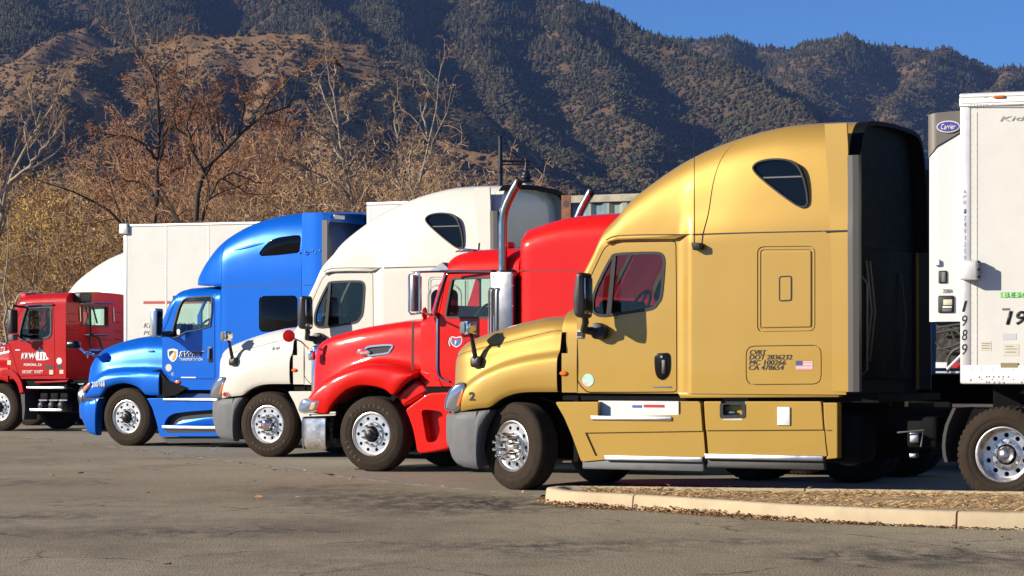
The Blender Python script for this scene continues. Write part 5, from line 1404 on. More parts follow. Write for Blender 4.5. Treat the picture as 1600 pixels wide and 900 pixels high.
    a = F(232, 549.5, .2); b = F(241, 547.5, .2); MB().rbox(a[0], b[0], .16, .2, a[1], b[1], .005).build('side_badge', CHROME, H)
    # hood mirror with chrome bracket and black arm
    Hm = MB().tube([pt(150,556,.35), pt(141,552,.15), pt(133,551,.0), pt(124,543,-.12)], .022, 8).tube([pt(137,559,.4), pt(137,549,.2), pt(141,546,.25), pt(158,546.5,.55)], .016, 8).build('hood_mirror', CHROME, H)
    c = pt(116.5, 539, -.14); MB().prism(rrect(c[0]-.12, c[2]-.075, c[0]+.10, c[2]+.075, .06, 4), -.26, -.06, bev=.05).build('mirror_head', BLACKG, Hm)
    chassis(t, 7.4, BW, (5.4, 6.7), lambda mb: (mb.rbox(1.0, 3.6, .2, .72, .35, .95, .1), mb.rbox(1.0, 3.6, BW-.72, BW-.2, .35, .95, .1), mb.box(.6, 3.9, .2, BW-.2, .93, 1.0)))
    wheel(t, 0, .06, 1, 'steer', 'black'); wheel(t, 0, BW-.06, -1, 'steer', 'black', full=False)
    for u in (5.4, 6.7): duals(t, u, BW)
    arch_liner(t, BW)
blue_truck()
print('blue done')
# ------------------------------------------------------------------ maroon day cab
MF = Frame(-10.95, 54.5, YAW); MW = 2.36
def maroon_truck():
    F = MF; t = F.root('semi_truck'); tag(t, 'maroon day cab tractor at the far left, no sleeper, white lettering', 'truck')
    use = lambda me, nm, par=t, m=MAROON: (me.materials.append(m) if not len(me.materials) else None, put(nm, me, par, True))[1]
    # hood
    zb = curve(F, [(-70,634),(-45,630),(-38,612),(-22,598),(-4,593),(8,596),(18,604),(24,612)])
    def hood(u):
        b = float(zb(u)); t_ = float(pchip([-1.15,-1.05,-.6,0,.42], [1.60,1.70,1.80,1.89,1.95], u)); c = max(1.42, b+.1); e = float(pchip([-1.15,-1.05,-.9,-.7,.42], [.35,.2,.08,.02,.0], u))
        return [(.03+e,b),(.01+e,b+.03),(.01+e,b+(c-b)*.6),(.05+e,c-.03),(.16+e,c+.02),(.24+e,c+.1),(.27+e,t_-.2),(.36+e,t_-.05),(.55+e,t_),(MW/2,t_+.03)]
    ur = F.u(11.5)
    m = loft(np.linspace(-1.15, ur, 50), hood, 44, MW, 'hood')
    m = boolean(m, cutter([(-.92,.2),(-.92,.9),(-.6,1.0),(-.3,1.05),(0,1.08),(ur+.1,1.08),(ur+.1,.2)], .10, MW-.10))
    H = use(m, 'hood')
    MB().rbox(-1.3, -.85, .03, MW-.03, .35, .78, .06).build('bumper', CHROME, t)
    # fender tail behind the tyre
    P = []; 
    for (x, y) in ((3,577),(10,576),(18,578),(25,582),(30,588),(34.5,597),(36.5,606),(37.5,613)): p = F(x, y, .02); P.append(p)
    P = np.array(P); I = np.array(F.pts([(3,586),(10,586.5),(16,589),(22,593.5),(26,599),(28.5,605),(30,611),(31,615)], .02))
    mb = MB(); mb.prism([tuple(p) for p in P]+[tuple(p) for p in I[::-1]], .0, .55, bev=.03); use(mb.mesh('f', []), 'fender')
    MB().prism(rounded(F.pts([(32,615),(38.5,613),(39,640),(37,656),(35,656),(34.5,636)], .05), .02, 2), .05, .5).build('mud_flap', RUBBER, t)
    # cab
    CV = .04
    ct = curve(F, [(11.5,531,.4),(17,529,.3),(21,515,.28),(27,492,.28),(34,476,.28),(38,467.5,.3),(44,463,.32),(55,460.5,.34),(75,459,.34),(102,458,.34)])
    u0 = F.u(12); u1 = F.u(101)
    def cab(u, o=0.):
        t_ = float(ct(u))-o; k = max(0., min(1., (t_-2.5)/.25)); return rsec(CV+o, 1.12, t_, .10+.10*k, .08+.14*k, MW, .04)
    m = loft(np.unique(np.concatenate([np.linspace(u0, F.u(48), 28), np.linspace(F.u(48), u1, 14)])), cab, 40, MW, 'cab')
    m = boolean(m, loft(np.linspace(F.u(19), u1-.09, 14), lambda u: [(q[0], max(q[1], 1.25)) for q in cab(u, .07)], 34, MW, 'i'))
    wp = screen_cut(F, (19,524,.3), (35,474,.28))
    m = boolean(m, cutter(wp, .22, MW/2-.03)); m = boolean(m, cutter(wp, MW/2+.03, MW-.22))
    win = rounded(F.pts([(31,531),(30,520),(36,495),(41,480.5),(79.5,479),(79.5,521),(76,526.5),(65,530)], CV), .05, 4)
    m = boolean(m, cutter(win, -.2, .5)); m = boolean(m, cutter(win, MW-.5, MW+.2))
    # rear window opening
    def back(x, y, u=None):
        """point of the cab's rear wall seen at a pixel"""
        u = u1 if u is None else u; k = (x-800)/4000.
        v = (k*(F.D0-F.b*u)-F.X0-F.a*u)/(F.b-k*F.a); d = F.D0+v*F.a-F.b*u
        return v, CAMZ+(564-y)*d/4000.
    p0 = back(129, 507.5); p1 = back(168, 480)
    m = boolean(m, MB().box(u1-.4, u1+.2, p0[0], p1[0], p0[1], p1[1]).mesh('c', []))
    dr = rounded(F.pts([(13,532),(22,515),(28,494),(38,474),(84,472.5),(86,586),(30,588)], CV), .05, 3)
    m = boolean(m, MB().ring(offset(dr, .006), offset(dr, -.006), -.2, CV+.02).mesh('c', []))
    C = use(m, 'cab')
    MB().prism(offset(win, .012), CV+.03, CV+.038).build('side_window', WINGD, t, False)
    MB().prism(offset(win, .012), MW-CV-.038, MW-CV-.03).build('side_window', WINGL, t, False)
    MB().ring(offset(win, .008), offset(win, -.022), CV-.006, CV+.06).build('window_frame', RUBBER, C)
    P = [(p[0], CV-.01, p[1]) for p in F.pts([(80.5,480),(80.5,521),(77,527.5),(65,531),(32,532.5)], CV)]; MB().tube(P, .010, 6).build('window_trim', CHROME, C)
    MB().box(u1-.05, u1-.045, p0[0]-.01, p1[0]+.01, p0[1]-.01, p1[1]+.01).build('rear_window', WINGL, t, False)
    mb = MB(); w_ = .03
    for (a, b, c, d) in ((p0[0]-w_, p1[0]+w_, p0[1]-w_, p0[1]), (p0[0]-w_, p1[0]+w_, p1[1], p1[1]+w_), (p0[0]-w_, p0[0], p0[1], p1[1]), (p1[0], p1[0]+w_, p0[1], p1[1])): mb.box(u1-.02, u1+.015, a, b, c, d)
    mb.build('window_frame', RUBBER, C, False)
    screen_glass(F, (19,524,.3), (35,474,.28), MW, .22, WINGL, t)
    cab_interior(F, t, MW, F.u(22), F.u(92), 2.08, .2)
    # rear wall: ribs, rails, hoses, work lamp
    rear = lambda x, y: (lambda q: (u1, q[0], q[1]))(back(x, y))
    for (x0, x1, y) in ((108,120,490),(108,120,502),(108,120,514),(108,120,520),(180,190,488),(180,190,503),(180,190,517),(180,190,530),(108,125,472),(140,176,530)):
        a = rear(x0, y+.8); b = rear(x1, y-.8); MB().rbox(u1-.01, u1+.014, a[1], b[1], a[2], b[2], .006).build('wall_rib', MAROON, C)
    for (x0, x1, y) in ((126,174,474),(134,166,523)):
        a = rear(x0, y); b = rear(x1, y); MB().tube([(u1, a[1], a[2]), (u1+.06, a[1]+.02, a[2]), (u1+.06, b[1]-.02, b[2]), (u1, b[1], b[2])], .016, 8).build('grab_rail', CHROME, C)
    for (x, y0, y1) in ((123.5,480,502),(176,481,503)):
        a = rear(x, y0); b = rear(x+1, y1); MB().tube([(u1+.02, a[1], a[2]), (u1+.02, b[1], b[2])], .012, 6).build('trim_rod', CHROME, C)
    a = rear(120, 462); L = MB().rbox(u1-.15, u1+.2, a[1]-.12, a[1]+.28, a[2]-.14, a[2]+.06, .04).build('work_lamp', BLACKP, C)
    h0 = rear(137, 478); h1 = rear(138, 507); h2 = rear(138.5, 522); h3 = rear(131, 535); h4 = rear(134, 552); h5 = rear(147, 545); h6 = rear(146, 530)
    f = lambda p, o=.06: (p[0]+o, p[1], p[2])
    MB().tube([f(h0), f(h1), f(h2)], .022, 6).build('air_line', INK, C)
    b0 = rear(142, 480); b1 = rear(149, 505); MB().tube([f(b0, .05), f(b1, .05)], .02, 6).build('air_line', INK, C)
    MB().tube(resample([f(h2), f(h3, .16), f(h4, .2), f(h5, .2), f(h6, .15), f(h2, .08)], 24), .026, 8).build('air_line', INK, C)
    # roof details
    P = [F(x, y, v) + (v,) for (x, y, v) in ((23,474,.3),(30,460,.5),(36,457,.7),(44,457.5,1.0),(50,454.5,1.3),(57,455,1.6),(59,459,1.7))]
    MB().tube(resample([(p[0], p[2], p[1]) for p in P], 20), .012, 6).build('roof_cable', STICK, C)
    a = F(47, 462, .3); MB().rbox(a[0]-.25, a[0]-.05, .25, MW-.25, a[1]-.1, a[1]+.06, .04).build('roof_fairing', MAROON, C)
    P = [(p[0], CV-.03, p[1]) for p in F.pts([(38,478.5),(60,477),(84,475.5)], CV)]; MB().tube(P, .018, 6).build('drip_rail', CHROME, C)
    # mirrors
    mv = -.28; pt = lambda x, y, v: (F(x, y, v)[0], v, F(x, y, v)[1])
    mi = MB().tube([pt(41,480,CV), pt(30,479,-.1), pt(20,477,mv), pt(19,482,mv)], .025, 8).tube([pt(20,527,mv), pt(26,523,CV)], .022, 8).build('wing_mirror', BLACKP, t)
    a = pt(20.5,521,mv); b = pt(20.5,484,mv); MB().prism(rrect(a[0]-.07, a[2], a[0]+.06, b[2], .03, 3), mv-.12, mv+.10, bev=.03).build('mirror_head', BLACKP, mi)
    c = pt(21, 527, mv); MB().prism(rrect(c[0]-.07, c[2]-.07, c[0]+.07, c[2]+.06, .03, 3), mv-.1, mv+.08, bev=.03).build('mirror_head', GREYP, mi)
    # lower body and steps
    MB().prism(F.pts([(29,589),(104,587.5),(104,604),(40,606)], .08), .10, .5).build('step_backing', FRAMEB, t, False)
    MB().tube([(p[0], .03, p[1]) for p in F.pts([(55,597.5),(80,596.8),(105,595.5),(107,591)], .03)], .02, 8).build('rocker_trim', MAROON, t)
    a = F(42, 607.5); b = F(101, 604.5); MB().rbox(a[0], b[0], -.02, .35, a[1], b[1], .01).build('step_tread', ALU, t)
    a = F(47, 642.5); b = F(97, 639); MB().rbox(a[0], b[0], -.02, .35, a[1], b[1], .01).build('step_tread', ALU, t)
    for x in (66, 82, 97):
        c = F(x, 634, .12); MB().lathe([(.0005,-.12),(.06,-.11),(.10,-.07),(.115,.0),(.115,.6),(.0005,.6)], 'y', 24, (c[0], .16, c[1])).build('air_tank', mat('tank_black', (.03,.03,.032), .3, 0, .4), t)
        c = F(x+1, 618, .1); MB().rbox(c[0]-.10, c[0]+.10, .14, .5, c[1]-.09, c[1]+.07, .015).build('battery', FRAMEB, t)
        c = F(x+1, 625.3, .1); MB().box(c[0]-.11, c[0]+.11, .10, .14, c[1]-.012, c[1]+.012).build('battery_strap', STEEL, t, False)
    c = F(113, 622, 0.0); ft = MB().lathe([(.0005,0),(.26,.0),(.30,.03),(.30,.97),(.26,1.0),(.0005,1.0)], 'x', 36, (c[0]+.04, .40, .74)).build('fuel_tank', mat('tank_dark', (.10,.10,.105), .35, .3), t)
    MB().lathe([(.303,0),(.309,0),(.309,.06),(.303,.06)], 'x', 36, (c[0]+.12, .40, .74)).build('tank_strap', STEEL, ft); 
    c2 = F(124, 603.5, .3); MB().lathe([(.0005,.06),(.06,.06),(.06,0),(.0005,0)], 'z', 16, (c2[0], .3, 1.02)).build('tank_cap', CHROME, ft)
    # lettering
    v = CV
    put_text(F, 'KKW', 33, 56.5, 556.3, 10, C, v, INKW, .25, .05)
    k = MB().prism(F.pts([(55,556),(57.5,550),(57.5,546),(60,547.5),(62,541.5),(64,546.5),(66.5,545),(67.5,550),(71.5,551.5),(72.5,556.5),(76.5,561),(70,562.8),(57,562.8)], v), v-.0025, v+.004).build('leaf_logo', INKW, C, False)
    for L in ([(60.5,561),(62.0,546),(62.8,546),(62.2,561)], [(65.5,561.5),(66,551),(66.8,551.5),(67.3,561.5)], [(70.5,561.5),(70.4,555.5),(71.3,556),(72.3,561.5)]): MB().prism(F.pts(L, v), v-.004, v).build('logo_cut', MAROON, k, False)
    put_text(F, 'POMONA, CA', 37.5, 66, 570.3, 5, C, v, INKW, 0, .03); put_text(F, 'US DOT 151077', 35, 67.5, 581, 5, C, v, INKW, 0, .03)
    put_text(F, '273', -2, 9.5, 546, 8, H, .30, INKW, .2, .02, .03)
    MB().disc((F(92.5,564,v)[0], v-.003, F(92.5,564,v)[1]), .07, 'y', 18, .004).build('round_sticker', INKW, C, False)
    for (x0, x1, y0, y1, m_) in ((70,82,570.5,577,INK), (77,83,578,585,PALEST), (89,97,570,576,INK), (93,99,578,584,PALEST), (11.5,17,563,570,PALEST), (24,31,546,547.6,INKW)):
        a = F(x0, y1, v); b = F(x1, y0, v); MB().box(a[0], b[0], v-.0022, v+.004, a[1], b[1]).build('sticker', m_, C, False)
    chassis(t, 5.2, MW, (3.3, 4.6), lambda mb: (mb.rbox(.9, 2.4, .35, .8, .4, 1.0, .05), mb.box(.5, 2.3, .15, MW-.15, 1.03, 1.11)))
    w = wheel(t, 0, .05, 1, 'steer', 'black'); wheel(t, 0, MW-.05, -1, 'steer', 'black', full=False)
    for u in (3.3, 4.6): duals(t, u, MW)
    arch_liner(t, MW)
maroon_truck()
print('maroon done')
# ------------------------------------------------------------------ trailers
def box_trailer(F, L, W, zb, zt, label, post=.07, panels=1.22, axles=(11.5, 12.8), landing=2.6):
    t = F.root('box_trailer'); tag(t, label, 'trailer')
    MB().prism(rrect(.02, zb+.12, L, zt-.04, .03, 2), .003, W-.003).build('box_body', TRAILER, t)
    mb = MB()
    for y0, y1 in ((-.006, .05), (W-.05, W+.006)): mb.rbox(0, L, y0, y1, zb, zb+.20, .01)
    mb.build('bottom_rail', mat('trailer_rail', (.66,.65,.62), .4, .3, var=.08), t)
    mb = MB(); mb.rbox(-.02, L+.02, -.012, W+.012, zt-.06, zt, .02); mb.build('top_rail', ALU if False else mat('trailer_rail', (.66,.65,.62), .4, .3), t)
    for y in (0, W):
        MB().rbox(-.012, post, min(y, y-.004 if y == 0 else y-.10), max(y, .10 if y == 0 else y+.004), zb+.004, zt-.06, .012).build('corner_post', mat('trailer_rail', (.66,.65,.62), .4, .3), t)
    k = 1
    for u in np.arange(panels, L, panels): MB().rbox(u-.02, u+.02, -.001, .02, zb+.20, zt-.06, .003).build('panel_joint', mat('trailer_joint', (.68,.665,.60), .5), t)
    mb = MB()
    for u in [post+.03]+list(np.arange(panels, L, panels)):
        for du in (-.032, .032):
            for z in np.arange(zb+.25, zt-.1, .075): mb.lathe([(.0005,-.004),(.006,-.003),(.008,.004)], 'y', 5, (u+du, .002, z))
    for z in (zb+.05, zb+.15):
        for u in np.arange(.1, L, .11): mb.lathe([(.0005,-.005),(.008,-.003),(.010,.004)], 'y', 5, (u, -.006, z))
    tag(mb.build('rivets', mat('rivet', (.5,.49,.46), .5, .3), t), kind='stuff')
    mb = MB()
    for y in (.75, W-.85): mb.box(.2, L-.2, y, y+.1, zb-.3, zb)
    for u in np.arange(.6, L, .6): mb.box(u, u+.06, .1, W-.1, zb-.10, zb)
    mb.build('underframe', FRAMEB, t, False)
    for y in (.35, W-.45):
        lg = MB().rbox(landing, landing+.12, y, y+.12, .15, zb-.1, .02).build('landing_leg', GREYP, t); MB().rbox(landing-.08, landing+.20, y-.06, y+.18, .0, .05, .01).build('landing_foot', GREYP, lg)
    for u in axles: duals(t, u, W)
    return t

# ---------------- refrigerated trailer behind the gold truck
TF = Frame(702/4000*26.75, 26.75, R(20.5)); TW = 2.59
def reefer():
    F = TF; z0 = F(1503, 600)[1]; z1 = F(1502, 146)[1]
    t = box_trailer(F, 15.8, TW, z0, z1, 'white refrigerated trailer behind the gold tractor with a cooling unit', post=.10)
    rail = mat('trailer_rail', (.66,.65,.62), .4, .3)
    # upper flange band with its rivets
    MB().rbox(-.02, 15.8, -.016, .03, F(1502, 170)[1]+.02, z1-.05, .008).build('upper_rail', rail, t)
    MB().rbox(.0, 15.8, -.022, .03, z1-.11, z1-.085, .006).build('rail_lip', rail, t)
    mb = MB(); rnd = random.Random(3)
    for (x0, x1, y, st) in ((1512,1600,166,3.4), (1515,1545,160,6), (1538,1542,152,2), (1517,1545,163,5)):
        for x in np.arange(x0, x1, st): p = F(x, y, -.016); mb.lathe([(.0005,-.004),(.006,-.003),(.008,.003)], 'y', 6, (p[0], -.016, p[1]))
    for x in (1542, 1552):
        for y in (153,158,163): p = F(x, y); mb.lathe([(.0005,-.004),(.006,-.003),(.008,.003)], 'y', 6, (p[0], -.016, p[1]))
    for (x, y) in ((1516,594),(1530,589),(1541,588.5),(1545,588),(1552,588.5),(1560,588.5),(1567,588.5),(1575,588.5),(1541,596.5),(1545,597),(1553,597.5),(1561,597.5),(1568,597.5),(1596,597)):
        p = F(x, y); mb.lathe([(.0005,-.007),(.009,-.005),(.012,.003)], 'y', 6, (p[0], -.006, p[1]))
    tag(mb.build('rivets', mat('rivet', (.5,.49,.46), .5, .3), t), kind='stuff')
    u1526 = F.u(1526); MB().box(u1526-.006, u1526+.006, -.0005, .02, z0+.2, z1-.2).build('panel_edge', mat('trailer_joint', (.68,.665,.60), .5), t)
    # marker light at the top
    a = F(1563, 151.5); MB().rbox(a[0]-.07, a[0]+.05, -.04, .0, a[1]-.016, a[1]+.016, .014).build('marker_light', AMBER, t)
    # cooling unit
    uu = F.u(1457, .30); um = F.u(1500, .30)
    zt_ = lambda x: F(x, 178, .3)[1]
    def sec(u): return None
    ztop = F(1480, 177, .3)[1]; zbot = F(1480, 503, .3)[1]
    def unit(z0_, z1_, m, name, grow=0., curve_=None):
        mb = MB(); P = []
        xs = np.linspace(0, 1, 12)
        N = 14; ring0 = []
        for k in range(N+1):                           # plan outline: rounded front corner
            q = k/N*math.pi/2; ring0.append((uu+.10-(.10+grow)*math.sin(q), .14-(0.08+grow)*math.cos(q)))
        full = [(0.0, .06-grow)]+ring0+[(p[0], TW-p[1]) for p in ring0[::-1]]+[(0.0, TW-.06+grow)]
        n = len(full); vs = []
        for z in (z0_, z1_):
            for p in full: vs.append((p[0], p[1], z if not callable(z) else z(p[0])))
        fs = [(i, (i+1) % n, n+(i+1) % n, n+i) for i in range(n)]+[tuple(range(n))[::-1], tuple(range(n, 2*n))]
        mb.add(vs, fs); return mb.build(name, m, t)
    arc = lambda u: float(pchip([uu-.05, uu+.03, uu+.10, uu+.2, uu+.34, .05], [F(1457,252,.1)[1], F(1461,243,.1)[1], F(1468,230,.1)[1], F(1480,219,.1)[1], F(1500,208.5,.1)[1], F(1503,207,.1)[1]], u))
    un = unit(zbot, lambda u: arc(u), mat('unit_white', (.80,.79,.76), .4, 0, .3), 'cooling_unit')
    cap = unit(lambda u: arc(u)+.012, lambda u: ztop-.35*max(0, (uu+.3-u))**2-0.0, mat('unit_grey', (.17,.155,.13), .45, .1), 'unit_cap', .012)
    # gap line between cap and body
    ov = [(F.u(1482,.05)+.122*math.cos(q), F(1482.5, 198, .05)[1]+.062*math.sin(q)) for q in np.linspace(0, 2*math.pi, 28, endpoint=False)]
    b = MB().prism(ov, .030, .06).build('badge', INKW, cap); MB().prism(offset(ov, -.010), .027, .04).build('badge_field', mat('badge_violet', (.09,.07,.34), .4), b)
    put_text(F, 'Carrier', 1470.5, 1493.5, 197.8, 9, b, .027, INKW, .25, .012, .0025)
    # details on the unit's side
    fr = lambda x0, y0, x1, y1, v0, v1, nm, m, r=.012: MB().rbox(F.u(x0,.06), F.u(x1,.06), v0, v1, F(x0, y1, .06)[1], F(x0, y0, .06)[1], r).build(nm, m, un)
    fr(1466.5, 423, 1480, 443, .045, .07, 'port_cover', INK); fr(1472, 425, 1478, 441, .038, .05, 'warning_label', INKG, .004)
    fr(1466, 462, 1491, 489, .040, .07, 'control_panel', INK, .015); fr(1474.5, 468, 1488.5, 477, .034, .05, 'display', PALEST, .004); fr(1473.5, 478.5, 1488, 481.5, .034, .05, 'key_row', INKW, .003); fr(1473, 482.5, 1487.5, 487, .034, .05, 'keypad', GREYP, .003)
    put_text(F, '2500A', 1473.5, 1489, 454.8, 6.4, un, .06, INKG, 0, .0, .003)
    MB().prism(F.pts([(1461,415),(1466,405),(1468,407),(1468,414)], .05), .03, .06).build('latch', INKW, un)
    # below the unit: tarpaulin, hoses, reflective tape
    MB().prism(F.pts([(1462,505),(1503,505),(1503,567),(1462,566)], .12), .14, 2.4).build('tarpaulin', mat('tarp', (.035,.031,.026), .65, bump=.7, bscale=5, bdist=.08), t)
    MB().prism(F.pts([(1462,566),(1503,566.5),(1503,574.5),(1462,575)], .08), .08, 2.45).build('sill', INKW, t, False)
    a = F(1479.5, 575.2, .08); b_ = F(1503, 566.2, .08); MB().box(a[0], b_[0], .072, .085, a[1], b_[1]).build('reflector_tape', INKR, t, False)
    pt = lambda x, y, v: (F(x, y, v)[0], v, F(x, y, v)[1])
    for L in ([(1466,512),(1478,510),(1503,506)], [(1484,507),(1492,530),(1503,540)], [(1464,546),(1482,543),(1503,535)], [(1462,535),(1480,548),(1503,549)], [(1481,582),(1482,560),(1490,548),(1503,542)], [(1464,520),(1490,516),(1503,524)]):
        MB().tube(resample([pt(x, y, .07-.02*k) for k, (x, y) in enumerate(L)], 14), .014, 6).build('hose', RUBBER, t)
    MB().tube([pt(1480,577,.02), pt(1502,555,.02)], .016, 6).build('rod', INKW, t)
    a = F(1462, 581.5, .1); MB().box(a[0], 15, .1, .14, a[1]-.01, a[1]+.01).build('lower_rail', rail, t, False)
    # control box on the corner
    a = F(1504, 437.5, -.1); b_ = F(1530, 407, -.1)
    bx = MB().rbox(F.u(1500, -.14), F.u(1526.5, -.14), -.16, .0, a[1], b_[1], .012).build('junction_box', mat('trailer_rail', (.66,.65,.62), .4, .3), t)
    for y in (409, 421, 433): p = F(1530, y, -.03); MB().rbox(p[0]-.01, p[0]+.012, -.10, -.02, p[1]-.01, p[1]+.01, .004).build('hinge', INK, bx)
    # lettering
    for k, ch in enumerate('1989'): put_text(F, ch, 1503, 1511.6, 478.6+22.4*k, 17, t, -.004, INK, .15, .0, .0015)
    put_text(F, '1989', 1571.5, 1640, 496.5, 22, t, .0, INK, .22, .02, .003)
    for k, ch in enumerate('APB'): put_text(F, ch, 1505.2, 1509.8, 299.5+8.3*k, 5.6, t, -.004, mat('ink_paleblue', (.20,.24,.46), .5), 0, -.01, .0015)
    for k, ch in enumerate('12493259'): put_text(F, ch, 1505.4, 1509.6, 330+10.4*k, 7, t, -.004, mat('ink_paleblue', (.20,.24,.46), .5), 0, -.01, .0015)
    put_text(F, 'Kidron', 1562, 1640, 184.5, 7.5, t, .0, mat('ink_pale', (.42,.41,.38), .5), .25, .0, .003)
    a = F(1563.5, 465.5); b_ = F(1625, 456); g_ = MB().box(a[0], b_[0], .0005, .010, a[1], b_[1]).build('sticker', GREENST, t, False)
    put_text(F, 'BEST', 1568, 1606, 461, 7, g_, .0005, mat('ink_palegreen', (.5,.78,.45), .5), 0, .02, .003)
    for (x0, y0, x1, y1, m_) in ((1563.5,567,1590.5,574.5,mat('olive_label', (.30,.26,.11), .6)), (1532,533,1549,548,mat('faded_label', (.70,.66,.52), .6)), (1567,537,1592,556,mat('faded_label', (.70,.66,.52), .6)), (1567,521,1588,531,mat('faded_blue', (.58,.60,.62), .6)), (1566,481.5,1578,485,INKG)):
        a = F(x0, y1); b_ = F(x1, y0); o = MB().box(a[0], b_[0], -.0085 if y0 > 560 else .0005, .010, a[1], b_[1]).build('sticker', m_, t, False)
    for (y, x0, x1) in ((541,1571,1583), (545,1571,1589), (550,1571,1588), (536.5,1534,1547), (540,1534,1546), (544,1534,1547)):
        a = F(x0, y+.6); b_ = F(x1, y-.3); MB().box(a[0], b_[0], -.001, .0005, a[1], b_[1]).build('label_print', INKG, t, False)
reefer()

# ---------------- trailer of the maroon truck, trailer of the blue truck
KF = Frame((194-800)/4000*53.2, 53.2, R(21))
def kkw():
    F = KF; z1 = F(195, 350.5)[1]
    t = box_trailer(F, 14.6, 2.59, 1.15, z1, 'white box trailer with red stripe standing behind the maroon day cab', panels=.98)
    a = F(192, 366, 0); b = F(201, 351, 0); MB().rbox(a[0]-.06, b[0], -.06, .3, a[1], b[1]+.02, .02).build('corner_casting', mat('trailer_rail', (.66,.65,.62), .4, .3), t)
    a = F(224, 474.8); b = F(420, 466); MB().prism([(F.u(224), F(224,475)[1]), (F.u(420), F(420,473.5)[1]), (F.u(420), F(420,469.5)[1]), (F.u(224), F(224,470.6)[1])], .001, .02).build('red_stripe', mat('faded_red', (.52,.09,.07), .5), t, False)
    put_text(F, 'KKW LEASING', 224.5, 305, 508.5, 7.6, t, .003, INK, .25, .0, .002); put_text(F, 'POMONA, CA', 224.5, 296, 520.5, 7.6, t, .003, INK, .25, .0, .002)
kkw()
u_, z_ = BF(574, 316); DF = Frame(BF.X0+BF.a*u_, BF.D0-BF.b*u_, YAW)
box_trailer(DF, 14.6, 2.59, 1.15, z_, 'plain white box trailer behind the blue tractor, only its roof edge showing', axles=(11.5, 12.8))

# ---------------- container on its chassis behind the white truck
u_, z_ = WF(877, 306); CF = Frame(WF.X0+WF.a*u_, WF.D0-WF.b*u_, YAW)
def container():
    F = CF; t = F.root('shipping_container'); tag(t, 'rusty pale blue corrugated shipping container behind the red sleeper', 'container')
    zt = z_; zb = zt-2.6; L = 12.2; W_ = 2.44
    cb = mat('container_blue', (.17,.30,.36), .6, var=.45, vscale=2.5)
    if True:
        nt = cb.node_tree; n = nt.nodes; b = n['Principled BSDF']
        tc = n.new('ShaderNodeTexCoord'); mp = n.new('ShaderNodeMapping'); mp.inputs['Scale'].default_value = (3, 3, .5)
        nz = n.new('ShaderNodeTexNoise'); nz.inputs['Scale'].default_value = 1.6; nz.inputs['Detail'].default_value = 8
        cr = n.new('ShaderNodeValToRGB'); cr.color_ramp.elements[0].position = .5; cr.color_ramp.elements[1].position = .62
        old = b.inputs['Base Color'].links[0].from_socket
        mx = n.new('ShaderNodeMix'); mx.data_type = 'RGBA'; mx.inputs[7].default_value = (.30,.33,.22,1)
        nt.links.new(tc.outputs['Object'], mp.inputs[0]); nt.links.new(mp.outputs[0], nz.inputs[0]); nt.links.new(nz.outputs[0], cr.inputs[0]); nt.links.new(cr.outputs[0], mx.inputs[0])
        nt.links.new(old, mx.inputs[6]); nt.links.new(mx.outputs[2], b.inputs['Base Color'])
    P = []; x = .1
    while x < L-.1:
        P += [(x, .03), (x+.075, .03), (x+.145, .075), (x+.22, .075)]; x += .29
    for y, s in ((0, 1), (W_, -1)):
        A = np.array([[(u, y+s*v, zb+.14), (u, y+s*v, zt-.11)] for u, v in P]); mb = MB(); mb.grid(A); mb.build('side_wall', cb, t, False)
    MB().box(.06, L-.06, .09, W_-.09, zb+.1, zt-.04).build('roof', cb, t, False)
    rb = mat('rail_rust', (.36,.33,.24), .8, var=.5, vscale=5)
    for y0, y1 in ((0, .08), (W_-.08, W_)):
        MB().rbox(0, L, y0, y1, zt-.11, zt, .008).build('top_rail', rb, t); MB().rbox(0, L, y0, y1, zb, zb+.14, .008).build('bottom_rail', cb, t)
    for u in (0, L-.16):
        for y in (0, W_-.16): MB().rbox(u, u+.16, y-.004, y+.164, zb, zt+.01, .008).build('corner_post', RUST, t)
    c = F(885, 313.5); MB().lathe([(.0005,-.008),(.05,-.008),(.05,.02)], 'y', 16, (.08, 0, zt-.12)).build('casting_hole', INK, t)
    MB().rbox(-.02, .03, .1, W_-.1, zb, zt-.1, .01).build('front_wall', cb, t)
    ch = F.root('container_chassis'); tag(ch, 'black skeletal chassis carrying the rusty blue container', 'trailer')
    mb = MB()
    for y in (.7, W_-.8): mb.box(-.2, L+.1, y, y+.1, zb-.34, zb-.003)
    for u in np.arange(0, L, 1.2): mb.box(u, u+.1, .02, W_-.02, zb-.16, zb-.006)
    mb.build('frame', FRAMEB, ch, False)
    for y in (.4, W_-.5): MB().rbox(2.6, 2.72, y, y+.1, .0, zb-.2, .02).build('landing_leg', GREYP, ch)
    for u in (10.2, 11.4): duals(ch, u, W_)
container()
print('trailers done')
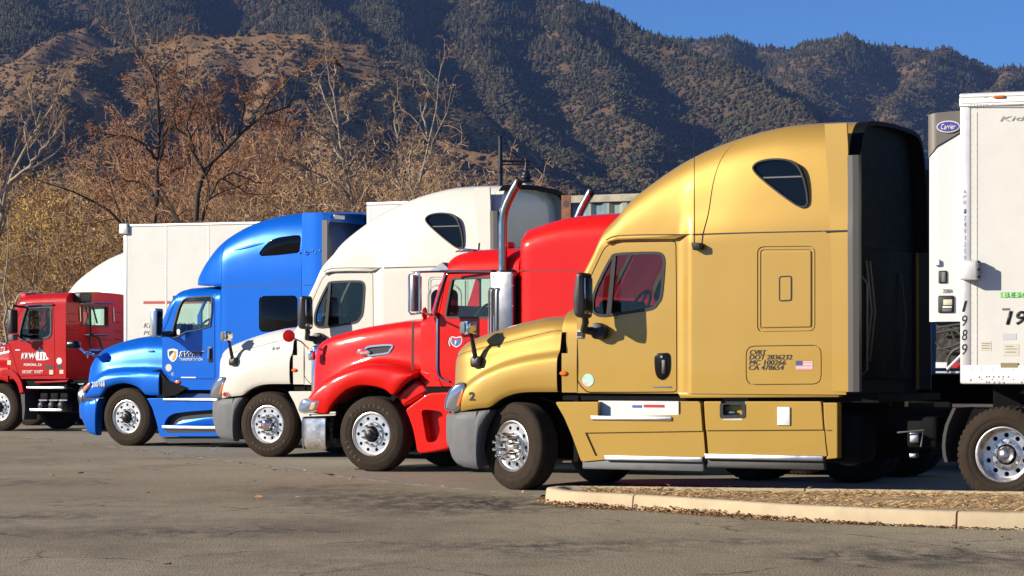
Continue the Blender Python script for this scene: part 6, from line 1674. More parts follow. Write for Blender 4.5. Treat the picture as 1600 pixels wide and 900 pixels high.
# ------------------------------------------------------------------ mountains
def wr(p): return np.array([(p[0]-800)/4000.*p[2], p[2], CAMZ+(564-p[1])/4000.*p[2]])
CRESTS = [
 ([(-700,-300,2350),(-100,-240,2300),(300,-200,2250),(640,-110,2150),(780,-45,2080),(870,0,2010),(915,20,1985),(960,42,1960),(1000,60,1930),(1040,73,1900)], .50, .95),
 ([(1040,73,1900),(1090,95,1830),(1150,120,1750),(1220,158,1670),(1300,205,1580),(1380,270,1480),(1450,330,1400)], .55, .85),
 ([(870,0,2010),(880,50,1890),(925,110,1770),(965,175,1640),(1000,225,1540),(1030,280,1440),(1050,330,1370)], .58, .50),
 ([(780,-45,2080),(750,40,1900),(780,110,1760),(820,180,1620),(870,235,1520),(940,290,1420),(1000,330,1340)], .58, .62),
 ([(640,-110,2150),(610,0,1950),(620,60,1820),(670,120,1680),(730,190,1540),(770,240,1440)], .60, .85),
 ([(300,-200,2250),(420,-60,2050),(470,10,1900),(520,40,1780)], .60, .92),
 ([(300,-200,2250),(250,-40,2000),(255,20,1850),(290,45,1700)], .60, .95),
 ([(-100,-240,2300),(-40,-40,2050),(30,0,1880),(90,45,1680)], .60, .95),
 ([(-300,190,1700),(-60,125,1640),(0,102,1610),(60,76,1600),(118,54,1620)], .55, .18),
 ([(-200,175,1420),(0,128,1390),(60,108,1370),(120,92,1350),(200,76,1330),(330,66,1310),(450,64,1300),(520,72,1290),(560,95,1280),(600,135,1250),(650,185,1210),(720,228,1160),(775,260,1110),(830,310,1050)], .50, .10),
 ([(330,66,1310),(310,112,1240),(265,162,1160),(215,205,1080),(170,250,1010)], .62, .12),
 ([(450,64,1300),(440,120,1220),(405,190,1130),(380,260,1040),(360,320,980)], .62, .10),
 ([(200,76,1330),(140,122,1250),(70,160,1170),(0,195,1100),(-60,230,1040)], .62, .10),
 ([(560,95,1280),(565,165,1190),(545,230,1110),(520,300,1030)], .62, .12),
 ([(650,185,1210),(660,240,1130),(650,300,1050)], .62, .12),
 ([(880,70,2950),(1000,64,2900),(1060,62,2850),(1110,64,2800),(1170,72,2750),(1230,80,2700),(1262,79,2680),(1295,70,2620),(1330,67,2560),(1400,74,2540),(1460,86,2520),(1530,98,2500),(1600,110,2480),(1750,142,2450),(2200,210,2400)], .42, .62),
 ([(1330,58,2560),(1300,88,2410),(1262,126,2260),(1240,168,2120),(1255,220,2000)], .50, .50),
 ([(1460,77,2520),(1440,120,2350),(1410,165,2200),(1385,215,2050),(1370,270,1940)], .50, .50),
 ([(1600,101,2480),(1575,150,2300),(1545,200,2150),(1510,260,2000)], .50, .50),
 ([(1780,140,2450),(1740,190,2260),(1700,240,2100)], .50, .5),
 ([(1130,57,2790),(1135,88,2600),(1165,118,2450)], .50, .7),
]
def terrain():
    az = np.arange(-420, 2060, 4.0); rr = 720*(3050/720)**np.linspace(0, 1, 470)
    A, Rr = np.meshgrid(az, rr, indexing='ij'); X = (A-800)/4000*Rr; Y = Rr.copy()
    wx = X+26*(fbm(X/70, Y/70, 4, 21)-.5)*2; wy = Y+26*(fbm(X/70+50, Y/70, 4, 33)-.5)*2
    Z = (Rr-720)*.045; D = np.full(Z.shape, .15); best = Z.copy()
    for pts, s, den in CRESTS:
        Wp = np.array([wr(p) for p in pts])
        zc = np.full(Z.shape, -1e9)
        for a, b in zip(Wp[:-1], Wp[1:]):
            dx, dy = b[0]-a[0], b[1]-a[1]; L2 = dx*dx+dy*dy
            t = np.clip(((wx-a[0])*dx+(wy-a[1])*dy)/L2, 0, 1)
            dd = np.hypot(wx-a[0]-t*dx, wy-a[1]-t*dy)
            ss = s*np.where(dd < 90, 1, 1)
            zc = np.maximum(zc, a[2]+t*(b[2]-a[2])-s*1.22*np.sqrt(dd*dd+16)+s*4)
        k = zc > best; D = np.where(k, den, D); best = np.maximum(best, zc)
    Z = best
    rid = 1-np.abs(2*fbm(wx/46, wy/90, 4, 41)-1)
    Z = Z+9*(rid-.6)+7*(fbm(X/28, Y/28, 5, 57)-.5)
    Z *= np.clip((Rr-720)/120, 0, 1)
    Z -= 6*np.clip((760-Rr)/40, 0, 1)
    return az, rr, X, Y, Z, D
az_, rr_, TX, TY, TZ, TD = terrain()
def slope_mat():
    m = bpy.data.materials.new('mountain_ground'); m.use_nodes = True; nt = m.node_tree; n = nt.nodes; b = n['Principled BSDF']; L = nt.links
    tc = n.new('ShaderNodeTexCoord')
    def noise(s, d=6, r=.65): q = n.new('ShaderNodeTexNoise'); q.inputs['Scale'].default_value = s; q.inputs['Detail'].default_value = d; q.inputs['Roughness'].default_value = r; L.new(tc.outputs['Object'], q.inputs[0]); return q.outputs[0]
    cr = n.new('ShaderNodeValToRGB'); e = cr.color_ramp.elements; e[0].position = .36; e[0].color = (.055, .038, .026, 1); e[1].position = .66; e[1].color = (.42, .26, .115, 1)
    k = e.new(.5); k.color = (.30, .182, .084, 1)
    ad = n.new('ShaderNodeMath'); ad.operation = 'ADD'; a2 = n.new('ShaderNodeMath'); a2.operation = 'MULTIPLY'; a2.inputs[1].default_value = .5
    L.new(noise(.02, 4), ad.inputs[0]); L.new(noise(.35, 5, .8), ad.inputs[1]); L.new(ad.outputs[0], a2.inputs[0]); L.new(a2.outputs[0], cr.inputs[0])
    at = n.new('ShaderNodeAttribute'); at.attribute_name = 'woodland'                       # needle litter and chaparral floor where the wood grows
    wd = n.new('ShaderNodeMapRange'); wd.inputs[1].default_value = .2; wd.inputs[2].default_value = .6; wd.inputs[3].default_value = 0; wd.inputs[4].default_value = .72; L.new(at.outputs['Fac'], wd.inputs[0])
    mx = n.new('ShaderNodeMix'); mx.data_type = 'RGBA'; mx.inputs[7].default_value = (.072, .058, .036, 1); L.new(wd.outputs[0], mx.inputs[0]); L.new(cr.outputs[0], mx.inputs[6]); L.new(mx.outputs[2], b.inputs['Base Color'])
    b.inputs['Roughness'].default_value = .95; b.inputs['Specular IOR Level'].default_value = .1
    bp = n.new('ShaderNodeBump'); bp.inputs['Strength'].default_value = 1.0; bp.inputs['Distance'].default_value = 2.2; L.new(noise(.5, 6, .8), bp.inputs['Height']); L.new(bp.outputs[0], b.inputs['Normal'])
    return m
a_, b_ = TX.shape
me = bpy.data.meshes.new('mountains'); idx = np.arange(a_*b_).reshape(a_, b_)
F4 = np.stack([idx[:-1, :-1], idx[1:, :-1], idx[1:, 1:], idx[:-1, 1:]], -1).reshape(-1, 4)
co = np.stack([TX, TY, TZ], -1).reshape(-1, 3)
me.vertices.add(len(co)); me.vertices.foreach_set('co', co.ravel()); me.loops.add(F4.size); me.loops.foreach_set('vertex_index', F4.ravel().astype(np.int32))
me.polygons.add(len(F4)); me.polygons.foreach_set('loop_start', np.arange(0, F4.size, 4, dtype=np.int32)); me.polygons.foreach_set('loop_total', np.full(len(F4), 4, np.int32)); me.update(calc_edges=True); me.validate()
me.polygons.foreach_set('use_smooth', [True]*len(F4)); me.materials.append(slope_mat())
wl = me.attributes.new('woodland', 'FLOAT', 'POINT'); wl.data.foreach_set('value', TD.reshape(-1).astype(np.float32))
tag(put('mountains', me), kind='structure')

# ---------------- far woodland and scrub: instanced clumps (one mass per kind)
def leafm(name, c, v=.35):
    m = mat(name, c, .9, spec=.1); nt = m.node_tree; n = nt.nodes; b = n['Principled BSDF']
    oi = n.new('ShaderNodeObjectInfo'); hs = n.new('ShaderNodeHueSaturation'); hs.inputs['Color'].default_value = (*c, 1)
    mr = n.new('ShaderNodeMapRange'); mr.inputs[3].default_value = 1-v; mr.inputs[4].default_value = 1+v*1.4; nt.links.new(oi.outputs['Random'], mr.inputs[0]); nt.links.new(mr.outputs[0], hs.inputs['Value'])
    mh = n.new('ShaderNodeMapRange'); mh.inputs[3].default_value = .47; mh.inputs[4].default_value = .53; nt.links.new(oi.outputs['Random'], mh.inputs[0]); nt.links.new(mh.outputs[0], hs.inputs['Hue'])
    nt.links.new(hs.outputs[0], b.inputs['Base Color']); return m
PINEM = leafm('far_pine', (.064, .058, .027)); OAKM = leafm('far_scrub', (.080, .068, .032)); SAGEM = leafm('far_sage', (.11, .070, .036), .6)
def rough_blob(mb, c, r, rng, n=7, m=5, sq=.8):
    vs = []; fs = []
    for i in range(m+1):
        t = math.pi*i/m
        for k in range(n):
            q = 2*math.pi*(k+.5*(i % 2))/n; s = r*rng.uniform(.65, 1.2)
            vs.append((c[0]+s*math.sin(t)*math.cos(q), c[1]+s*math.sin(t)*math.sin(q), c[2]+s*sq*math.cos(t)))
    for i in range(m):
        for k in range(n): j = (k+1) % n; fs.append((i*n+k, (i+1)*n+k, (i+1)*n+j, i*n+j))
    mb.add(vs, fs)
def pine_mesh(seed):
    r = random.Random(seed); mb = MB(); H = 1.; z = .12
    mb.tube([(0, 0, 0), (0, 0, .5)], [.025, .015], 4, False)
    while z < .97:
        rad = .34*(1-z)**.7*r.uniform(.75, 1.15)+.015; n = 7; vs = [(0.02*r.uniform(-1, 1), .02*r.uniform(-1, 1), z+.16)]
        for k in range(n):
            q = 2*math.pi*(k+r.random()*.7)/n; s = rad*r.uniform(.55, 1.25); vs.append((s*math.cos(q), s*math.sin(q), z-.05*r.random()))
        mb.add(vs, [(0, 1+k, 1+(k+1) % n) for k in range(n)]); z += .11
    return mb.mesh('far_pine_tree', [PINEM], False)
def bush_mesh(seed, m):
    r = random.Random(seed); mb = MB()
    for k in range(5): q = r.uniform(0, 6.28); d = r.uniform(.1, .36); rough_blob(mb, (d*math.cos(q), d*math.sin(q), r.uniform(.25, .6)), r.uniform(.2, .34), r, 6, 4)
    return mb.mesh('far_bush', [m], False)
def instanced(name, protos, P, S, label, cat):
    pc = bpy.data.collections.new(name+'_shapes')
    for k, me_ in enumerate(protos): o = bpy.data.objects.new(me_.name, me_); pc.objects.link(o)
    me_ = bpy.data.meshes.new(name); me_.vertices.add(len(P)); me_.vertices.foreach_set('co', P.ravel())
    at = me_.attributes.new('size', 'FLOAT', 'POINT'); at.data.foreach_set('value', S.astype(np.float32))
    o = put(name, me_); tag(o, label, cat, kind='stuff')
    g = bpy.data.node_groups.new(name, 'GeometryNodeTree'); g.interface.new_socket('Geometry', in_out='INPUT', socket_type='NodeSocketGeometry'); g.interface.new_socket('Geometry', in_out='OUTPUT', socket_type='NodeSocketGeometry')
    N = g.nodes; i = N.new('NodeGroupInput'); u = N.new('NodeGroupOutput'); ip = N.new('GeometryNodeInstanceOnPoints'); ci = N.new('GeometryNodeCollectionInfo')
    ci.inputs[0].default_value = pc; ci.inputs['Separate Children'].default_value = True; ci.inputs['Reset Children'].default_value = True
    na = N.new('GeometryNodeInputNamedAttribute'); na.data_type = 'FLOAT'; na.inputs[0].default_value = 'size'
    rv = N.new('FunctionNodeRandomValue'); rv.data_type = 'FLOAT_VECTOR'; rv.inputs[1].default_value = (.12, .12, 6.28)
    ri = N.new('FunctionNodeRandomValue'); ri.data_type = 'INT'; ri.inputs['Min'].default_value = 0; ri.inputs['Max'].default_value = len(protos)-1
    l = g.links; l.new(i.outputs[0], ip.inputs['Points']); l.new(ci.outputs[0], ip.inputs['Instance']); ip.inputs['Pick Instance'].default_value = True
    l.new(ri.outputs[2], ip.inputs['Instance Index']); l.new(rv.outputs[0], ip.inputs['Rotation']); l.new(na.outputs[0], ip.inputs['Scale']); l.new(ip.outputs[0], u.inputs[0])
    md = o.modifiers.new('scatter', 'NODES'); md.node_group = g
    return o
def scatter():
    rng = np.random.default_rng(12)
    N = 680000
    i = rng.integers(0, a_-1, N); j = rng.integers(0, b_-1, N); u = rng.random(N); v = rng.random(N)
    def lerp(T): return (T[i, j]*(1-u)+T[i+1, j]*u)*(1-v)+(T[i, j+1]*(1-u)+T[i+1, j+1]*u)*v
    x, y, z = lerp(TX), lerp(TY), lerp(TZ); den = TD[i, j]
    # hidden ground (slope facing away from the lot) is thinned
    gz = (TZ[i, j+1]-TZ[i, j])/(TY[i, j+1]-TY[i, j]); gx = (TZ[i+1, j]-TZ[i, j])/(TX[i+1, j]-TX[i, j]+1e-6)
    vis = gz > -.05
    elev = z/y                                           # wooded higher up, scrub and grass lower
    n1 = fbm(x/75, y/120, 4, 71); n2 = fbm(x/24, y/30, 3, 77)
    py = 564-elev*4000
    hi = np.clip((270-py)/190, 0, 1)
    north = np.clip(gx*-1.2, -.25, .5)
    dd = np.where(den > .3, den*(.80+.50*hi)+north*.5, den*(.55+2.2*np.clip(north, 0, 1)))
    p = np.clip(dd+(n1-.5)*1.3+(n2-.5)*.7, np.where(den > .3, .58, .025), 1)
    keep = vis & (rng.random(N) < p*.62*np.where(den > .3, 1, .9)) & (y > 780)
    x, y, z, den, py, n2 = x[keep], y[keep], z[keep], den[keep], py[keep], n2[keep]
    pine = (rng.random(len(x)) < np.clip((150-py)/150+.05, .04, .6)) & (den > .3)
    P = np.stack([x, y, z-.3], 1)
    sp = rng.uniform(3.2, 7.2, len(x)); sb = rng.uniform(1.8, 4.6, len(x))*(.7+.3*(den > .3))
    return P, pine, sp, sb, den
SP, pine, sp, sb, sden = scatter()
print('far plants', len(SP), pine.sum())
instanced('far_pine_wood', [pine_mesh(k) for k in range(5)], SP[pine], sp[pine], 'dark pine wood covering the upper slopes of the mountain', 'forest')
instanced('far_scrub', [bush_mesh(k, OAKM) for k in range(5)], SP[~pine], sb[~pine], 'dark evergreen scrub dotted over the lower slopes', 'scrub')
# low dry brush on the tawny foothills
rng = np.random.default_rng(5); N = 230000
i = rng.integers(0, a_-1, N); j = rng.integers(0, b_-1, N); k = (TD[i, j] < .9) & (TY[i, j] > 780) & (vnoise(TX[i, j]/9, TY[i, j]/9, 4) > .30); i = i[k]; j = j[k]
instanced('far_dry_brush', [bush_mesh(40+k, SAGEM) for k in range(4)], np.stack([TX[i, j], TY[i, j], TZ[i, j]-.2], 1)+rng.uniform(-1.2, 1.2, (len(i), 3))*(1, 1, 0), rng.uniform(.7, 2.3, len(i)), 'low dry brush on the tawny foothill slopes', 'brush')
# ------------------------------------------------------------------ bare winter trees behind the lot
BARKD = mat('bark_dark', (.060, .042, .030), .9, var=.4, vscale=6)
BARKP = mat('bark_pale', (.36, .29, .21), .85, var=.35, vscale=5)
BARKB = mat('bark_brown', (.42, .27, .155), .9, var=.4, vscale=6)
BARKR = mat('bark_russet', (.46, .24, .12), .9, var=.4, vscale=6)
LEAFR = mat('withered_leaf', (.40, .15, .045), .8, var=.5, vscale=3)
LEAFY = mat('yellow_leaf', (.52, .33, .06), .8, var=.55, vscale=2)
def wiggle(p, d, l, n, rng, amt, up):
    P = [p]; d = d.copy()
    for i in range(n):
        d = d+Vector((rng.gauss(0, amt), rng.gauss(0, amt), rng.gauss(0, amt)+up)); d.normalize(); P.append(P[-1]+d*(l/n))
    return P, d
def grow(seed, H, r0, limbs, lean=(0, 0), trunk_frac=.5, spread=.9, up=.08, depth=4, kids=(6, 5, 4), ratio=(.55, .5, .45), leaf=0, leafsz=.05, tw=.010, paths=None, amt=.16, droop=0., start=.3):
    """trunk mesh builder and crown mesh builder (limb tips, twigs, leaves)"""
    rng = random.Random(seed); T = MB(); K = MB()
    tips = []
    def spawn(P, r, l, lev):
        n = kids[min(lev-1, len(kids)-1)]
        for q in range(n):
            f = start+(1-start)*(q+rng.random())/n if lev > 0 else rng.random()
            k = min(int(f*(len(P)-1)), len(P)-2); p = P[k].lerp(P[k+1], f*(len(P)-1)-k)
            t = (P[k+1]-P[k]).normalized()
            a = Vector((rng.gauss(0, 1), rng.gauss(0, 1), rng.gauss(0, .7))); a -= t*a.dot(t); a.normalize()
            s = spread*rng.uniform(.55, 1.25); d = (t*math.cos(s)+a*math.sin(s)).normalized()
            ll = l*ratio[min(lev-1, len(ratio)-1)]*rng.uniform(.55, 1.25)*(1.15-.45*f); rr_ = max(tw*.55, r*(1-.55*f)*rng.uniform(.42, .62))
            branch(p, d, ll, rr_, lev)
    def branch(p, d, l, r, lev):
        n = 7 if lev <= 1 else (5 if lev == 2 else (3 if lev == 3 else 2))
        P, e = wiggle(p, d, l, n, rng, amt*(1+.25*lev), up if lev < 3 else up*.5-droop)
        rs = [max(tw*.4, r*(1-.75*i/n)) for i in range(n+1)]
        (T if lev <= 1 else K).tube(P, rs, (7 if lev == 0 else 5) if lev <= 1 else (4 if lev == 2 else 3), False)
        if lev < depth: spawn(P, r, l, lev+1)
        else:
            if leaf and rng.random() < leaf: tips.append((P[-1], e)); tips.append((P[1], e))
    if paths:
        for (pts, r) in paths:
            P = [Vector(q) for q in resample(pts, 14)]; P = [p+Vector((rng.gauss(0, .04), rng.gauss(0, .04), 0)) for p in P]
            rs = [max(tw, r*(1-.82*i/13)) for i in range(14)]; T.tube(P, rs, 8, False); l = sum((P[i+1]-P[i]).length for i in range(13)); spawn(P, r, l, 1)
    else:
        d = Vector((lean[0], lean[1], 1)).normalized()
        P, e = wiggle(Vector((0, 0, -.1)), d, H*trunk_frac*1.7, 10, rng, .05, .02); T.tube(P, [r0*(1-.8*i/10) for i in range(11)], 8, False); l = H
        for q in range(limbs):
            f = start+(1-start)*(q+rng.random())/limbs; k = min(int(f*10), 9); p = P[k].lerp(P[k+1], f*10-k); az = rng.uniform(0, 6.28); s = rng.uniform(.45, 1.1)*spread
            branch(p, Vector((math.cos(az)*math.sin(s), math.sin(az)*math.sin(s), math.cos(s))), H*ratio[0]*rng.uniform(.6, 1.1)*(1.2-.6*f), r0*(1-.7*f)*.5, 1)
    if leaf:
        K.cur = 1
        for (p, e) in tips:
            for q in range(2):
                o = p+Vector((rng.gauss(0, .06), rng.gauss(0, .06), rng.gauss(0, .06))); a = Vector((rng.gauss(0, 1), rng.gauss(0, 1), rng.gauss(0, 1))).normalized(); b = a.orthogonal().normalized(); s = leafsz*rng.uniform(.6, 1.4)
                K.add([o+a*s, o+b*s*.6, o-a*s*.8, o-b*s*.6], [(0, 1, 2, 3)])
    return T, K
def tree_obj(name, T, K, bark, twig, leafm_, loc, label, cat='tree', group=None, rz=0., sc=1.):
    t = empty(name, loc, rz); t.scale = (sc, sc, sc); tag(t, label, cat, group)
    put('trunk', T if isinstance(T, bpy.types.Mesh) else T.mesh('trunk', [bark], True, 60, False), t); put('crown', K if isinstance(K, bpy.types.Mesh) else K.mesh('crown', [twig, leafm_], True, 60, False), t)
    return t
def at(px, d): return ((px-800)/4000.*d, d, 0)
def hp(px, py, d, base_px, dy=0.):
    """point of a limb relative to the tree's foot"""
    return ((px-base_px)/4000.*d, dy, CAMZ+(564-py)/4000.*d)
D = 84.
def paths(d, base, L): return [([hp(x, y, d, base, dy) for (x, y, dy) in pts], r*.8) for pts, r in L]
# pale leaning cottonwood at the left edge
T, K = grow(1, 9, .2, 0, paths=paths(82, -14, [([(-14,640,0),(-8,420,0),(10,290,0),(34,235,.2),(50,208,.3),(57,170,.6)], .20), ([(2,330,0),(-20,270,.3),(-40,200,.5),(-50,150,.5)], .11), ([(12,288,0),(50,262,-.6),(85,225,-.8),(105,190,-.8)], .07), ([(40,225,.2),(36,190,.3),(30,160,.5),(32,138,.5)], .05), ([(50,210,.3),(75,196,.6),(96,170,.8)], .05)]), kids=(9, 6, 5, 4), ratio=(.36, .42, .42, .5), spread=.6, up=.16, depth=4, tw=.008)
tree_obj('cottonwood', T, K, BARKP, BARKB, LEAFR, at(-14, 82), 'pale leaning cottonwood with bare upswept twigs at the left edge')
# dark tree with a straight trunk
T, K = grow(2, 9, .2, 0, paths=paths(80, 243, [([(243,640,0),(243,400,0),(243,330,0),(246,260,.1),(248,205,.1),(250,160,.2),(243,120,.2),(240,96,.3)], .17), ([(243,312,0),(222,292,.5),(205,280,.8),(180,278,1)], .075), ([(246,250,.1),(228,228,-.4),(205,216,-.6),(175,214,-.8),(158,208,-.8)], .07), ([(248,200,.1),(262,176,.5),(272,150,.7),(274,120,.8)], .055), ([(247,232,0),(268,205,-.4),(290,190,-.7)], .05), ([(248,215,0),(235,190,.3),(226,150,.5),(215,120,.6)], .05), ([(244,300,0),(262,270,.3),(285,255,.5)], .05)]), kids=(9, 6, 4, 3), ratio=(.34, .45, .45, .55), spread=.8, up=.03, depth=4, leaf=.15, leafsz=.028, tw=.011)
tree_obj('plane_tree', T, K, BARKD, BARKR, LEAFR, at(243, 80), 'dark straight trunked tree with russet dead leaves above the white box trailer')
# dark forked tree with a heavy limb rising to the right
T, K = grow(3, 9, .2, 0, paths=paths(78, 310, [([(308,640,0),(305,420,0),(308,330,0),(318,280,0),(325,258,.1),(350,235,.2),(372,212,.3),(392,190,.4),(420,172,.5),(450,163,.6)], .19), ([(318,640,.2),(316,400,.2),(318,340,.2),(330,300,.2),(345,272,.2),(372,268,.3),(390,280,.5)], .12), ([(320,272,0),(306,240,-.2),(296,208,-.3),(300,180,-.3),(312,160,-.3)], .085), ([(296,215,-.2),(276,196,-.4),(272,160,-.5),(262,130,-.5)], .05), ([(372,212,.3),(378,180,.2),(382,150,.2),(378,118,.2)], .06), ([(350,235,.2),(330,205,.5),(322,170,.7),(330,140,.8)], .05), ([(392,190,.4),(412,186,.2),(440,190,.2)], .045), ([(392,190,.4),(405,160,.6),(425,130,.8)], .045)]), kids=(9, 6, 4, 3), ratio=(.32, .45, .45, .55), spread=.8, up=.04, depth=4, leaf=.15, leafsz=.028, tw=.011)
tree_obj('plane_tree', T, K, BARKD, BARKR, LEAFR, at(310, 78), 'dark forked tree whose heavy limb rises to the right behind the blue truck')
# bleached snag with the crow
T, K = grow(4, 9, .2, 0, paths=paths(80, 560, [([(566,640,0),(560,400,0),(548,310,0),(536,250,0),(530,200,0),(524,160,0),(518,132,0),(516,120,0),(520,113,0),(528,107,0)], .13), ([(526,165,0),(532,140,.1),(530,116,.1)], .05), ([(536,250,0),(515,225,.3),(498,205,.5),(480,175,.6)], .06), ([(530,200,0),(545,175,.3),(548,150,.4)], .04), ([(548,310,0),(520,285,-.4),(490,270,-.6),(462,255,-.8),(440,250,-.8)], .07), ([(542,285,0),(565,255,.3),(575,220,.5),(572,190,.6)], .05), ([(552,330,0),(500,318,.5),(455,320,.8)], .06), ([(536,250,0),(520,215,-.3),(505,190,-.4),(470,160,-.5)], .035), ([(515,225,.2),(480,230,.4),(455,225,.5)], .035)]), kids=(9, 6, 5, 3), ratio=(.30, .45, .45, .5), spread=.85, up=.03, depth=4, tw=.009, amt=.2)
tree_obj('snag_tree', T, K, BARKP, BARKB, LEAFR, at(560, 80), 'bleached bare tree with a crow on its highest stub')
T, K = grow(6, 9, .2, 0, paths=paths(79, 640, [([(634,640,0),(640,400,0),(648,310,0),(660,270,0),(668,225,0),(678,190,0),(682,160,0),(683,125,0),(678,104,0),(668,101,0),(660,104,0)], .10), ([(668,215,0),(662,180,.2),(668,150,.2),(660,128,.2),(650,122,.2),(643,135,.2)], .055), ([(642,330,0),(625,290,.3),(618,250,.4),(620,200,.5),(622,175,.5)], .07), ([(620,210,.5),(614,170,.6),(616,148,.6),(606,143,.6),(595,155,.6)], .04), ([(648,310,0),(640,270,-.3),(648,220,-.4),(655,190,-.5)], .05), ([(618,250,.4),(600,215,.6),(590,195,.7)], .035), ([(660,270,0),(690,250,.3),(705,245,.4)], .035)]), kids=(8, 6, 4, 3), ratio=(.26, .45, .45, .5), spread=.8, up=.03, depth=4, tw=.009, amt=.2)
tree_obj('snag_tree', T, K, BARKP, BARKB, LEAFR, at(640, 79), 'bleached tree with hooked pale tops left of the street lamp')
# thin pale sapling in front
T, K = grow(7, 5, .06, 0, paths=paths(66, 10, [([(8,650,0),(10,480,0),(11,400,0),(13,335,0)], .062), ([(10,470,0),(28,450,.1),(42,440,.2)], .022), ([(11,440,0),(-8,420,.1),(-25,410,.1)], .022)]), kids=(5, 4), ratio=(.22, .4), spread=.9, depth=2, tw=.006)
tree_obj('sapling', T, K, BARKP, BARKP, LEAFR, at(10, 66), 'thin pale sapling standing behind the maroon day cab')
# mid-size trees of the thicket, each kind grown once and copied
def kind(seed, **k): T, K = grow(seed, **k); return T, K
def copies(protos, spots, name, bark, twig, leafm_, labels, cat, group):
    meshes = [(T.mesh('trunk', [bark], True, 60, False), K.mesh('crown', [twig, leafm_], True, 60, False)) for T, K in protos]
    r = random.Random(77); roots = []
    spots_at = [(15, 'at the left edge behind the maroon hood'), (65, 'behind the maroon cab door'), (115, 'above the maroon cab roof'), (165, 'above the hidden white dome'), (215, 'above the front end of the striped trailer'), (262, 'beside the straight dark trunk'), (312, 'behind the forked dark trunk'), (352, 'above the rear of the striped trailer'), (405, 'above the front slope of the blue dome'), (440, 'above the blue roof window'), (475, 'above the blue side extender'), (512, 'above the dark rear of the blue sleeper'), (552, 'below the crow'), (582, 'above the front corner of the plain trailer'), (615, 'above the plain trailer edge'), (645, 'beside the hooked pale tops'), (683, 'above the white roof window'), (715, 'above the crest of the white dome'), (900, 'nearest the street lamp')]
    def place(px, d): return ('front ' if d < 83 else ('far ' if d > 91 else 'middle '))+'%s '+next(w for lim, w in spots_at if px < lim)
    for i, (px, d, topy) in enumerate(spots):
        T, K = meshes[i % len(meshes)]
        zz = np.empty(len(K.vertices)*3); K.vertices.foreach_get('co', zz); s = (CAMZ+(564-topy)/4000*d)/zz.reshape(-1, 3)[:, 2].max()
        roots.append(tree_obj(name, T, K, None, None, None, at(px, d), place(px, d) % labels, cat, group, r.uniform(0, 6.28), s))
    return roots
PR = [kind(20+k, H=7.5, r0=.11, limbs=13, trunk_frac=.42, spread=.85, up=.07, depth=4, kids=(7, 6, 4, 3), ratio=(.42, .48, .45, .55), leaf=.14, leafsz=.03, tw=.011, start=.18) for k in range(3)]
copies(PR, [(190,96,170),(345,98,160),(275,102,150),(430,96,150),(140,98,200),(395,92,185),(470,92,190),(215,88,230),(345,90,215),(255,90,140),(225,94,160),(330,92,135),(365,94,140),(415,90,165),(450,94,140),(290,88,175)], 'russet_tree', BARKB, BARKR, LEAFR, 'russet twigged tree', 'tree', 'russet trees behind the trailers')
PY = [kind(40+k, H=6.2, r0=.09, limbs=14, trunk_frac=.40, spread=.8, up=.08, depth=4, kids=(7, 6, 4, 2), ratio=(.42, .48, .45, .5), leaf=.6, leafsz=.034, tw=.009, start=.12) for k in range(3)]
copies(PY, [(-5,90,270),(45,86,300),(95,88,262),(150,84,300),(185,90,275),(120,80,345),(30,78,350),(70,94,240),(-25,84,300),(165,80,335)], 'yellow_leaved_tree', BARKB, BARKB, LEAFY, 'thin yellow leaved tree', 'tree', 'yellow leaved trees at the left')
PB = [kind(60+k, H=5.0, r0=.07, limbs=20, trunk_frac=.30, spread=1.05, up=.05, depth=4, kids=(8, 6, 4, 2), ratio=(.50, .5, .48, .55), leaf=.0, tw=.009, start=.04, amt=.22) for k in range(4)]
BS_ = [(500,88,1.02),(545,86,1.05),(590,85,1.0),(630,88,.98),(675,86,.92),(710,90,.80),(470,84,.9),(430,86,.92),(395,86,.85),(360,84,.82),(320,86,.8),(270,86,.85),(230,84,.8),(190,86,.85),(520,80,.82),(575,79,.78),(610,80,.80),(655,80,.75),(450,78,.78),(560,92,1.15),(610,94,1.08),(500,95,1.1),(740,88,.55),(690,82,.68),(400,94,1.02),(340,94,.98),(300,92,.9),(250,94,.98),(150,92,.95),(100,94,.9),(40,96,.92),(0,98,.95),(620,75,.55),(585,100,1.15),(650,100,1.0)]
BS = [(x, d, 345-(s-.35)*(150 if x < 700 else 95)-(28 if 470 < x < 720 else 0)) for x, d, s in BS_]
copies(PB, BS, 'bare_thicket_shrub', BARKB, mat('twig_tan', (.55, .35, .19), .9, var=.4, vscale=4), LEAFR, 'tangled bare brown shrub', 'shrub', 'bare shrubs of the thicket')

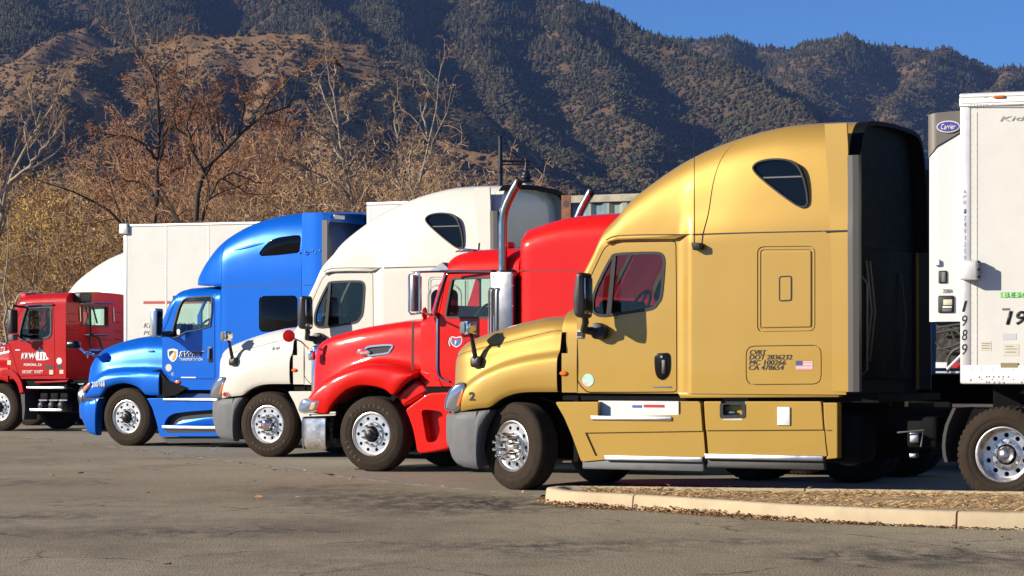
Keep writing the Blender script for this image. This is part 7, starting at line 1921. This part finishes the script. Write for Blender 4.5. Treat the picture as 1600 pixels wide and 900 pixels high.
# ---------------- crow on the snag
def crow():
    b = at(533, 80); p = hp(528, 107, 80, 533); t = empty('crow', (b[0]+p[0], b[1]+p[1], p[2]), 0); tag(t, 'black crow perched on the tip of the bleached tree', 'bird')
    m = mat('crow_black', (.008, .008, .010), .4); mb = MB(); rows = []
    S = [((.125,.0,.05),.008,.012),((.07,0,.085),.035,.03),((.01,0,.13),.062,.065),((-.05,0,.20),.07,.075),((-.09,0,.26),.055,.06),((-.105,0,.305),.038,.042),((-.12,0,.335),.040,.042),((-.15,0,.345),.026,.028),((-.18,0,.34),.006,.008)]
    for c, w, h in S: rows.append([(c[0]+h*.6*math.cos(q), w*math.sin(q), c[2]+h*math.cos(q)*.85) for q in np.linspace(0, 2*math.pi, 13)])
    MB().grid(np.array(rows)).build('body', m, t)
    MB().grid(np.array([[(-.165, -.012, .35), (-.165, .012, .35), (-.165, 0, .332)], [(-.235, -.002, .33), (-.235, .002, .33), (-.235, 0, .327)]])).build('beak', INK, t)
    for s in (-1, 1):
        MB().grid(np.array([[(-.06, s*.07, .25), (-.03, s*.078, .18), (.0, s*.07, .12)], [(.04, s*.06, .17), (.07, s*.05, .11), (.08, s*.045, .07)], [(.16, s*.02, .07), (.17, s*.02, .03), (.15, s*.02, .03)]])).build('wing', m, t)
        MB().tube([(-.02, s*.03, .12), (-.01, s*.03, .05), (-.02, s*.03, .0), (-.05, s*.03, -.005)], .008, 6).build('leg', INK, t)
    MB().prism([(.08, .09), (.20, .0), (.19, -.03), (.06, .05)], -.03, .03).build('tail', m, t)
crow()

# ---------------- street lamp
def lamp():
    d = 62.; t = empty('street_lamp', at(782, d)); tag(t, 'black street lamp with hanging lantern beyond the white sleeper truck', 'street lamp')
    m = mat('lamp_black', (.012, .013, .015), .45, var=.2); f = lambda x, y: hp(x, y, d, 782)
    h = f(782, 212)[2]
    MB().lathe([(.0005,0),(.16,0),(.16,.3),(.10,.45),(.065,1.2),(.058,h-.9),(.075,h-.88),(.075,h-.80),(.058,h-.78),(.055,h-.06),(.07,h-.05),(.07,h-.02),(.0005,h+.01)], 'z', 16).build('pole', m, t)
    a = f(829, 252); b = f(783, 252)
    arm = MB().tube([b, a], .032, 8).tube([f(783, 257), f(829, 257)], .020, 8).build('arm', m, t)
    MB().tube(resample([f(789, 214), f(791, 226), f(799, 238), f(812, 246), f(823, 249)], 14), .014, 6).build('brace', m, arm)
    c = f(822, 258); z = lambda y: f(822, y)[2]
    L = MB().lathe([(.0005,z(247)),(.035,z(247)),(.03,z(262)),(.05,z(264)),(.05,z(267)),(.10,z(270)),(.105,z(273)),(.14,z(275)),(.145,z(278)),(.10,z(279)),(.13,z(281)),(.135,z(284)),(.10,z(285)),(.0005,z(285))], 'z', 18, (c[0], 0, 0)).build('lantern', m, arm)
    MB().lathe([(.09,z(285)),(.115,z(287)),(.11,z(294)),(.08,z(299)),(.0005,z(302))], 'z', 18, (c[0], 0, 0)).build('globe', mat('lamp_glass', (.55,.53,.47), .35), arm)
    MB().lathe([(.21,z(283.5)),(.20,z(282.5)),(.10,z(281)),(.10,z(282)),(.21,z(283.7))], 'z', 18, (c[0], 0, 0)).build('lantern_rim', m, arm)
lamp()
# ------------------------------------------------------------------ air
hz = MB().box(-2600, 3600, -80, 3900, -3, 760).build('haze', bpy.data.materials.new('haze_air'), None, False); tag(hz, kind='stuff')
m = hz.data.materials[0]; m.use_nodes = True; nt = m.node_tree; nt.nodes.clear(); o = nt.nodes.new('ShaderNodeOutputMaterial'); v = nt.nodes.new('ShaderNodeVolumePrincipled')
v.inputs['Color'].default_value = (.30, .48, 1.0, 1); v.inputs['Density'].default_value = .000065; v.inputs['Anisotropy'].default_value = .0
nt.links.new(v.outputs[0], o.inputs['Volume'])
